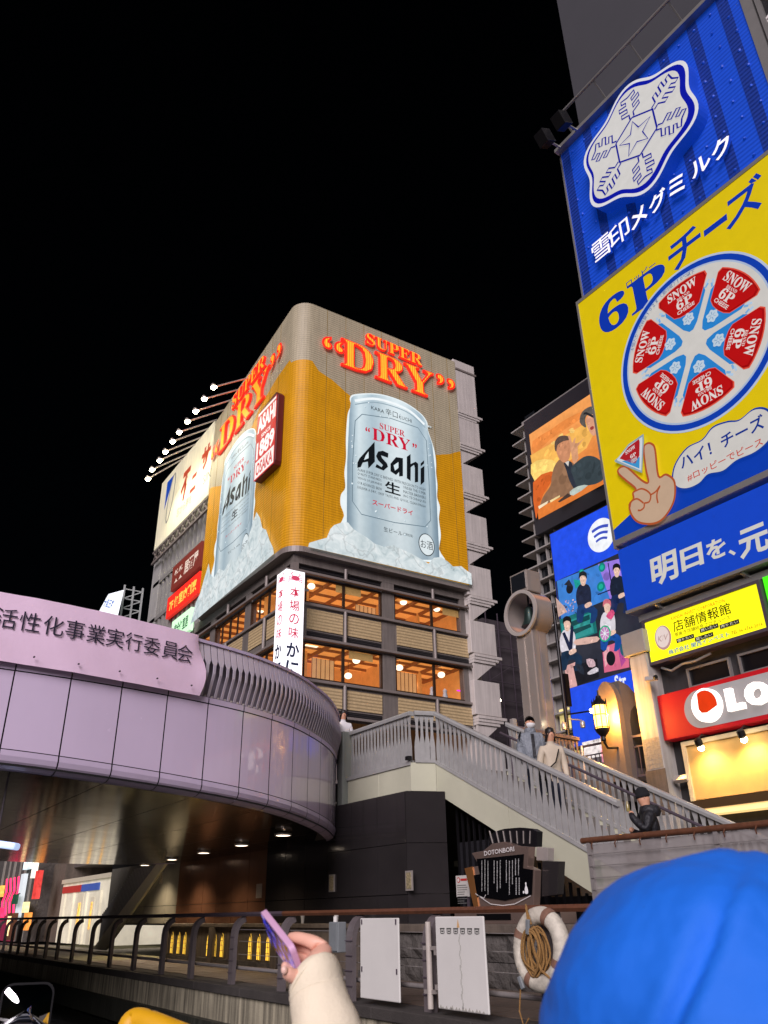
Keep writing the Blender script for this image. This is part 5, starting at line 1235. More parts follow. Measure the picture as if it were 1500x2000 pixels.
qp([(1060,790),(1120,770),(1100,930),(1080,960)], 'e8a8b0'); qp([(1190,740),(1230,730),(1270,900),(1230,960)], 'b04a90'); c_ = Q(1135,880); p.ell(*c_, .22, .28, '191920', 24); c_ = Q(1250,800); p.ell(*c_, .16, .25, '1d5a70', 20); c_ = Q(1065,790); p.ell(*c_, .12, .14, '202028', 14); p.layer()
def figure(hx, hy, s_, top, legs, hair, skin='e6c0ae', tw_=0):
    qp([(hx-40*s_,hy+70*s_),(hx+45*s_,hy+70*s_),(hx+70*s_,hy+160*s_),(hx+55*s_,hy+270*s_),(hx-45*s_,hy+270*s_),(hx-70*s_,hy+170*s_)], top, 3)
    qp([(hx-50*s_,hy+260*s_),(hx+50*s_,hy+250*s_),(hx+130*s_,hy+300*s_),(hx+110*s_,hy+400*s_),(hx+60*s_,hy+420*s_),(hx+70*s_,hy+330*s_),(hx+10*s_,hy+330*s_),(hx-10*s_,hy+410*s_),(hx-60*s_,hy+400*s_)], legs, 2); p.layer()
    qp([(hx-28*s_,hy-20*s_),(hx+28*s_,hy-20*s_),(hx+26*s_,hy+40*s_),(hx+12*s_,hy+75*s_),(hx-12*s_,hy+75*s_),(hx-26*s_,hy+40*s_)], skin, 3); p.layer()
    qp([(hx-36*s_,hy+20*s_),(hx-34*s_,hy-35*s_),(hx,hy-55*s_),(hx+34*s_,hy-35*s_),(hx+36*s_,hy+20*s_),(hx+22*s_,hy-8*s_),(hx-6*s_,hy-14*s_),(hx-24*s_,hy-2*s_)], hair, 2)
    qp([(hx+20*s_,hy+250*s_),(hx+70*s_,hy+225*s_),(hx+85*s_,hy+255*s_),(hx+30*s_,hy+285*s_)], skin, 2); p.layer()
figure(885, 140, 1.0, '22283e', '1b3a6c', '20242c'); figure(1205, 70, .95, '1c2436', '1a2c58', '18181c'); figure(1130, 400, 1.0, 'd9d4dc', '1a4a98', 'c96a78')
figure(775, 560, 1.05, 'd6cfd8', '1a3048', '16161a'); qp([(735,660),(775,760),(800,820),(830,800),(840,600),(815,590),(800,740),(760,650)], '1c2440', 0); p.layer()
c_ = Q(1130,665); p.ell(*c_, .29, .32, '1fa87c', 24); p.layer(); p.ell(*c_, .23, .26, 'c07fb8', 20); p.layer()
for k in range(8): a = k*math.pi/4; p.strip([c_, (c_[0]+.24*math.cos(a), c_[1]+.27*math.sin(a))], .03, 'dfe4ea')
qp([(860,720),(1060,690),(1060,740),(870,770)], 'd8b0a4', 2); qp([(870,940),(930,960),(945,1040),(880,1000)], '262c38', 2); qp([(965,900),(1030,900),(1050,960),(990,970)], 'c8a8b0', 2); qp([(980,1020),(1060,970),(1080,1010),(1000,1040)], 'ccc4cc', 2); qp([(1150,510),(1200,450),(1230,480),(1200,540)], 'd0507a', 2); p.layer()
p.text('Str', *pl.px(1226,1352), *pl.px(1244,1318), 'e8ecf8', bold=.03)
p.build('picture', P_SCREEN, s2)
# ================================================================== BELL POST
bY = 16.5
c0 = onY(1016, 1197, bY)
bp_ = thing('bell_post', 'tall ribbed steel post with open drum holding a dark bell', 'bell post', (c0.x+.3,c0.y,SZ))
M_BRU = mat('champagne_steel', 'c9bdb0', .22, .6, var=.08, vs=2, scuff=.08)
ro, L_ = .65, .72
MB().lathe([(ro-.05,0),(ro,0),(ro,L_),(ro-.05,L_),(ro-.05,0)], c0, (1,0,0), 48, caps=False).build('drum', M_BRU, bp_, smooth=True)
MB().lathe([(ro-.07,-.03),(ro+.03,-.03),(ro+.03,.04),(ro-.07,.04),(ro-.07,-.03)], c0, (1,0,0), 48, caps=False).build('drum_rim', mat('pale_rim','cfc6bb',.35,.4,var=.05), bp_, smooth=True)
MB().lathe([(.27,-.38),(.25,-.34),(.19,-.22),(.15,-.02),(.14,.12),(.08,.2),(.02,.22)], c0+Vector((.36,0,.03)), (0,0,1), 24).build('bell', mat('dark_bronze_bell','2f3f3a',.4,.6,var=.2), bp_, smooth=True)
MB().tube([c0+Vector((.36,0,.2)), c0+Vector((.36,0,ro-.04))], .03).build('bell_hanger', M_BLACKM, bp_)
MB().tube([c0+Vector((.36,0,-.3)), c0+Vector((.36,0,-.5))], .05).build('clapper', M_BLACKM, bp_)
MB().box(c0.x+.05, c0.y-.36, c0.z+ro-.04, c0.x+.6, c0.y+.36, c0.z+ro+.62).build('lamp_box', M_BRU, bp_, bevel=.02)
MB().box(c0.x+.03, c0.y-.30, c0.z+ro+.06, c0.x+.047, c0.y+.30, c0.z+ro+.56).build('lamp_box_glass', M_TGL, bp_)
for i in range(2): MB().box(c0.x+.06, c0.y-.33+i*.34, SZ, c0.x+.33, c0.y-.01+i*.34, c0.z-ro+.14).build('column_rib', M_BRU, bp_, bevel=.03)
MB().box(c0.x+.34, c0.y-.30, SZ, c0.x+.66, c0.y+.30, c0.z-ro+.12).build('column_core', M_BRU, bp_, bevel=.03)
# ================================================================== LANTERN AND ARCHED NICHE POST
aX = 15.7
a0 = onX(1205, 1440, aX); yA, yB_ = 13.95, 14.75
yc = onX(1188, 1400, aX).y
ap = thing('arched_niche_post', 'stone post with pointed arched niche behind the glowing lantern', 'post', (aX,yc,SZ))
zt = onX(1190, 1328, aX).z
def archpts(yc_, hw, z0, zsp, ztop_): return [(yc_-hw,z0),(yc_-hw,zsp)]+[(yc_-hw*math.cos(R(a)), zsp+(ztop_-zsp)*math.sin(R(a))**1.2) for a in (20,40,60,80,90,100,120,140,160)]+[(yc_+hw,zsp),(yc_+hw,z0)]
M_NICHE = mat('niche_stone','6f5f50',.65,var=.2,vs=5)
MB().prism([(aX, y, z) for y, z in archpts(yc, .34, SZ, zt-.55, zt)], (.18,0,0)).build('lit_slab', M_NICHE, ap)
sd = [(aX+.18, yc-.34, z) for z in (SZ,)]
MB().prism([(aX+.181, yc-.33, SZ),(aX+1.0, yc-.33, SZ),(aX+1.0, yc-.33, zt-.8),(aX+.8, yc-.33, zt-.35),(aX+.5, yc-.33, zt-.1),(aX+.181, yc-.33, zt-.02)], (0,.62,0)).build('hood', mat('grey_hood_stone','5d5550',.7,var=.15), ap)
q = [(aX+.38,SZ+.3),(aX+.86,SZ+.3),(aX+.86,zt-1.0),(aX+.78,zt-.75),(aX+.62,zt-.6),(aX+.46,zt-.75),(aX+.38,zt-1.0)]
MB().prism([(x, yc-.345, z) for x, z in q], (0,.012,0)).build('niche_shade_plate', mat('niche_shade','26231f',.8,var=.2), ap)  # flat dark plate on the hood; its colour stands for the niche's shade
lc = onX(1173, 1398, aX-.45)
ln = thing('street_lantern', 'glowing ornate amber lantern in front of the arched post', 'lantern', (lc.x,lc.y,lc.z-.5))
MB().lathe([(.02,-.62),(.07,-.58),(.05,-.5),(.13,-.42),(.17,-.36),(.17,-.31)], lc, n=12).build('base_cup', M_BLACKM, ln, smooth=True)
MB().lathe([(.145,-.31),(.165,0),(.15,.24)], lc, n=12, caps=False).build('glass', mat('amber_lantern_glass','ffb443',.4,var=.2,vs=12,em='base',es=13.), ln)
cg = MB()
for k in range(8): a = k*math.pi/4; cg.bar(lc+Vector((.172*math.cos(a),.172*math.sin(a),-.33)), lc+Vector((.172*math.cos(a),.172*math.sin(a),.26)), .014, .014)
for z in (-.3, .0, .24): cg.lathe([(.165,z),(.185,z),(.185,z+.02),(.165,z+.02)], lc, n=16, caps=False)
cg.build('cage', M_BLACKM, ln)
MB().lathe([(.19,.26),(.15,.34),(.08,.40),(.06,.48),(.02,.50),(.015,.62)], lc, n=12).build('cap', M_BLACKM, ln, smooth=True)
for k in range(6): a = k*math.pi/3; MB().lathe([(.012,.26),(.02,.33),(.002,.42)], lc+Vector((.17*math.cos(a),.17*math.sin(a),0)), n=6).build('finial', M_BLACKM, ln)
MB().tube([lc+Vector((0,0,-.6)), lc+Vector((.1,0,-.75)), lc+Vector((.45,0,-.72))], .03).build('bracket', M_BLACKM, ln)
ld = bpy.data.lights.new('lantern_light','POINT'); ld.energy = 330; ld.color = (1,.48,.10); ld.shadow_soft_size = .15
lo = bpy.data.objects.new('lantern_light', ld); COL.objects.link(lo); lo.location = lc+Vector((.26,-.1,0)); lo.parent = ln; lo.matrix_parent_inverse = Matrix.Translation(-ln.location)
# ================================================================== STREET EDGE RAILING, BICYCLES, POLES
pa = onZ(1136, 1459, SZ+1.02); pb = onZ(1262, 1434, SZ+1.02)
sr = thing('street_edge_railing', 'thin brown bar railing along the street edge left of the pale column', 'railing', (pa.x,pa.y,SZ))
a, b = pa.copy(), pb.copy(); a.z = b.z = SZ; d = b-a
MB().bar(a+Vector((0,0,1.02)), b+Vector((0,0,1.02)), .05, .05).build('top_rail', M_DARKM, sr); MB().bar(a+Vector((0,0,.78)), b+Vector((0,0,.78)), .03, .03).build('mid_rail', M_DARKM, sr); MB().bar(a+Vector((0,0,.1)), b+Vector((0,0,.1)), .04, .04).build('bottom_rail', M_DARKM, sr)
n = int(d.length/.13)
for i in range(n+1): q = a+d*(i/n); MB().bar(q+Vector((0,0,.1)), q+Vector((0,0,.78)), .018, .018, (1,0,0)).build('bar', M_DARKM, sr)
for f in (0, .62, 1.): q = a+d*f; MB().tube([q, q+Vector((0,0,1.05))], .045, 10).build('post', M_STEEL, sr, smooth=True)
def bicycle(loc, rz, label):
    t = thing('bicycle', label, 'bicycle', loc, 'bicycles behind the street edge railing')
    Mz = Matrix.Translation(loc) @ Matrix.Rotation(rz, 4, 'Z')
    W_ = lambda *q: Mz @ Vector(q)
    for x in (-.5, .5):
        w_ = MB().tube([W_(x+.33*math.cos(k*math.pi/12), 0, .33+.33*math.sin(k*math.pi/12)) for k in range(24)], .02, 6, closed=True).build('wheel', M_BLACKM, t, smooth=True)
        sp = MB()
        for k in range(8): sp.tube([W_(x,0,.33), W_(x+.31*math.cos(k*math.pi/4),0,.33+.31*math.sin(k*math.pi/4))], .003, 4)
        sp.build('spokes', M_STEEL, w_)
    fr = MB()
    for q in (((-.5,0,.33),(-.12,0,.3)),((-.12,0,.3),(.38,0,.75)),((-.2,0,.72),(.36,0,.8)),((-.12,0,.3),(-.22,0,.85)),((-.5,0,.33),(-.2,0,.7)),((.5,0,.33),(.36,0,.95))): fr.tube([W_(*q[0]), W_(*q[1])], .016, 6)
    fr.build('frame', M_DARKM, t)
    MB().tube([W_(.3,-.28,1.0), W_(.4,-.2,1.02), W_(.36,0,.98), W_(.4,.2,1.02), W_(.3,.28,1.0)], .014, 6).build('handlebar', M_STEEL, t)
    MB().cbox(W_(-.24,0,.88), (.24,.14,.06), rz).build('saddle', M_BLACKM, t, bevel=.02)
    MB().cbox(W_(.62,0,.82), (.3,.34,.24), rz).build('basket', M_DARKM, t)
nrm = Vector((d.y, -d.x, 0)).normalized()
if nrm.y < 0: nrm = -nrm
for f, off, lb, rz in ((.78,.7,'dark bicycle with basket parked behind the street railing, nearer the pale column',.5),(.42,.9,'dark bicycle with basket parked behind the street railing, nearer the lantern',.9)):
    bicycle(a+d*f+nrm*off, rz, lb)
t = thing('small_shop_sign', 'small red and white shop sign seen above the street railing', 'sign', (20,17,SZ))
q = onX(1241, 1456, 20.5); MB().box(20.5, q.y-.32, q.z-.3, 20.6, q.y+.32, q.z+.35).build('board', mat('white_sign_lit','e8e2de',.4,var=.05,em='base',es=.8), t); MB().box(20.49, q.y-.2, q.z-.16, 20.498, q.y+.2, q.z+.18).build('red_mark', mat('red_mark','d0243a',.4,var=0,em='base',es=.9), t); MB().box(20.54, q.y-.04, SZ, 20.58, q.y+.04, q.z-.3).build('post', M_DARKM, t)
for k, (x, y, w_, h_, c_) in enumerate(((1160,1462,1.0,.28,'e9e2dc'),(1190,1470,.7,.25,'d8889a'))):
    q = onX(x, y, 21.0); t = thing('shop_poster', ('long white lit shop poster low behind the street railing','short pink lit shop poster low behind the street railing')[k], 'poster', (21,q.y,SZ))
    MB().box(21.0, q.y-w_/2, q.z-h_, 21.06, q.y+w_/2, q.z+h_).build('sheet', mat('poster%d' % k, c_, .5, var=.9, vs=7, em='base', es=.6), t); MB().box(21.01, q.y-.03, SZ, 21.05, q.y+.03, q.z-h_).build('post', M_DARKM, t)
pp = onY(1110, 1440, 15.2); tp = onY(1077, 1178, 15.2); tp = Vector((pp.x, pp.y, tp.z))
bk = thing('black_pole', 'thin black pole with cameras and a side lamp next to the bell post', 'pole', (pp.x,pp.y,SZ))
MB().tube([(pp.x,pp.y,SZ),(pp.x,pp.y,tp.z)], [.06,.045], 10).build('shaft', M_BLACKM, bk, smooth=True)
q = onY(1103, 1412, 15.2).z
MB().bar((pp.x,pp.y,q+.22),(pp.x+.95,pp.y,q+.42), .04, .04).build('lamp_arm', M_BLACKM, bk)
MB().sphere((pp.x+1.0,pp.y,q+.43), .07, 10, 6).build('lamp', mat('pole_lamp','fff4d8',.3,var=0,em='base',es=10.), bk)
for dx, dz in ((-.2,.0),(.5,.12)):
    MB().bar((pp.x,pp.y,q+dz),(pp.x+dx,pp.y-.05,q+dz), .03, .03).build('camera_arm', M_STEEL, bk); MB().lathe([(.06,0),(.07,.05),(.07,.14),(.04,.18)], (pp.x+dx,pp.y-.08,q+dz-.2), n=10).build('dome_camera', M_STEEL, bk, smooth=True)
MB().box(pp.x+.10, pp.y-.03, onY(1103,1378,15.2).z, pp.x+.24, pp.y+.03, onY(1103,1316,15.2).z).build('vertical_sign', M_BLACKM, bk)
# ================================================================== DARK SCAFFOLDED BUILDING
sx0 = onY(955, 1300, 60).x; sx1 = onY(1030, 1300, 60).x+6
zt = onY(985, 1212, 60).z
t = thing('scaffolded_building', 'dark building wrapped in scaffolding behind the bell post', 'building', (sx0,60,SZ))
MB().box(sx0, 60.5, SZ, sx1, 70, zt).build('wall', mat('dark_sheeting','3a3336',.8,var=.25,vs=1.2), t)
for i in range(8): x = sx0+i*(sx1-sx0)/7; MB().bar((x,60,SZ),(x,60,zt+.6), .09, .09, (1,0,0)).build('standard', M_DARKM, t)
z = SZ+1.5; k = 0
while z < zt:
    MB().bar((sx0,60,z),(sx1,60,z), .08, .08).build('ledger', M_DARKM, t)
    if k % 2: MB().bar((sx0+3*(k % 3),60.02,z),(sx0+3*(k % 3)+3,60.02,z+1.8), .05, .05).build('brace', M_DARKM, t)
    z += 1.8; k += 1
# ================================================================== CREAM SIGN BUILDING (left of the beer billboard)
CXp = 16.4
cb = thing('grey_ribbed_building', 'narrow grey ribbed building left of the beer billboard carrying tenant signs', 'building', (CXp,50,SZ))
MB().box(CXp+.5, 46.6, SZ, 26, 56.6, 31).build('wall', mat('grey_tile_wall','8b8a86',.7,var=.12,vs=1,streak=.12), cb)
for i in range(12):
    y = 46.9+i*.82; MB().box(CXp+.25, y, SZ, CXp+.49, y+.3, 26.2).build('rib', mat('grey_rib','85837f',.65,var=.12), cb)
for i in range(7): z = 6.5+i*2.9; MB().box(CXp+.2, 46.7, z, CXp+.245, 56.5, z+.3).build('ledge', mat('grey_ledge','7d7b77',.65,var=.12), cb)
MB().box(CXp+.2, 55.2, SZ, CXp+.9, 56.9, 26).build('end_column', mat('grey_end','9a9995',.65,var=.1,streak=.1), cb)
cs = thing('cream_rooftop_sign', 'long cream rooftop sign with red Japanese letters lit by a row of floodlights', 'billboard', (CXp,50,26.8))
MB().box(CXp-.2, 45.35, 26.75, CXp+.25, 56.0, 32.5).build('sign_face', mat('cream_sign_face','d8d2b4',.5,var=.08,vs=.8,streak=.06,em='base',es=.30), cs)  # floodlit face; some of that light is put in as own glow
tr = MB()
for i in range(11):
    y = 45.5+i*.98; tr.bar((CXp-.1,y,26.7),(CXp-.1,y+.98,25.8), .09,.09); tr.bar((CXp-.1,y+.98,26.7),(CXp-.1,y,25.8), .09,.09); tr.bar((CXp-.1,y,26.7),(CXp+.5,y,25.8), .07,.07)
tr.bar((CXp-.1,45.4,25.78),(CXp-.1,56.4,25.78), .14,.14); tr.bar((CXp-.1,45.4,26.66),(CXp-.1,56.4,26.66), .12,.12)
tr.build('lattice_girder', M_BEAM, cs)
pc = Plane('X', CXp-.2); p = Print(pc, .006, 1)
for ch, (x0, y0), (x1, y1) in (('不',(352,975),(372,918)),('二',(372,955),(384,930)),('サ',(392,915),(412,870))):
    a = pc.px(x0, y0); b = pc.px(x1, y1); p.text(ch, a[0], min(a[1], b[1])-.4, b[0], max(a[1], b[1])+.4, 'd0502e', bold=.05, shear=.12)
a = pc.px(345, 1005); p.text('窓から夢を', a[0], 27.6, a[0]+2.9, 28.3, '8f8a76'); a = pc.px(396, 945); p.text('SIN', a[0], 28.0, a[0]+1.4, 28.7, '8f8a76')
a = pc.px(326, 985); p.poly([(a[0]-.5,a[1]-.3),(a[0]+.95,a[1]+2.1),(a[0]-.5,a[1]+2.1)], '1a50c0'); p.layer(); p.strip([(a[0]+.8+.55*math.cos(q)+.35*math.sin(q), a[1]+.2+1.9*math.sin(q)) for q in (k*math.pi/16 for k in range(32))], .16, '9a978e', True)
p.build('lettering', P_GLOW, cs)['kind'] = 'stuff'  # letters glow dimly too, for the floodlight on them
hot = mat('floodlight_lens','fff6d0',.3,var=0,em='base',es=55.)
for i, (x, y) in enumerate(((289,935),(297,917),(312,899),(323,882),(337,862),(350,844),(366,823),(382,803),(399,779),(417,756))):
    q = onX(x, y, CXp-2.6)
    t = thing('sign_floodlight', 'floodlight on a thin arm above the cream rooftop sign, %s of ten from the left' % ('first','second','third','fourth','fifth','sixth','seventh','eighth','ninth','last')[i], 'floodlight', (CXp,q.y,32.6), 'floodlights above the cream sign')
    MB().tube([q, (CXp-.1,q.y,32.55)], .05, 6).build('arm', M_STEEL, t)
    MB().lathe([(.2,0),(.16,.12),(.06,.24)], q, (-.3,0,.95), 10).build('housing', M_STEEL, t, smooth=True)
    MB().lathe([(.0,0),(.19,0)], q+Vector((.02,0,-.02)), (-.3,0,.95), 12, caps=False).build('lens', hot, t)
    MB().sphere(q+Vector((-.02,-.05,-.06)), .15, 10, 8).build('bulb', hot, t)  # sphere oversized to stand for the lamp's bloom
    if i % 2 == 0:
        ld = bpy.data.lights.new('flood','SPOT'); ld.energy = 420; ld.color = (1,.95,.78); ld.spot_size = R(110); ld.spot_blend = .6; ld.shadow_soft_size = .2
        lo = bpy.data.objects.new('flood', ld); COL.objects.link(lo); lo.location = q+Vector((0,0,-.25)); lo.rotation_euler = Vector((.66,0,-.75)).to_track_quat('-Z','Y').to_euler(); lo.parent = t; lo.matrix_parent_inverse = Matrix.Translation(-t.location)
for lb, nm, (x0, y0), (x1, y1), col, tcol, st, es in (('dark red tenant sign with pale brush letters on the ribbed building','tenant_sign',(333,1150),(393,1062),'6a2a22','e6cfc0','笑笑 居酒屋',.6),
        ('bright red tenant sign with yellow letters on the ribbed building','tenant_sign',(325,1190),(388,1135),'d0261c','f2d25a','7F 個室肉割烹',1.0),
        ('pale green tenant sign with dark letters low on the ribbed building','tenant_sign',(333,1243),(372,1200),'b8e8b8','3c6a4a','完全個室居',1.0)):
    pq = Plane('X', CXp-.05); a = pq.px(x0, y0); b = pq.px(x1, y1); zc = (a[1]+b[1])/2; h_ = .9 if es == .6 else .75
    t = thing(nm, lb, 'sign', (CXp,-a[0],zc-h_), 'tenant signs on the ribbed building')
    MB().box(CXp-.03, -b[0], zc-h_, CXp+.2, -a[0], zc+h_).build('light_box', mat('tenant_'+col, col, .45, var=.05, em='base', es=es*.9), t)
    p = Print(Plane('X', CXp-.03), .006, 1); p.text(st, a[0]+.5, zc-h_*.55, b[0]-.4, zc+h_*.55, tcol, bold=.03); p.build('lettering', P_BACK, t)
# white rooftop sign with lattice far left
q0 = onY(188, 1206, 75); q1 = onY(240, 1152, 75)
t = thing('white_rooftop_sign', 'small white lit rooftop sign with a steel lattice behind it', 'sign', (q0.x,75,SZ))
P4 = [onY(x, y, 75) for x, y in ((188,1206),(228,1212),(242,1152),(213,1160))]
MB().prism([(q.x, 75, q.z) for q in (P4[0], P4[1], P4[2], P4[3])], (0,.4,0)).build('light_box', mat('white_rooftop_box','e9eef4',.4,var=.03,em='base',es=.95), t)
p = Print(Plane('Y', 75), .01, 1); p.text('大阪王将', *[k for k in (P4[0].x+.5, (P4[0].z+P4[2].z)/2-.5)], P4[2].x-.8, (P4[0].z+P4[2].z)/2+.4, '2a62b4', bold=.02, shear=.2); p.build('lettering', P_BACK, t)
lt = MB(); A = onY(243, 1150, 76); Bq = onY(280, 1143, 76); zb = SZ
for x in (A.x, (A.x+Bq.x)/2, Bq.x): lt.bar((x,76,zb),(x,76,A.z+.4), .16,.16,(1,0,0))
z = A.z-6
while z < A.z: lt.bar((A.x,76,z),(Bq.x,76,z+1), .1,.1); lt.bar((A.x,76,z+1),(Bq.x,76,z+1), .1,.1); z += 1.0
lt.build('lattice_frame', mat('white_lattice','b9bdb8',.5,.2,var=.1), t)
MB().box(q0.x-1, 75.5, SZ, A.x+3, 84, P4[1].z-.2).build('roof_block', M_DKW, t)
# ================================================================== SHOPS BEYOND THE BRIDGE AT PROMENADE LEVEL
SXp = 11.0
def Yx(x, y=1770): return onX(x, y, SXp).y
y0, y1 = Yx(212), Yx(118)
sh = thing('pale_shopfront', 'pale shopfront with red and blue striped band beyond the bridge', 'shop', (SXp,y0,QZ))
mpal = mat('glowing_pale_wall','d2ccb4',.6,var=.25,vs=1.2,em='base',es=.36)  # walls, bands and doors glow themselves, standing for light on them
MB().box(SXp, y0, QZ, SXp+3, y1, 3.55).build('wall', mpal, sh)
MB().box(SXp-.1, y0, 3.56, SXp+3, y1, 3.75).build('roof_edge', mat('cream_edge','c9c3a8',.5,var=.06), sh)
ym = (y0+y1)/2
for a, b, c_ in ((ym-.3*(y1-y0)+.0, ym+.05*(y1-y0), '3a58a0'), (ym+.05*(y1-y0)+.01, y1-.2, 'a8322c')): MB().box(SXp-.06, a, 3.12, SXp-.004, b, 3.42).build('colour_band', mat('band_'+c_, c_, .5, var=.08, em='base', es=.3, sample=False), sh)
for f, w_, h_, nm in ((.55,1.0,2.1,'door'),(.3,.6,1.9,'door')):
    y = y0+(y1-y0)*f; dd = MB().box(SXp-.03, y-w_/2, QZ, SXp-.002, y+w_/2, QZ+h_).build(nm, mat('pale_door','cfc8ae',.5,var=.08,em='base',es=.2,sample=False), sh); MB().box(SXp-.05, y-w_*.2, QZ+.6, SXp-.031, y+w_*.2, QZ+1.7).build('pane', mat('warm_pane','e8b25a',.4,var=.8,vs=6,em='base',es=1.), dd)
for f in (.15,.42,.7,.9): y = y0+(y1-y0)*f; MB().box(SXp-.08, y-.08, QZ, SXp-.002, y+.08, 3.1).build('pilaster', mpal, sh)
MB().box(SXp, y1+.02, QZ, SXp+3, y1+6, 4.6).build('side_wall', M_STONE2, sh)
q = (Yx(78), Yx(45))
ns = thing('pink_neon_shop', 'narrow shop with glowing pink and red neon beyond the bridge', 'shop', (SXp-1,q[0],QZ))
MB().box(SXp-1, q[0]-2, QZ, SXp+2, q[1]+6, 5.8).build('wall', M_STONE, ns)
for k in range(6): yq = q[0]-1.8+k*1.6; MB().box(SXp-1.06, yq, QZ, SXp-1.003, yq+.25+.2*(k % 2), 5.6).build('pilaster', mat('dull_white_pilaster','8f8a80',.6,var=.2), ns)
MB().box(SXp-1.12, q[0], QZ, SXp-1.004, q[1], 2.2).build('curtain', mat('wine_curtain','7a1838',.7,var=.2,em='base',es=.35,sample=False), ns)
for k in range(4): yq = q[0]+(q[1]-q[0])*(k+.5)/4; MB().tube([(SXp-1.2,yq,2.25),(SXp-1.2,yq+.4,2.9),(SXp-1.2,yq-.3,3.4),(SXp-1.2,yq+.2,4.1)], .05, 8).build('neon_tube', mat('pink_neon','ff2a5a',.4,var=.2,em='base',es=2.2), ns)
MB().box(SXp-1.3, q[1]-1.0, 2.1, SXp-1.02, q[1]+.6, 2.6).build('neon_board', mat('rose_neon_board','e0305a',.5,var=.4,vs=2,em='base',es=1.3), ns)
MB().box(SXp-1.25, q[0]-.9, 1.9, SXp-1.05, q[0]-.1, 4.2).build('white_board', mat('pale_lit_board','c9d2d4',.5,var=.05,em='base',es=.6), ns)
for k, (dy, z0, w_, h_, c_) in enumerate(((-2.6,2.3,.7,.5,'e8d9a0'),(-3.6,1.5,.9,.8,'d8853a'),(-1.6,4.4,1.2,.5,'cfe0e6'),(-4.6,2.9,.8,1.3,'c23a34'),(-3.2,3.9,.5,1.0,'f0ead8'),(5.0,3.2,1.4,.6,'e0b050'))):
    MB().box(SXp-1.28, q[0]+dy, z0, SXp-1.07, q[0]+dy+w_, z0+h_).build('sign_panel', mat('shop_sign_'+c_, c_, .5, var=.5, vs=4, em='base', es=.9), ns)
yl = Yx(89)
t = thing('lit_menu_stand', 'warm lit menu box standing beside the pink neon shop', 'sign', (SXp-1.5,yl,QZ))
MB().box(SXp-1.7, yl-.55, QZ+.1, SXp-1.4, yl+.55, 2.3).build('case', M_WOOD, t); MB().box(SXp-1.72, yl-.42, QZ+.3, SXp-1.702, yl+.42, 2.15).build('lit_face', mat('menu_face','ffd79a',.4,var=.8,vs=3,em='base',es=1.5), t)
yl = Yx(87, 1745); t = thing('green_hanging_sign', 'small dark green hanging sign above the lit menu box', 'sign', (SXp-1.4,yl,2.7)); MB().box(SXp-1.5, yl-.55, 2.72, SXp-1.4, yl+.55, 3.2).build('board', mat('green_sign_board','1f4a34',.5,var=.4,vs=6,em='base',es=.5), t); MB().tube([(SXp-1.45,yl-1.0,3.2),(SXp-1.45,yl-.5,3.2)], .03).build('arm', M_DARKM, t)
yl = Yx(24, 1775); t = thing('green_fence_panel', 'olive corrugated fence panel at the far end of the promenade', 'fence', (8.6,yl,QZ)); MB().box(8.5, yl-2.4, QZ, 8.6, yl+2.4, 2.6).build('sheet', mat('olive_sheet','6f7450',.6,var=.1,ribs=('y',.3,.9)), t); MB().box(8.6, yl-.1, QZ, 8.7, yl+.1, 2.7).build('post', M_DARKM, t)
for i in range(5):
    y = Yx(30)+6+i*9; t = thing('far_bank_building', ('brown far bank building with dark windows at the left edge','tall dull far bank building beyond the brown one','third far bank building along the river from the bridge','fourth far bank building along the river from the bridge','last far bank building along the river')[i], 'building', (SXp,y,SZ-3))
    MB().box(SXp, y, QZ, SXp+8, y+8.6, 7+2*(i % 3)).build('wall', mat('far_wall_%d' % i, ('5a3c34','6b6259','54504d','6d6a66','4a4643')[i], .7, var=.15), t)
    for k in range(6):
        w_ = MB().box(SXp-.04, y+.5+(k % 3)*2.7, 2.6+2.2*(k//3), SXp-.004, y+2.4+(k % 3)*2.7, 4.0+2.2*(k//3)).build('window', M_TGL if k != 1 else mlit, t); MB().box(SXp-.09, y+.4+(k % 3)*2.7, 2.5+2.2*(k//3), SXp-.045, y+2.5+(k % 3)*2.7, 2.58+2.2*(k//3)).build('sill', M_FIN, w_)
t = thing('blue_white_awning_lamp', 'glowing pale blue lamp panel under the bridge at the left edge', 'lamp', (0,14,3.2))
q = at(-8, 1648, 13); MB().cbox(q, (.62,.2,.09), R(-33), 0, R(8)).build('panel', mat('pale_blue_lamp','b9cdf4',.4,var=0,em='base',es=.9), t, bevel=.03); MB().tube([q, q+Vector((0,0,1.0))], .015, 6).build('hanger', M_DARKM, t)
# ================================================================== QUAY RAILING
qr = thing('quay_railing', 'dark curved-post railing with wooden handrail along the quay edge', 'railing', (6.6,14,QZ))
pf = [(6.48,QZ),(6.48,1.66),(6.495,1.78),(6.535,1.88),(6.60,1.95),(6.68,1.985)]
pi_ = [(6.55,QZ),(6.55,1.66),(6.563,1.75),(6.59,1.82),(6.635,1.87),(6.70,1.90)]
pm = MB(); hw = .085
vs = [(x, sy*hw, z) for sy in (-1, 1) for x, z in pf+pi_[::-1]]
n = 12; fs = [tuple(range(n))[::-1], tuple(range(n, 2*n))]+[(i, (i+1) % n, n+(i+1) % n, n+i) for i in range(n)]
pm.add(vs, fs); pme = pm.mesh('railing_post'); pme.materials.append(M_RAILM)
notch = MB()
for z in (1.12, 1.3, 1.48, 1.66): notch.box(6.465, -.09, z, 6.485, .09, z+.012)
nme = notch.mesh('wire_clip'); nme.materials.append(M_DARKM)
PY_ = [38.0,36.6,35.2,33.9,32.6,31.25,30.0,28.65,27.23,25.57,23.78,22.03,20.21,18.39,16.75,14.83,12.93,10.85,9.02,6.97,5.0]
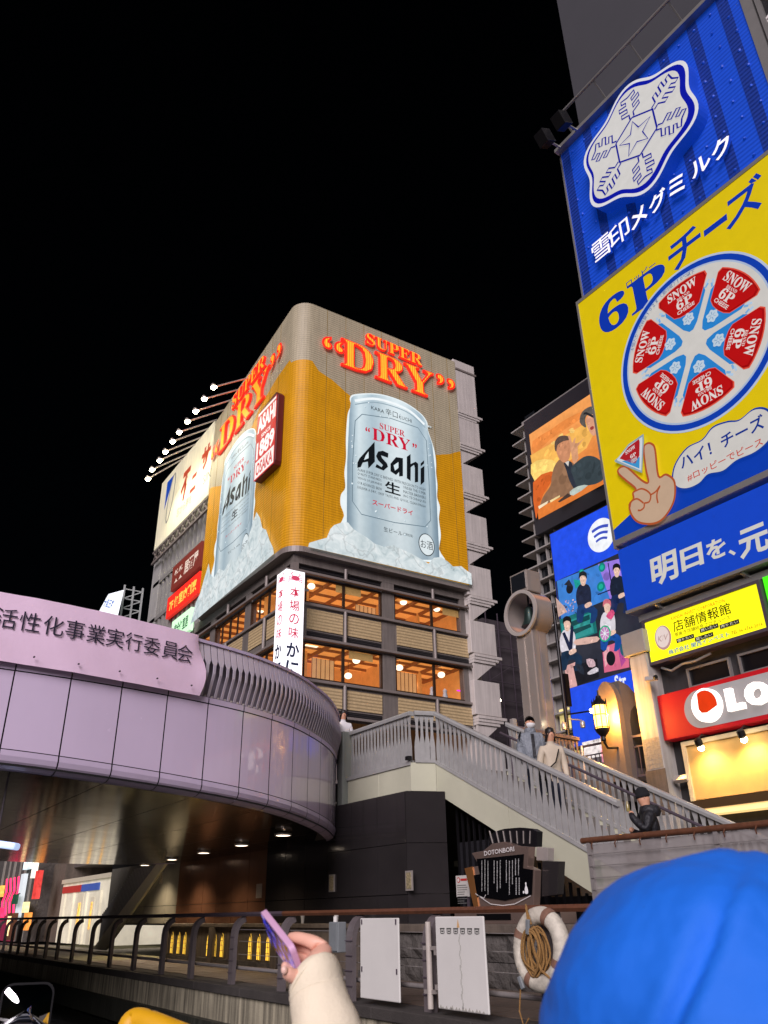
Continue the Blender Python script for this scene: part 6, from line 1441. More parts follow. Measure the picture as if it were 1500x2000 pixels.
for y in PY_:
    o_ = link(pme, 'post', None, qr, loc=(0,y,0))
    if y < 15: c_ = bpy.data.objects.new('wire_clips', nme); COL.objects.link(c_); c_.parent = o_; c_['kind'] = 'stuff'
hp = [(6.62,1.985),(6.80,1.985),(6.82,2.015),(6.80,2.055),(6.62,2.055),(6.60,2.02)]
for y0, y1, m_ in ((40,13.2,M_DARKM),(13.19,8.2,M_WOOD),(8.19,3.0,M_WOOD)):
    MB().prism([(x,y0,z) for x, z in hp], (0,y1-y0,0)).build('handrail', m_, qr)
for y0, y1 in ((40,20),(19.98,11.0),(10.98,3.)): MB().tube([(6.64,y0,1.19),(6.64,y1,1.19)], .03, 10).build('lower_pipe', M_PIPE, qr, smooth=True)
for z in (1.40,1.6,1.78): MB().tube([(6.6,14.8,z),(6.6,3,z)], .005, 5).build('wire', M_PIPE, qr)
t = thing('white_notice_board', 'plain white enamel board on the railing, the left of two', 'board', (6.35,9.9,1.0), 'white boards hung on the quay railing')
MB().box(6.38, 9.47, 1.02, 6.405, 10.39, 1.945).build('sheet', M_WHITE, t, bevel=.012)
for y, z in ((9.52,1.9),(10.34,1.9),(9.52,1.35),(10.34,1.35)): MB().box(6.37, y-.01, z-.03, 6.385, y+.01, z+.03).build('screw', M_DARKM, t)
t = thing('white_notice_board', 'white enamel board with a row of small dark marks, right of two', 'board', (6.35,8.2,1.0), 'white boards hung on the quay railing')
MB().box(6.36, 7.76, 1.02, 6.385, 8.66, 1.955).build('sheet', M_WHITE, t, bevel=.012)
p = Print(Plane('X', 6.36), .003, 1)
for k in range(6):
    u = -8.52+.128*k; z = 1.80
    p.rect(u-.045, z+.022, u+.045, z+.036, '4c4c48'); p.rect(u-.04, z-.02, u-.028, z+.02, '4c4c48'); p.rect(u+.028, z-.02, u+.04, z+.02, '4c4c48'); p.rect(u-.02, z-.005, u+.02, z+.01, '4c4c48'); p.rect(u-.026, z-.026, u+.024, z-.016, '4c4c48')
rnd = random.Random(12)
for k in range(26): z = 1.05+.028*k; u = -8.20+.012*math.sin(k*1.3); w_ = .008+.012*rnd.random()*(1-k/30); p.rect(u-w_, z, u+w_*rnd.uniform(.4,1), z+.027, 'b2b1a8')
for k in range(14): u = -8.64+.06*k+rnd.uniform(-.02,.02); h_ = rnd.uniform(.01,.05); p.poly([(u,1.03),(u+.05,1.03),(u+.03,1.03+h_)], 'a9a79c')
p.poly([(-8.24,1.84),(-8.19,1.84),(-8.2,1.88),(-8.215,1.93),(-8.23,1.88)], 'c9a06a'); p.build('markings', P_PLAIN, t)['kind'] = 'stuff'
for z in (1.2, 1.55): MB().box(6.39, 8.55, z, 6.5, 8.75, z+.05).build('clamp', M_STEEL, t)
t = thing('white_vertical_pipe', 'short white vertical pipe clamped beside the right board', 'pipe', (6.4,8.86,1.0)); MB().tube([(6.40,8.86,1.0),(6.40,8.86,1.9)], .035, 12).build('pipe', mat('off_white_pipe','b3aba0',.45,var=.15,vs=8), t, smooth=True)
for z in (1.15,1.6): MB().box(6.39, 8.8, z, 6.48, 8.97, z+.04).build('clamp', M_STEEL, t)
yb_ = onX(665, 1830, 6.5).y
t = thing('grey_meter_box', 'small grey meter box fixed to the quay railing post', 'box', (6.4,yb_,1.5)); MB().box(6.38, yb_-.13, 1.52, 6.52, yb_+.13, 1.90).build('case', M_GREYBOX, t, bevel=.012); MB().box(6.36, yb_-.12, 1.54, 6.379, yb_-.005, 1.88).build('door', M_GREYBOX, t, bevel=.005); MB().tube([(6.45,yb_+.06,1.9),(6.45,yb_+.06,1.97)], .03).build('cap', M_WHITE, t)
# life ring
rc = Vector((6.36, 6.87, 1.655))
lr = thing('life_ring', 'worn white life ring with brown bands and coiled rope hung on the railing', 'life ring', (6.4,6.87,1.27))
M_RING = mat('worn_white_foam','bdb7a6',.65,var=.4,vs=11,bump=.35,bs=40); M_BAND = mat('brown_tape','7a5a48',.7,var=.3,vs=20)
RR, rt = .295, .088
ringp = lambda a: rc+Vector((.03*math.sin(a), RR*math.cos(a), RR*1.02*math.sin(a)))
MB().tube([ringp(2*math.pi*k/40) for k in range(40)], rt, 14, closed=True).build('ring', M_RING, lr, smooth='all')
for a in (25,115,205,295): MB().tube([ringp(R(a+q)) for q in (-7,-3.5,0,3.5,7)], rt+.005, 14, caps=False).build('band', M_BAND, lr, smooth='all')
M_ROPE = mat('tan_rope','9a7440',.85,var=.35,vs=60,bump=.8,bs=160); rnd = random.Random(2)
for k in range(13):
    w_ = rnd.uniform(.06,.14); h_ = rnd.uniform(.13,.22); ph = rnd.uniform(-.5,.5); x_ = rc.x-.02-.008*k+rnd.uniform(-.01,.01); yo = rnd.uniform(-.05,.05)
    pts = [(x_+.012*math.sin(3*a+k), rc.y+yo+w_*math.cos(a)*math.cos(ph*.4)-h_*math.sin(a)*math.sin(ph*.4), rc.z-.02+h_*math.sin(a)*math.cos(ph*.4)+w_*math.cos(a)*math.sin(ph*.4)+.012*math.sin(4*a+k)) for a in (2*math.pi*j/22 for j in range(22))]
    MB().tube(pts, .011, 6, closed=True).build('rope_coil', M_ROPE, lr, smooth='all')
MB().tube([(rc.x-.12,rc.y+.04,rc.z+.38),(rc.x-.13,rc.y+.02,rc.z+.2),(rc.x-.12,rc.y-.02,rc.z),(rc.x-.12,rc.y-.10,rc.z-.18),(rc.x-.1,rc.y-.26,rc.z-.28)], .012, 6).build('rope_tail', M_ROPE, lr)
MB().tube([(rc.x-.05,rc.y+.12,rc.z+.40),(rc.x-.1,rc.y+.06,rc.z+.36),(rc.x-.11,rc.y+.0,rc.z+.22)], .011, 6).build('rope_tail', M_ROPE, lr)
MB().cbox((rc.x-.13,rc.y+.03,rc.z+.2), (.03,.05,.14), 0, R(8)).build('toggle', M_GREYBOX, lr, bevel=.01); MB().cbox((rc.x-.11,rc.y+.22,rc.z-.30), (.03,.05,.12), 0, R(-25)).build('toggle', M_GREYBOX, lr, bevel=.01)
MB().tube([(rc.x-.1,rc.y+.25,rc.z-.36),(rc.x-.1,rc.y+.29,rc.z-.55),(rc.x-.1,rc.y+.24,rc.z-.68),(rc.x-.1,rc.y+.16,rc.z-.6)], .008, 6).build('rope_loop', M_ROPE, lr)
MB().box(6.45, 6.8, 1.9, 6.62, 6.94, 1.93).build('hook', M_STEEL, lr)
# cups left on the stone wall
for k, (x, y, lb) in enumerate(((591,1800,'white paper cup left on the stone wall, the left one'),(657,1798,'white paper cup left on the stone wall near the meter box'))):
    q = onX(x, y, 9.08); t = thing('paper_cup', lb, 'cup', (9.08,q.y,TZ), 'cups on the stone wall'); MB().lathe([(.03,0),(.045,.14)], (9.08,q.y,TZ+.012), n=12).build('body', mat('white_paper','c9c6bd',.6,var=.1), t, smooth=True); MB().lathe([(.048,0),(.048,.015),(.03,.03)], (9.08,q.y,TZ+.152), n=12).build('lid', mat('white_lid','dad8d2',.4,var=.05), t)
# ================================================================== PLAQUE MONUMENT
mo = thing('plaque_monument', 'stepped steel-framed black plaque with white writing and ribbed fan crest', 'monument', (9.4,10.6,TZ))
PM = Plane('X', 9.3); G = lambda x, y: PM.px(860+x*.4267, 1600+y*.4267)
outer = [(165,412),(115,225),(178,213),(143,155),(195,145),(235,113),(290,103),(345,122),(405,126),(398,216),(432,232),(428,355),(424,412)]
inner = [(160,352),(143,258),(184,252),(170,182),(384,160),(380,224),(426,232),(421,345),(300,372)]
M_SBRN = mat('bronzed_steel','8a776c',.3,.6,var=.12,vs=3,scuff=.08)
ow = [G(*q) for q in outer]; iw = [G(*q) for q in inner]
MB().prism([PM.w(u, v, 0) for u, v in ow], (.14,0,0)).build('frame', M_SBRN, mo, bevel=.008)
MB().prism([PM.w(u, v, .018) for u, v in iw], (.017,0,0)).build('plaque', mat('black_gloss_plaque','0a0a0c',.12,var=0,spec=.6), mo)
MB().prism([PM.w(u, v, .02) for u, v in [G(115,225), G(150,217), G(180,412), G(160,412)]], (.019,0,0)).build('copper_leg', mat('copper_leg','b07a48',.3,.7,var=.1), mo)
fan = [(190,132),(186,78),(215,55),(260,42),(330,36),(385,42),(408,55),(405,124)]
MB().prism([PM.w(*G(*q), -.16) for q in fan], (.12,0,0)).build('fan_crest', M_BLACKM, mo)
for k in range(7): x = 200+k*28; MB().bar(PM.w(*G(x+8,110), -.155), PM.w(*G(x-8+k*3,52), -.155), .012, .02, (1,0,0)).build('fan_rib', M_STEEL, mo)
MB().prism([PM.w(*G(*q), -.15) for q in ((408,126),(458,130),(456,190),(406,188))], (.14,0,0)).build('side_block', M_STEEL, mo, bevel=.006)
MB().prism([PM.w(*G(*q), -.15) for q in ((433,190),(508,192),(500,345),(430,355))], (.14,0,0)).build('side_block', M_PANEL, mo, bevel=.006)
bz = [G(85,420), G(520,405)]
MB().box(9.2, -bz[1][0], TZ, 9.75, -bz[0][0], bz[0][1]+.0).build('base', M_SBRN, mo, bevel=.01)
MB().box(9.188, -G(345,430)[0], TZ+.06, 9.199, -G(190,430)[0], bz[0][1]-.05).build('base_plate', MATS['black_gloss_plaque'], mo)
p = Print(PM, .003, 7)
a = G(205,158); b = G(342,128); p.text('DOTONBORI', a[0], a[1]-.02, b[0], b[1]+.0, 'c9c5c0', bold=.02, rot=2)
rnd = random.Random(9)
for k, x in enumerate(list(range(195,375,14))):
    if 225 < x < 240 or 285 < x < 296: continue
    top = 190+rnd.randint(-2,3); bot = rnd.choice([300,315,345,290,330,320])
    if x > 345: top, bot = 182, 260
    y = top
    while y < bot:
        q = G(x, y); s_ = .010; p.rect(q[0]-s_, q[1]-s_, q[0]+s_*rnd.uniform(.2,1), q[1]+s_*rnd.uniform(.3,1), 'a9a9a6'); y += 6.5
y = 270
while y < 345: q = G(352, y); p.rect(q[0]-.012, q[1]-.01, q[0]+.01, q[1]+.008, 'a9a9a6'); q = G(366, y); p.rect(q[0]-.012, q[1]-.01, q[0]+.008, q[1]+.008, 'a9a9a6'); y += 8
q = G(398,320); p.poly([(c.x, c.y) for c in smooth([(q[0]-.03,q[1]-.06),(q[0]+.03,q[1]-.06),(q[0]+.035,q[1]),(q[0]+.012,q[1]+.05),(q[0]+.015,q[1]+.09),(q[0]-.015,q[1]+.09),(q[0]-.012,q[1]+.05),(q[0]-.035,q[1])], 3)], 'e4e4e0'); q = G(386,334); p.ell(*q, .02, .02, 'e4e4e0', 12)
p.strip([G(165,340), G(195,362), G(235,388), G(290,395), G(345,388), G(418,350)], .012, 'c9c5c0'); p.strip([G(178,350), G(205,362), G(212,345)], .012, 'c9c5c0')
p.build('writing', P_PLAIN, mo)['kind'] = 'stuff'
t = thing('white_rules_notice', 'small white rules notice with red mark left of the plaque', 'notice', (9.9,11.8,2.0))
PN2 = Plane('X', 9.55); q0 = PN2.px(892, 1752); q1 = PN2.px(914, 1709); MB().box(9.55, -q1[0], q0[1], 9.57, -q0[0], q1[1]).build('sheet', mat('notice_white','b9b6ae',.5,var=.1,vs=12), t); MB().box(9.57, -q1[0]+.05, TZ, 9.6, -q1[0]+.09, q1[1]).build('stake', M_DARKM, t)
p = Print(PN2, .003, 1); u0, u1 = q0[0], q1[0]
p.ell(u0+(u1-u0)*.22, q1[1]-.07, .045, .045, 'b03030', 18); p.layer(); p.ell(u0+(u1-u0)*.22, q1[1]-.07, .03, .03, 'c9c6be', 18)
for k in range(9): p.rect(u0+.03, q1[1]-.16-.035*k, u0+(u1-u0)*random.uniform(.6,.92), q1[1]-.15-.035*k, '6a6a66')
p.rect(u0+(u1-u0)*.4, q1[1]-.085, u1-.03, q1[1]-.05, 'b03030'); p.build('printing', P_PLAIN, t)
# ================================================================== SHEETED FENCE ON THE TERRACE
fX = 8.92
fe = thing('sheeted_wire_fence', 'wire fence backed with translucent sheeting under a brown rail', 'fence', (fX,6,TZ))
for y in (8.5,6.45,4.4,2.35,.3): MB().box(fX-.02, y-.03, TZ, fX+.04, y+.03, 2.83).build('post', M_PIPE, fe)
MB().tube([(fX,8.62,2.86),(fX,6,2.84),(fX,3,2.86),(fX,0,2.84)], .04, 10).build('top_rail', M_WOOD, fe, smooth=True)
for k in range(6): MB().tube([(fX-.03,8.5,1.95+.145*k),(fX-.03,0,1.95+.145*k)], .006, 5).build('wire', M_PIPE, fe)
M_SHEET = mat('translucent_sheeting','8f8a86',.35,var=.18,vs=2.2,alpha=.82,bump=.3,bs=6,spec=.4)
for y0, y1 in ((8.48,6.47),(6.43,4.42),(4.38,2.37),(2.33,.32)):
    g = MB(); nn = 20; vs = []
    for i in range(nn+1):
        for j in range(7): y = y0+(y1-y0)*i/nn; z = TZ+.05+(2.80-TZ-.05)*j/6; vs.append((fX+.012+.008*math.sin(y*9+j)+.006*math.sin(z*14+i), y, z))
    g.add(vs, [(i*7+j, (i+1)*7+j, (i+1)*7+j+1, i*7+j+1) for i in range(nn) for j in range(6)]); g.build('sheeting', M_SHEET, fe, smooth='all')
for k in range(14): y = 8.4-k*.42; MB().tube([(fX-.03,y,2.83),(fX-.05,y+.01,2.79),(fX-.03,y+.02,2.74)], .008, 5).build('tie', M_WOOD, fe)
# ================================================================== PEOPLE
import bmesh
M_SKIN = mat('skin', 'c99678', .55, var=.06, vs=30); M_HAIR = mat('dark_hair', '17120f', .5, var=.3, vs=60); M_MASK = mat('white_mask', 'd9d9d6', .7, var=.05)
def skin_body(name, verts, edges, root, parent, mats, sub=2):
    """verts: (pos, rx, ry, material index)"""
    bm = bmesh.new(); sk = bm.verts.layers.skin.verify(); bv = []
    for pos, rx, ry, mi in verts:
        v_ = bm.verts.new(pos); v_[sk].radius = (rx, ry); bv.append(v_)
    for a, b in edges: bm.edges.new((bv[a], bv[b]))
    bv[root][sk].use_root = True
    me = bpy.data.meshes.new('tmp'); bm.to_mesh(me); bm.free()
    o_ = bpy.data.objects.new('tmp', me); COL.objects.link(o_)
    m_ = o_.modifiers.new('s', 'SKIN'); m_.use_smooth_shade = True; m_.branch_smoothing = .3
    s_ = o_.modifiers.new('u', 'SUBSURF'); s_.levels = sub; s_.render_levels = sub
    dg = bpy.context.evaluated_depsgraph_get(); dg.update()
    nm = bpy.data.meshes.new_from_object(o_.evaluated_get(dg)); bpy.data.objects.remove(o_)
    nm.name = name
    nm.materials.clear()
    for q in mats: nm.materials.append(q)
    # nearest bone decides the material
    for pl_ in nm.polygons:
        c_ = pl_.center; best = None
        for a, b in edges:
            A, B = Vector(verts[a][0]), Vector(verts[b][0]); d_ = B-A; t_ = max(0, min(1, (c_-A).dot(d_)/max(d_.length_squared, 1e-9)))
            dist = (A+d_*t_-c_).length - (verts[a][1]*(1-t_)+verts[b][1]*t_)
            if best is None or dist < best[0]: best = (dist, verts[a][3] if t_ < .5 else verts[b][3])
        pl_.material_index = best[1]
    o2 = link(nm, name, None, parent, smooth='all'); return o2
def figure3d(label, loc, face, H, top, legs, pose=None, puff=1.0, hair='short', hat=None, mask=False, cat='person', shoes=None, extra=None):
    t = thing('person', label, cat, loc)
    k = H/1.75; rz = face
    M4 = Matrix.Translation(loc) @ Matrix.Rotation(rz, 4, 'Z') @ Matrix.Scale(k, 4)
    P = dict(pel=(0,0,.96), sp=(0,.0,1.12), ch=(0,.0,1.32), nb=(0,-.01,1.46), nk=(0,.0,1.53), hd=(0,.025,1.64), ht=(0,.015,1.70),
             sl=(-.17,0,1.41), el=(-.23,-.02,1.14), wl=(-.21,.10,.92), hl=(-.2,.15,.84), sr=(.17,0,1.41), er=(.23,-.02,1.14), wr=(.21,.10,.92), hr=(.2,.15,.84),
             tl=(-.095,0,.9), kl=(-.10,.02,.5), al=(-.10,-.02,.09), fl=(-.11,.13,.04), tr=(.095,0,.9), kr=(.10,.02,.5), ar=(.10,-.02,.09), fr=(.11,.13,.04))
    if pose: P.update(pose)
    names = list(P); ix = {n_: i for i, n_ in enumerate(names)}
    pu = puff
    rad = dict(pel=(.15*pu,.115*pu,0), sp=(.145*pu,.115*pu,0), ch=(.165*pu,.12*pu,0), nb=(.09,.085,0), nk=(.055,.058,2), hd=(.098,.112,2), ht=(.085,.095,2),
               sl=(.075*pu,.075*pu,0), sr=(.075*pu,.075*pu,0), el=(.055*pu,.055*pu,0), er=(.055*pu,.055*pu,0), wl=(.04*pu,.04*pu,0), wr=(.04*pu,.04*pu,0), hl=(.034,.026,2), hr=(.034,.026,2),
               tl=(.095,.095,1), tr=(.095,.095,1), kl=(.062,.062,1), kr=(.062,.062,1), al=(.042,.045,1), ar=(.042,.045,1), fl=(.04,.03,3), fr=(.04,.03,3))
    verts = [(M4 @ Vector(P[n_]), rad[n_][0]*k, rad[n_][1]*k, rad[n_][2]) for n_ in names]
    E_ = [('pel','sp'),('sp','ch'),('ch','nb'),('nb','nk'),('nk','hd'),('hd','ht'),('ch','sl'),('sl','el'),('el','wl'),('wl','hl'),('ch','sr'),('sr','er'),('er','wr'),('wr','hr'),('pel','tl'),('tl','kl'),('kl','al'),('al','fl'),('pel','tr'),('tr','kr'),('kr','ar'),('ar','fr')]
    skin_body('body', verts, [(ix[a], ix[b]) for a, b in E_], ix['pel'], t, [top, legs, M_SKIN, shoes or M_BLACKM])
    hc = Vector(P['hd'])+Vector((0,0,.025)); W_ = lambda q: M4 @ Vector(q)
    # nose, eyes
    MB().add([W_(hc+Vector(q)) for q in ((-.014,.09,-.03),(.014,.09,-.03),(0,.122,-.03),(0,.09,.02))], [(0,1,2),(0,2,3),(2,1,3)]).build('nose', M_SKIN, t)
    for sx in (-1,1): MB().sphere(W_(hc+Vector((sx*.032,.088,.012))), .011*k, 6, 4).build('eye', M_HAIR, t); MB().sphere(W_(hc+Vector((sx*.082,.0,-.01))), .022*k, 6, 5, (.4,.7,1)).build('ear', M_SKIN, t)
    if mask:
        g = MB(); vs = []
        for i in range(7):
            a = R(-62+124*i/6)
            for j, z in enumerate((-.115,-.085,-.055,-.03)): r_ = (.075,.108,.118,.112)[j]; vs.append(W_(hc+Vector((math.sin(a)*r_*.84, math.cos(a)*r_+.004, z))))
        g.add(vs, [(i*4+j, (i+1)*4+j, (i+1)*4+j+1, i*4+j+1) for i in range(6) for j in range(3)]); g.build('face_mask', M_MASK, t, smooth='all')
    if hat is None:
        g = MB(); n1, n2 = 18, 9; vs = []; rnd = random.Random(int(H*1000))
        low = -.02 if hair == 'short' else -.13
        for j in range(n2+1):
            f = j/n2
            for i in range(n1):
                a = 2*math.pi*i/n1; front = max(0, math.cos(a))      # a = 0 faces forward (+y)
                zlow = low+(.085-low)*front**1.3 if hair == 'short' else low+(.035-low)*front**3.0
                el_ = math.pi/2*(1-f)
                z = .115*math.sin(el_); r_ = math.cos(el_)
                if f > .6: q = (f-.6)/.4; z = .115*math.sin(math.pi/2*.4)*(1-q)+zlow*q; r_ = math.cos(math.pi/2*.4)*(1-q)+ (1.02-.12*front)*q
                j_ = rnd.uniform(.97,1.05); vs.append(W_(hc+Vector((math.sin(a)*.099*r_*j_, math.cos(a)*.112*r_*j_-.010, z+.008))))
        g.add(vs, [(j*n1+i, j*n1+(i+1) % n1, (j+1)*n1+(i+1) % n1, (j+1)*n1+i) for j in range(n2) for i in range(n1)]); g.build('hair', M_HAIR, t, smooth='all')
    else:
        MB().lathe([(.099,-.015),(.106,.0),(.106,.03),(.102,.035),(.1,.06),(.08,.105),(.04,.13),(.005,.135)], (0,0,0), n=20).build('knit_hat', hat, t, smooth='all').matrix_world = M4 @ Matrix.Translation(hc+Vector((0,-.005,.012))) @ Matrix.Rotation(R(-12), 4, 'X')
        t.children[-1].matrix_parent_inverse = Matrix.Identity(4)
    if extra: extra(t, W_, P, hc, k)
    return t
M_GREYC = mat('grey_puffer', '767c82', .6, var=.12, vs=5, lump=.7, lscale=9); M_CREAMC = mat('cream_fleece', 'bdb09a', .8, var=.08, vs=12, bump=.3, bs=60)
M_BLACKC = mat('black_jacket', '17171b', .6, var=.2, vs=6, lump=.5, lscale=9); M_JEAN = mat('dark_trousers', '1c2233', .8, var=.15, vs=20); M_WHITEC = mat('white_jacket', 'c9c8c8', .7, var=.08)
zman = zs(11.3)
def collar(t, W_, P, hc, k):
    MB().lathe([(.10*k,0),(.115*k,.05*k),(.105*k,.10*k)], W_((0,-.01,1.45)), n=14, caps=False).build('collar', M_GREYC, t, smooth='all')
    MB().bar(W_((0,.145,1.0)), W_((0,.12,1.43)), .06*k, .02*k).build('open_front', M_BLACKC, t)
stp = lambda Y: SZ-(SZ-TZ)*math.ceil(max(0, (YT-Y)/(YT-YB))*ns_)/ns_
ns_ = 17
figure3d('man in grey puffer jacket and white face mask descending the stair', (10.65,11.28,stp(11.28)), R(152), 5.165+.07-stp(11.28), M_GREYC, M_JEAN, puff=1.5, mask=True, extra=collar,
         pose=dict(kl=(-.10,.10,.52), al=(-.10,.06,.12), fl=(-.11,.2,.06)))
def bag(t, W_, P, hc, k):
    MB().tube([W_((-.1,.12,1.38)),W_((.0,.18,1.15)),W_((.2,.16,.98))], .012*k, 6).build('bag_strap', M_BLACKM, t); MB().cbox(W_((.22,.14,.92)), (.22*k,.10*k,.16*k), R(180)).build('handbag', M_BLACKM, t, bevel=.02)
figure3d('woman with bobbed dark hair in cream jacket with black handbag on the stair', (10.72,10.86,stp(10.86)), R(155), 4.90+.06-stp(10.86), M_CREAMC, M_JEAN, puff=1.12, hair='bob', extra=bag,
         pose=dict(kr=(.10,.10,.52), ar=(.10,.05,.12), fr=(.11,.2,.06)))
def drink(t, W_, P, hc, k):
    q = Vector(P['hl'])+Vector((.02,.03,.05)); MB().lathe([(.022,-.05),(.024,-.04),(.024,.03),(.012,.06),(.011,.085)], W_(q), (0,0,1), 12).build('drink_bottle', mat('amber_drink','8a7d45',.2,var=.1,spec=.8), t, smooth=True)
    MB().lathe([(.13*k,0),(.16*k,.06*k),(.14*k,.13*k),(.10*k,.15*k)], W_((0,-.05,1.40)), n=14, caps=False).build('hood', M_BLACKC, t, smooth='all')
figure3d('person in black jacket and black knit hat drinking at the foot of the stair', (9.55,7.95,TZ), R(52), 3.46+.02-TZ, M_BLACKC, M_BLACKC, puff=1.3, hat=mat('black_knit','101013',.9,var=.2,vs=50,bump=.5,bs=120), extra=drink,
         pose=dict(el=(-.26,.10,1.18), wl=(-.12,.24,1.38), hl=(-.06,.24,1.47), er=(.24,.05,1.15), wr=(.16,.2,1.2), hr=(.1,.25,1.25)))
figure3d('dark haired person in white jacket standing on the bridge behind the parapet end', (10.0,17.05,SZ), R(160), 6.39+.03-SZ, M_WHITEC, M_JEAN, puff=1.1, hair='bob')
# ================================================================== BOAT
M_HULL = mat('white_boat_hull','a9adb2',.4,var=.08,vs=2); M_YELP = mat('yellow_foam_pad','d6a012',.5,var=.1,vs=6,bump=.15,bs=20)
bt = thing('tour_boat', 'open tour boat with yellow padded rail and round-cornered mirror', 'boat', (0,1,0))
MB().prism([(-1.6,-4,-.3),(1.7,-4,-.3),(1.7,4.2,-.3),(.6,6,-.3),(-.5,6,-.3),(-1.6,4.2,-.3)], (0,0,.85)).build('hull', M_HULL, bt, bevel=.04)
gw = MB(); path_ = [(-1.6,-4,.95),(-1.6,4.2,.95),(-.5,6,.95),(.6,6,.95),(1.7,4.2,.95),(1.7,-4,.95)]
for a, b in zip(path_, path_[1:]): gw.bar((a[0],a[1],.75), (b[0],b[1],.75), .08, .42)
gw.build('gunwale', M_HULL, bt)
for y in (-.3,.85): MB().box(-1.4, y-.2, .55, 1.5, y+.2, .92).build('bench', mat('blue_grey_bench','3f4a58',.6,var=.1), bt, bevel=.03)
pth = [at(252, 2030, 2.9), at(253, 2004, 2.9), at(268, 1993, 2.9), at(300, 2002, 2.85), at(340, 2018, 2.8), at(420, 2050, 2.7)]
MB().tube(smooth(pth, 5, False), .034, 14).build('padded_rail', M_YELP, bt, smooth='all'); q = at(292, 1999, 2.87); MB().tube([q-Vector((.012,.0,-.002)), q+Vector((.012,0,-.004))], .0365, 14, caps=False).build('pad_strap', M_BLACKM, bt)
MB().tube([pth[-1], Vector((1.5,3.2,.9))], .03).build('rail_post', M_STEEL, bt); MB().tube([pth[0], Vector((pth[0].x,pth[0].y,.55))], .03).build('rail_post', M_STEEL, bt)
mc = at(50, 1972, 3.0); fw = (EYE-mc).normalized(); rg = Vector((fw.y,-fw.x,0)).normalized()*-1; up_ = rg.cross(fw)*-1
if up_.z < 0: up_ = -up_
mirn = (fw+Vector((.35,.25,.2))).normalized()
def rrect(w_, h_, r_, off): 
    o_ = []
    for cx, cy, a0 in ((w_-r_,h_-r_,0),(-w_+r_,h_-r_,90),(-w_+r_,-h_+r_,180),(w_-r_,-h_+r_,270)):
        for a in (0,22,45,68,90): o_.append(mc+rg*(cx+r_*math.cos(R(a0+a)))+up_*(cy+r_*math.sin(R(a0+a)))+fw*off)
    return o_
mi = MB().prism(rrect(.074,.070,.03,-.03), fw*.028).build('mirror_housing', M_BLACKM, bt, smooth=True)
g = MB(); rings = [rrect(.068*k_,.064*k_,.027*k_,.022*(1-k_*k_)) for k_ in (1,.8,.6,.4,.2,.02)]
for rg_ in rings: g.add(rg_, [])
g.f += [(i*20+j, i*20+(j+1) % 20, (i+1)*20+(j+1) % 20, (i+1)*20+j) for i in range(5) for j in range(20)]
g.build('mirror_glass', mat('mirror_glass','d8d8d8',.02,1.,var=0), mi, smooth='all')
MB().tube([mc-up_*.06-fw*.02, Vector((mc.x,mc.y,.55))], .014).build('mirror_stem', M_BLACKM, bt)
# ---- passenger in blue hood (near right)
M_BLUEH = mat('blue_fleece_hood','0869d8',.75,var=.06,vs=9,bump=.10,bs=420,lump=.15,lscale=9)
hcn = at(1458, 2112, .86); hr_ = .161
pb_ = thing('person', 'passenger in a bright blue hooded jacket at the lower right', 'person', (hcn.x,hcn.y,.55))
import mathutils
HRV = Vector((hcn.y, -hcn.x, 0)).normalized()
def hooded(cn, r_):
    vs = []; n1, n2 = 110, 80
    for j in range(n2+1):
        th_ = math.pi*j/n2
        for i in range(n1):
            a = 2*math.pi*i/n1; d_ = Vector((math.cos(th_), math.sin(th_)*math.cos(a), math.sin(th_)*math.sin(a)))
            nz = mathutils.noise.noise(d_*2.2+Vector((3,1,7)))*.045+mathutils.noise.noise(d_*6+Vector((1,5,2)))*.007+mathutils.noise.noise(Vector((d_.x*2,d_.y*2,d_.z*7)))*.010
            # raised seam over the crown from front to back
            sd_ = d_.dot(HRV); tq = sd_-(.16-(.95-d_.z)*.70); fd = max(0, min(1, (.97-d_.z)/.30)); nz += (.035*math.exp(-((tq-.08)/.07)**2)-.05*math.exp(-(tq/.045)**2)+.02*math.exp(-((tq+.09)/.07)**2))*(.25+.75*fd)
            wq = d_.z*1.0+.25*mathutils.noise.noise(d_*3); nz += .022*math.sin(wq*8+d_.x*3)*max(0, .85-d_.z)
            sc_ = Vector((1,1.08,1.10)); q = Vector((d_.x*sc_.x, d_.y*sc_.y, d_.z*sc_.z))*r_*(1+nz); vs.append(cn+q)
    return vs, [(j*n1+i, (j+1)*n1+i, (j+1)*n1+(i+1) % n1, j*n1+(i+1) % n1) for j in range(n2) for i in range(n1)]
g = MB(); g.add(*hooded(hcn, hr_)); g.build('hood', M_BLUEH, pb_, smooth='all')
c_ = hcn
sv = [((c_.x,c_.y,.72),.19,.15,0),((c_.x,c_.y,1.0),.18,.14,0),((c_.x,c_.y,1.28),.19,.14,0),((c_.x,c_.y,c_.z-.24),.11,.1,0),((c_.x,c_.y,c_.z-.08),.09,.09,1),
      ((c_.x+.2,c_.y-.13,c_.z-.36),.09,.09,0),((c_.x+.27,c_.y-.1,1.12),.065,.065,0),((c_.x+.26,c_.y+.12,.98),.05,.05,0),((c_.x+.22,c_.y+.2,.96),.035,.03,1),
      ((c_.x-.17,c_.y+.12,c_.z-.36),.09,.09,0),((c_.x-.2,c_.y+.2,1.12),.065,.065,0),((c_.x-.1,c_.y+.32,.98),.05,.05,0),((c_.x-.02,c_.y+.36,.96),.035,.03,1),
      ((c_.x+.1,c_.y+.3,.78),.09,.09,2),((c_.x+.16,c_.y+.42,.6),.06,.06,2),((c_.x-.1,c_.y+.32,.78),.09,.09,2),((c_.x-.06,c_.y+.46,.6),.06,.06,2)]
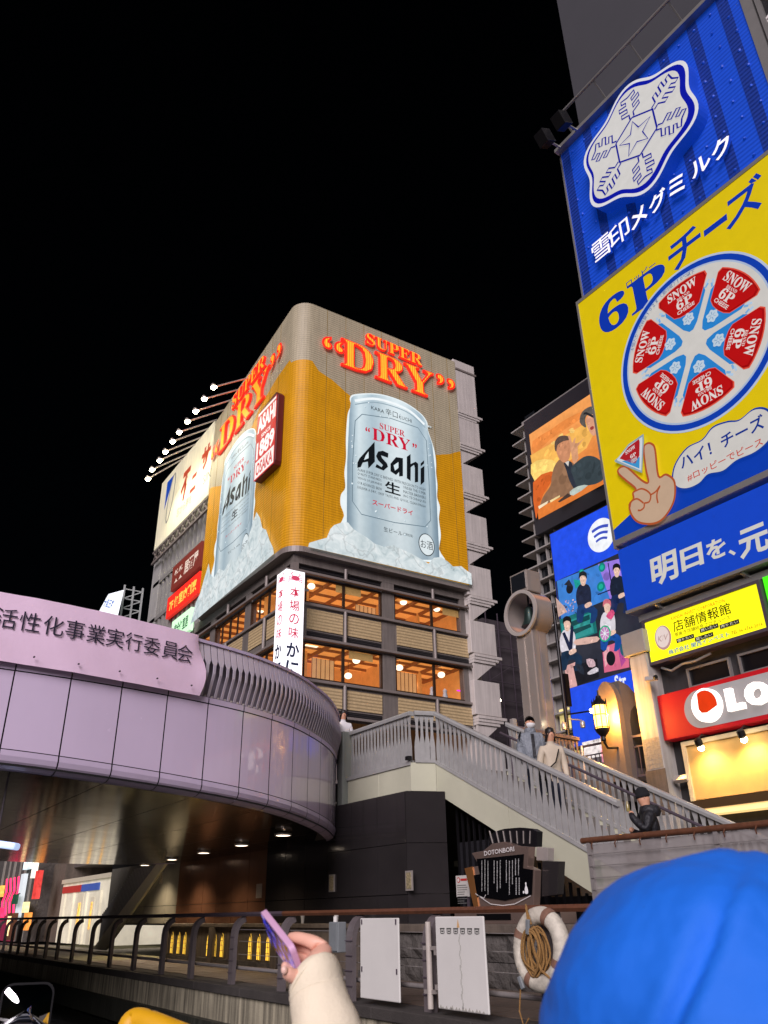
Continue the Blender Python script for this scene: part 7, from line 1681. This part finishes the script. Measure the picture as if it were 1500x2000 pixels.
skin_body('body', [(Vector(a), b, c, d) for a, b, c, d in sv], [(0,1),(1,2),(2,3),(3,4),(2,5),(5,6),(6,7),(7,8),(2,9),(9,10),(10,11),(11,12),(0,13),(13,14),(0,15),(15,16)], 0, pb_, [M_BLUEH, M_SKIN, M_JEAN])
# ---- passenger raising a phone
M_FLC = mat('cream_sherpa_sleeve','e8dcc0',.85,var=.05,vs=18,bump=.15,bs=260,lump=.06,lscale=22)
pw = thing('person', 'passenger in cream fleece sleeve raising a phone in one hand', 'person', (.85,.9,.55))
HV = [  # photo pixel, distance, radius
 (626,1930,1.470,.024),   #0 wrist
 (622,1893,1.485,.031),   #1 palm heel
 (616,1868,1.495,.030),   #2 palm centre
 (632,1852,1.505,.0155),  #3 index knuckle
 (606,1838,1.515,.0115),  #4 index mid
 (580,1831,1.530,.0098),  #5 index far
 (564,1832,1.548,.0085),  #6 index tip
 (626,1866,1.520,.0145),  #7 middle knuckle
 (598,1852,1.545,.0112),  #8
 (575,1848,1.565,.0095),  #9
 (558,1852,1.570,.0085),  #10
 (616,1882,1.520,.0135),  #11 ring knuckle
 (590,1870,1.550,.0108),  #12
 (566,1868,1.570,.0092),  #13
 (551,1868,1.565,.0082),  #14
 (602,1898,1.510,.0125),  #15 little knuckle
 (580,1898,1.530,.0102),  #16
 (562,1892,1.535,.0088),  #17
 (551,1882,1.525,.0078),  #18
 (604,1906,1.478,.020),   #19 thumb base
 (580,1910,1.462,.0135),  #20 thumb mid
 (563,1902,1.455,.0112),  #21
 (556,1896,1.452,.0095)]  #22 thumb tip
hv = [(at(x, y, D), r_, r_*.95, 0) for x, y, D, r_ in HV]
he = [(0,1),(1,2),(2,3),(3,4),(4,5),(5,6),(2,7),(7,8),(8,9),(9,10),(2,11),(11,12),(12,13),(13,14),(1,15),(15,16),(16,17),(17,18),(1,19),(19,20),(20,21),(21,22)]
# body: raised forearm, shoulder, torso, head below the frame
bd = [((.745,1.16,1.70),.034,.034,1),((.78,.98,1.50),.045,.045,1),((.80,.88,1.44),.06,.06,1),((.70,.86,1.25),.17,.13,1),((.70,.86,.98),.16,.13,1),((.70,.86,.74),.17,.15,1),((.70,.87,1.53),.06,.06,0),((.70,.89,1.60),.075,.08,0),((.70,.89,1.655),.068,.075,0),
      ((.52,.84,1.42),.08,.08,1),((.46,.95,1.18),.06,.06,1),((.55,1.1,1.0),.05,.05,1),((.6,1.16,.97),.03,.03,0),((.8,1.15,.8),.09,.09,2),((.82,1.3,.6),.06,.06,2),((.6,1.15,.8),.09,.09,2),((.58,1.3,.6),.06,.06,2)]
o0 = len(hv); hv += [(Vector(a), b, c, d) for a, b, c, d in bd]
he += [(0,o0),(o0,o0+1),(o0+1,o0+2),(o0+2,o0+3),(o0+3,o0+4),(o0+4,o0+5),(o0+3,o0+6),(o0+6,o0+7),(o0+7,o0+8),(o0+3,o0+9),(o0+9,o0+10),(o0+10,o0+11),(o0+11,o0+12),(o0+5,o0+13),(o0+13,o0+14),(o0+5,o0+15),(o0+15,o0+16)]
M_HANDS = mat('warm_skin','e3ae96',.5,var=.05,vs=40,bump=.05,bs=300)
skin_body('body', hv, he, o0+5, pw, [M_HANDS, M_FLC, M_JEAN], 3)
MB().sphere((.70,.88,1.64), .1, 16, 10, (.95,1.0,1.05)).build('hair', M_HAIR, pw, smooth='all')
tq = at(*HV[22][:3]); MB().sphere(tq+(EYE-tq).normalized()*.0085+Vector((-.001,0,.001)), .0052, 10, 6, (1,1,1.2)).build('thumb_nail', mat('finger_nail','e8c0b0',.3,var=0), pw, smooth='all')
# sleeve: loose cuff round the wrist, widening to the elbow
cpts = [(608,1904,1.49,.030),(612,1911,1.485,.040),(618,1920,1.48,.0445),(626,1944,1.475,.0465),(631,1980,1.46,.0475)]
cen = [at(x, y, D) for x, y, D, _ in cpts]
ELB = cen[-1]+(cen[-1]-cen[-3])*2.6
cen += [cen[-1].lerp(ELB, .5), ELB, Vector((.78,.98,1.50)), Vector((.78,.88,1.42))]
rr_ = [q[3] for q in cpts]+[.054,.06,.08,.085]
g = MB(); vs = []; N = 36; cs_ = smooth([(*c,) for c in cen], 6, False); rs = []
for i in range(len(rr_)-1):
    for q in range(6): rs.append(rr_[i]+(rr_[i+1]-rr_[i])*q/6)
rs.append(rr_[-1])
for i, c_ in enumerate(cs_):
    tn = (cs_[min(i+1, len(cs_)-1)]-cs_[max(i-1, 0)]).normalized(); a_ = tn.cross(Vector((0,0,1))).cross(tn).normalized() if abs(tn.z) < .99 else Vector((1,0,0)); b_ = tn.cross(a_)
    for j in range(N):
        th_ = 2*math.pi*j/N; q = c_+(a_*math.cos(th_)+b_*math.sin(th_))*rs[i]
        nz = mathutils.noise.noise(q*15)*.008+mathutils.noise.noise(q*40)*.0008+mathutils.noise.noise(Vector((q.x*8,q.y*8,q.z*22)))*.003
        vs.append(c_+(a_*math.cos(th_)+b_*math.sin(th_))*(rs[i]+nz))
g.add(vs, [(i*N+j, i*N+(j+1) % N, (i+1)*N+(j+1) % N, (i+1)*N+j) for i in range(len(cs_)-1) for j in range(N)]); g.build('sleeve', M_FLC, pw, smooth='all')
cuff = cs_[9]; ct = (cs_[10]-cs_[8]).normalized(); ca = ct.orthogonal().normalized(); cb_ = ct.cross(ca)
MB().tube([cuff+(ca*math.cos(a)+cb_*math.sin(a))*(rs[9]+.001) for a in (2*math.pi*j/32 for j in range(32))], .0035, 8, closed=True).build('cuff_seam', M_FLC, pw, smooth='all')
# phone
T_ = at(523, 1808, 1.63); B_ = at(585, 1889, 1.50)
la = (B_-T_).normalized(); side = (at(556, 1840, 1.49)-at(542, 1840, 1.56)).normalized(); nrm = la.cross(side).normalized()
if nrm.dot(EYE-T_) < 0: nrm = -nrm
side = nrm.cross(la).normalized()
if side.dot(RGT) < 0: side = -side
pc_ = (T_+B_)/2; hl_, hw_, ht_ = .0735, .036, .0055
ph = thing('phone', 'pink-cased smartphone held up with its lit screen towards the camera', 'phone', tuple(pc_-Vector((0,0,.06))))
def prr(w_, h_, r_, off):
    o_ = []
    for cx, cy, a0 in ((w_-r_,h_-r_,0),(-w_+r_,h_-r_,90),(-w_+r_,-h_+r_,180),(w_-r_,-h_+r_,270)):
        for a in (0,22,45,68,90): o_.append(pc_+side*(cx+r_*math.cos(R(a0+a)))+la*(cy+r_*math.sin(R(a0+a)))+nrm*off)
    return o_
MB().prism(prr(hw_, hl_, .011, -ht_), nrm*2*ht_).build('case', mat('pink_phone_case','d3a6c6',.45,var=.03), ph, smooth=True, bevel=.0015)
scm = bpy.data.materials.new('phone_screen'); scm.use_nodes = True; nn_ = scm.node_tree.nodes; LL = scm.node_tree.links; b_ = nn_['Principled BSDF']
tc = nn_.new('ShaderNodeNewGeometry'); tn_ = nn_.new('ShaderNodeTexNoise'); tn_.inputs['Scale'].default_value = 55; tn_.inputs['Detail'].default_value = 3; LL.new(tc.outputs['Position'], tn_.inputs['Vector'])
cr_ = nn_.new('ShaderNodeValToRGB'); el = cr_.color_ramp.elements; el[0].position = .38; el[0].color = (*lin('06060f'),1); el[1].position = .72; el[1].color = (*lin('b09ac8'),1)
e_ = el.new(.47); e_.color = (*lin('15126a'),1); e_ = el.new(.56); e_.color = (*lin('2a34c8'),1); e_ = el.new(.62); e_.color = (*lin('6d62a8'),1)
LL.new(tn_.outputs['Fac'], cr_.inputs[0]); LL.new(cr_.outputs[0], b_.inputs['Emission Color']); b_.inputs['Emission Strength'].default_value = .9; b_.inputs['Base Color'].default_value = (.01,.01,.015,1); b_.inputs['Roughness'].default_value = .1
MB().add(prr(hw_-.003, hl_-.003, .009, ht_+.0006), [tuple(range(20))]).build('screen', scm, ph)
for z in (-.02,-.008): MB().cbox(pc_+side*(hw_+.0005)+la*z, (.0025,.0025,.009), 0).build('side_button', MATS['pink_phone_case'], ph)
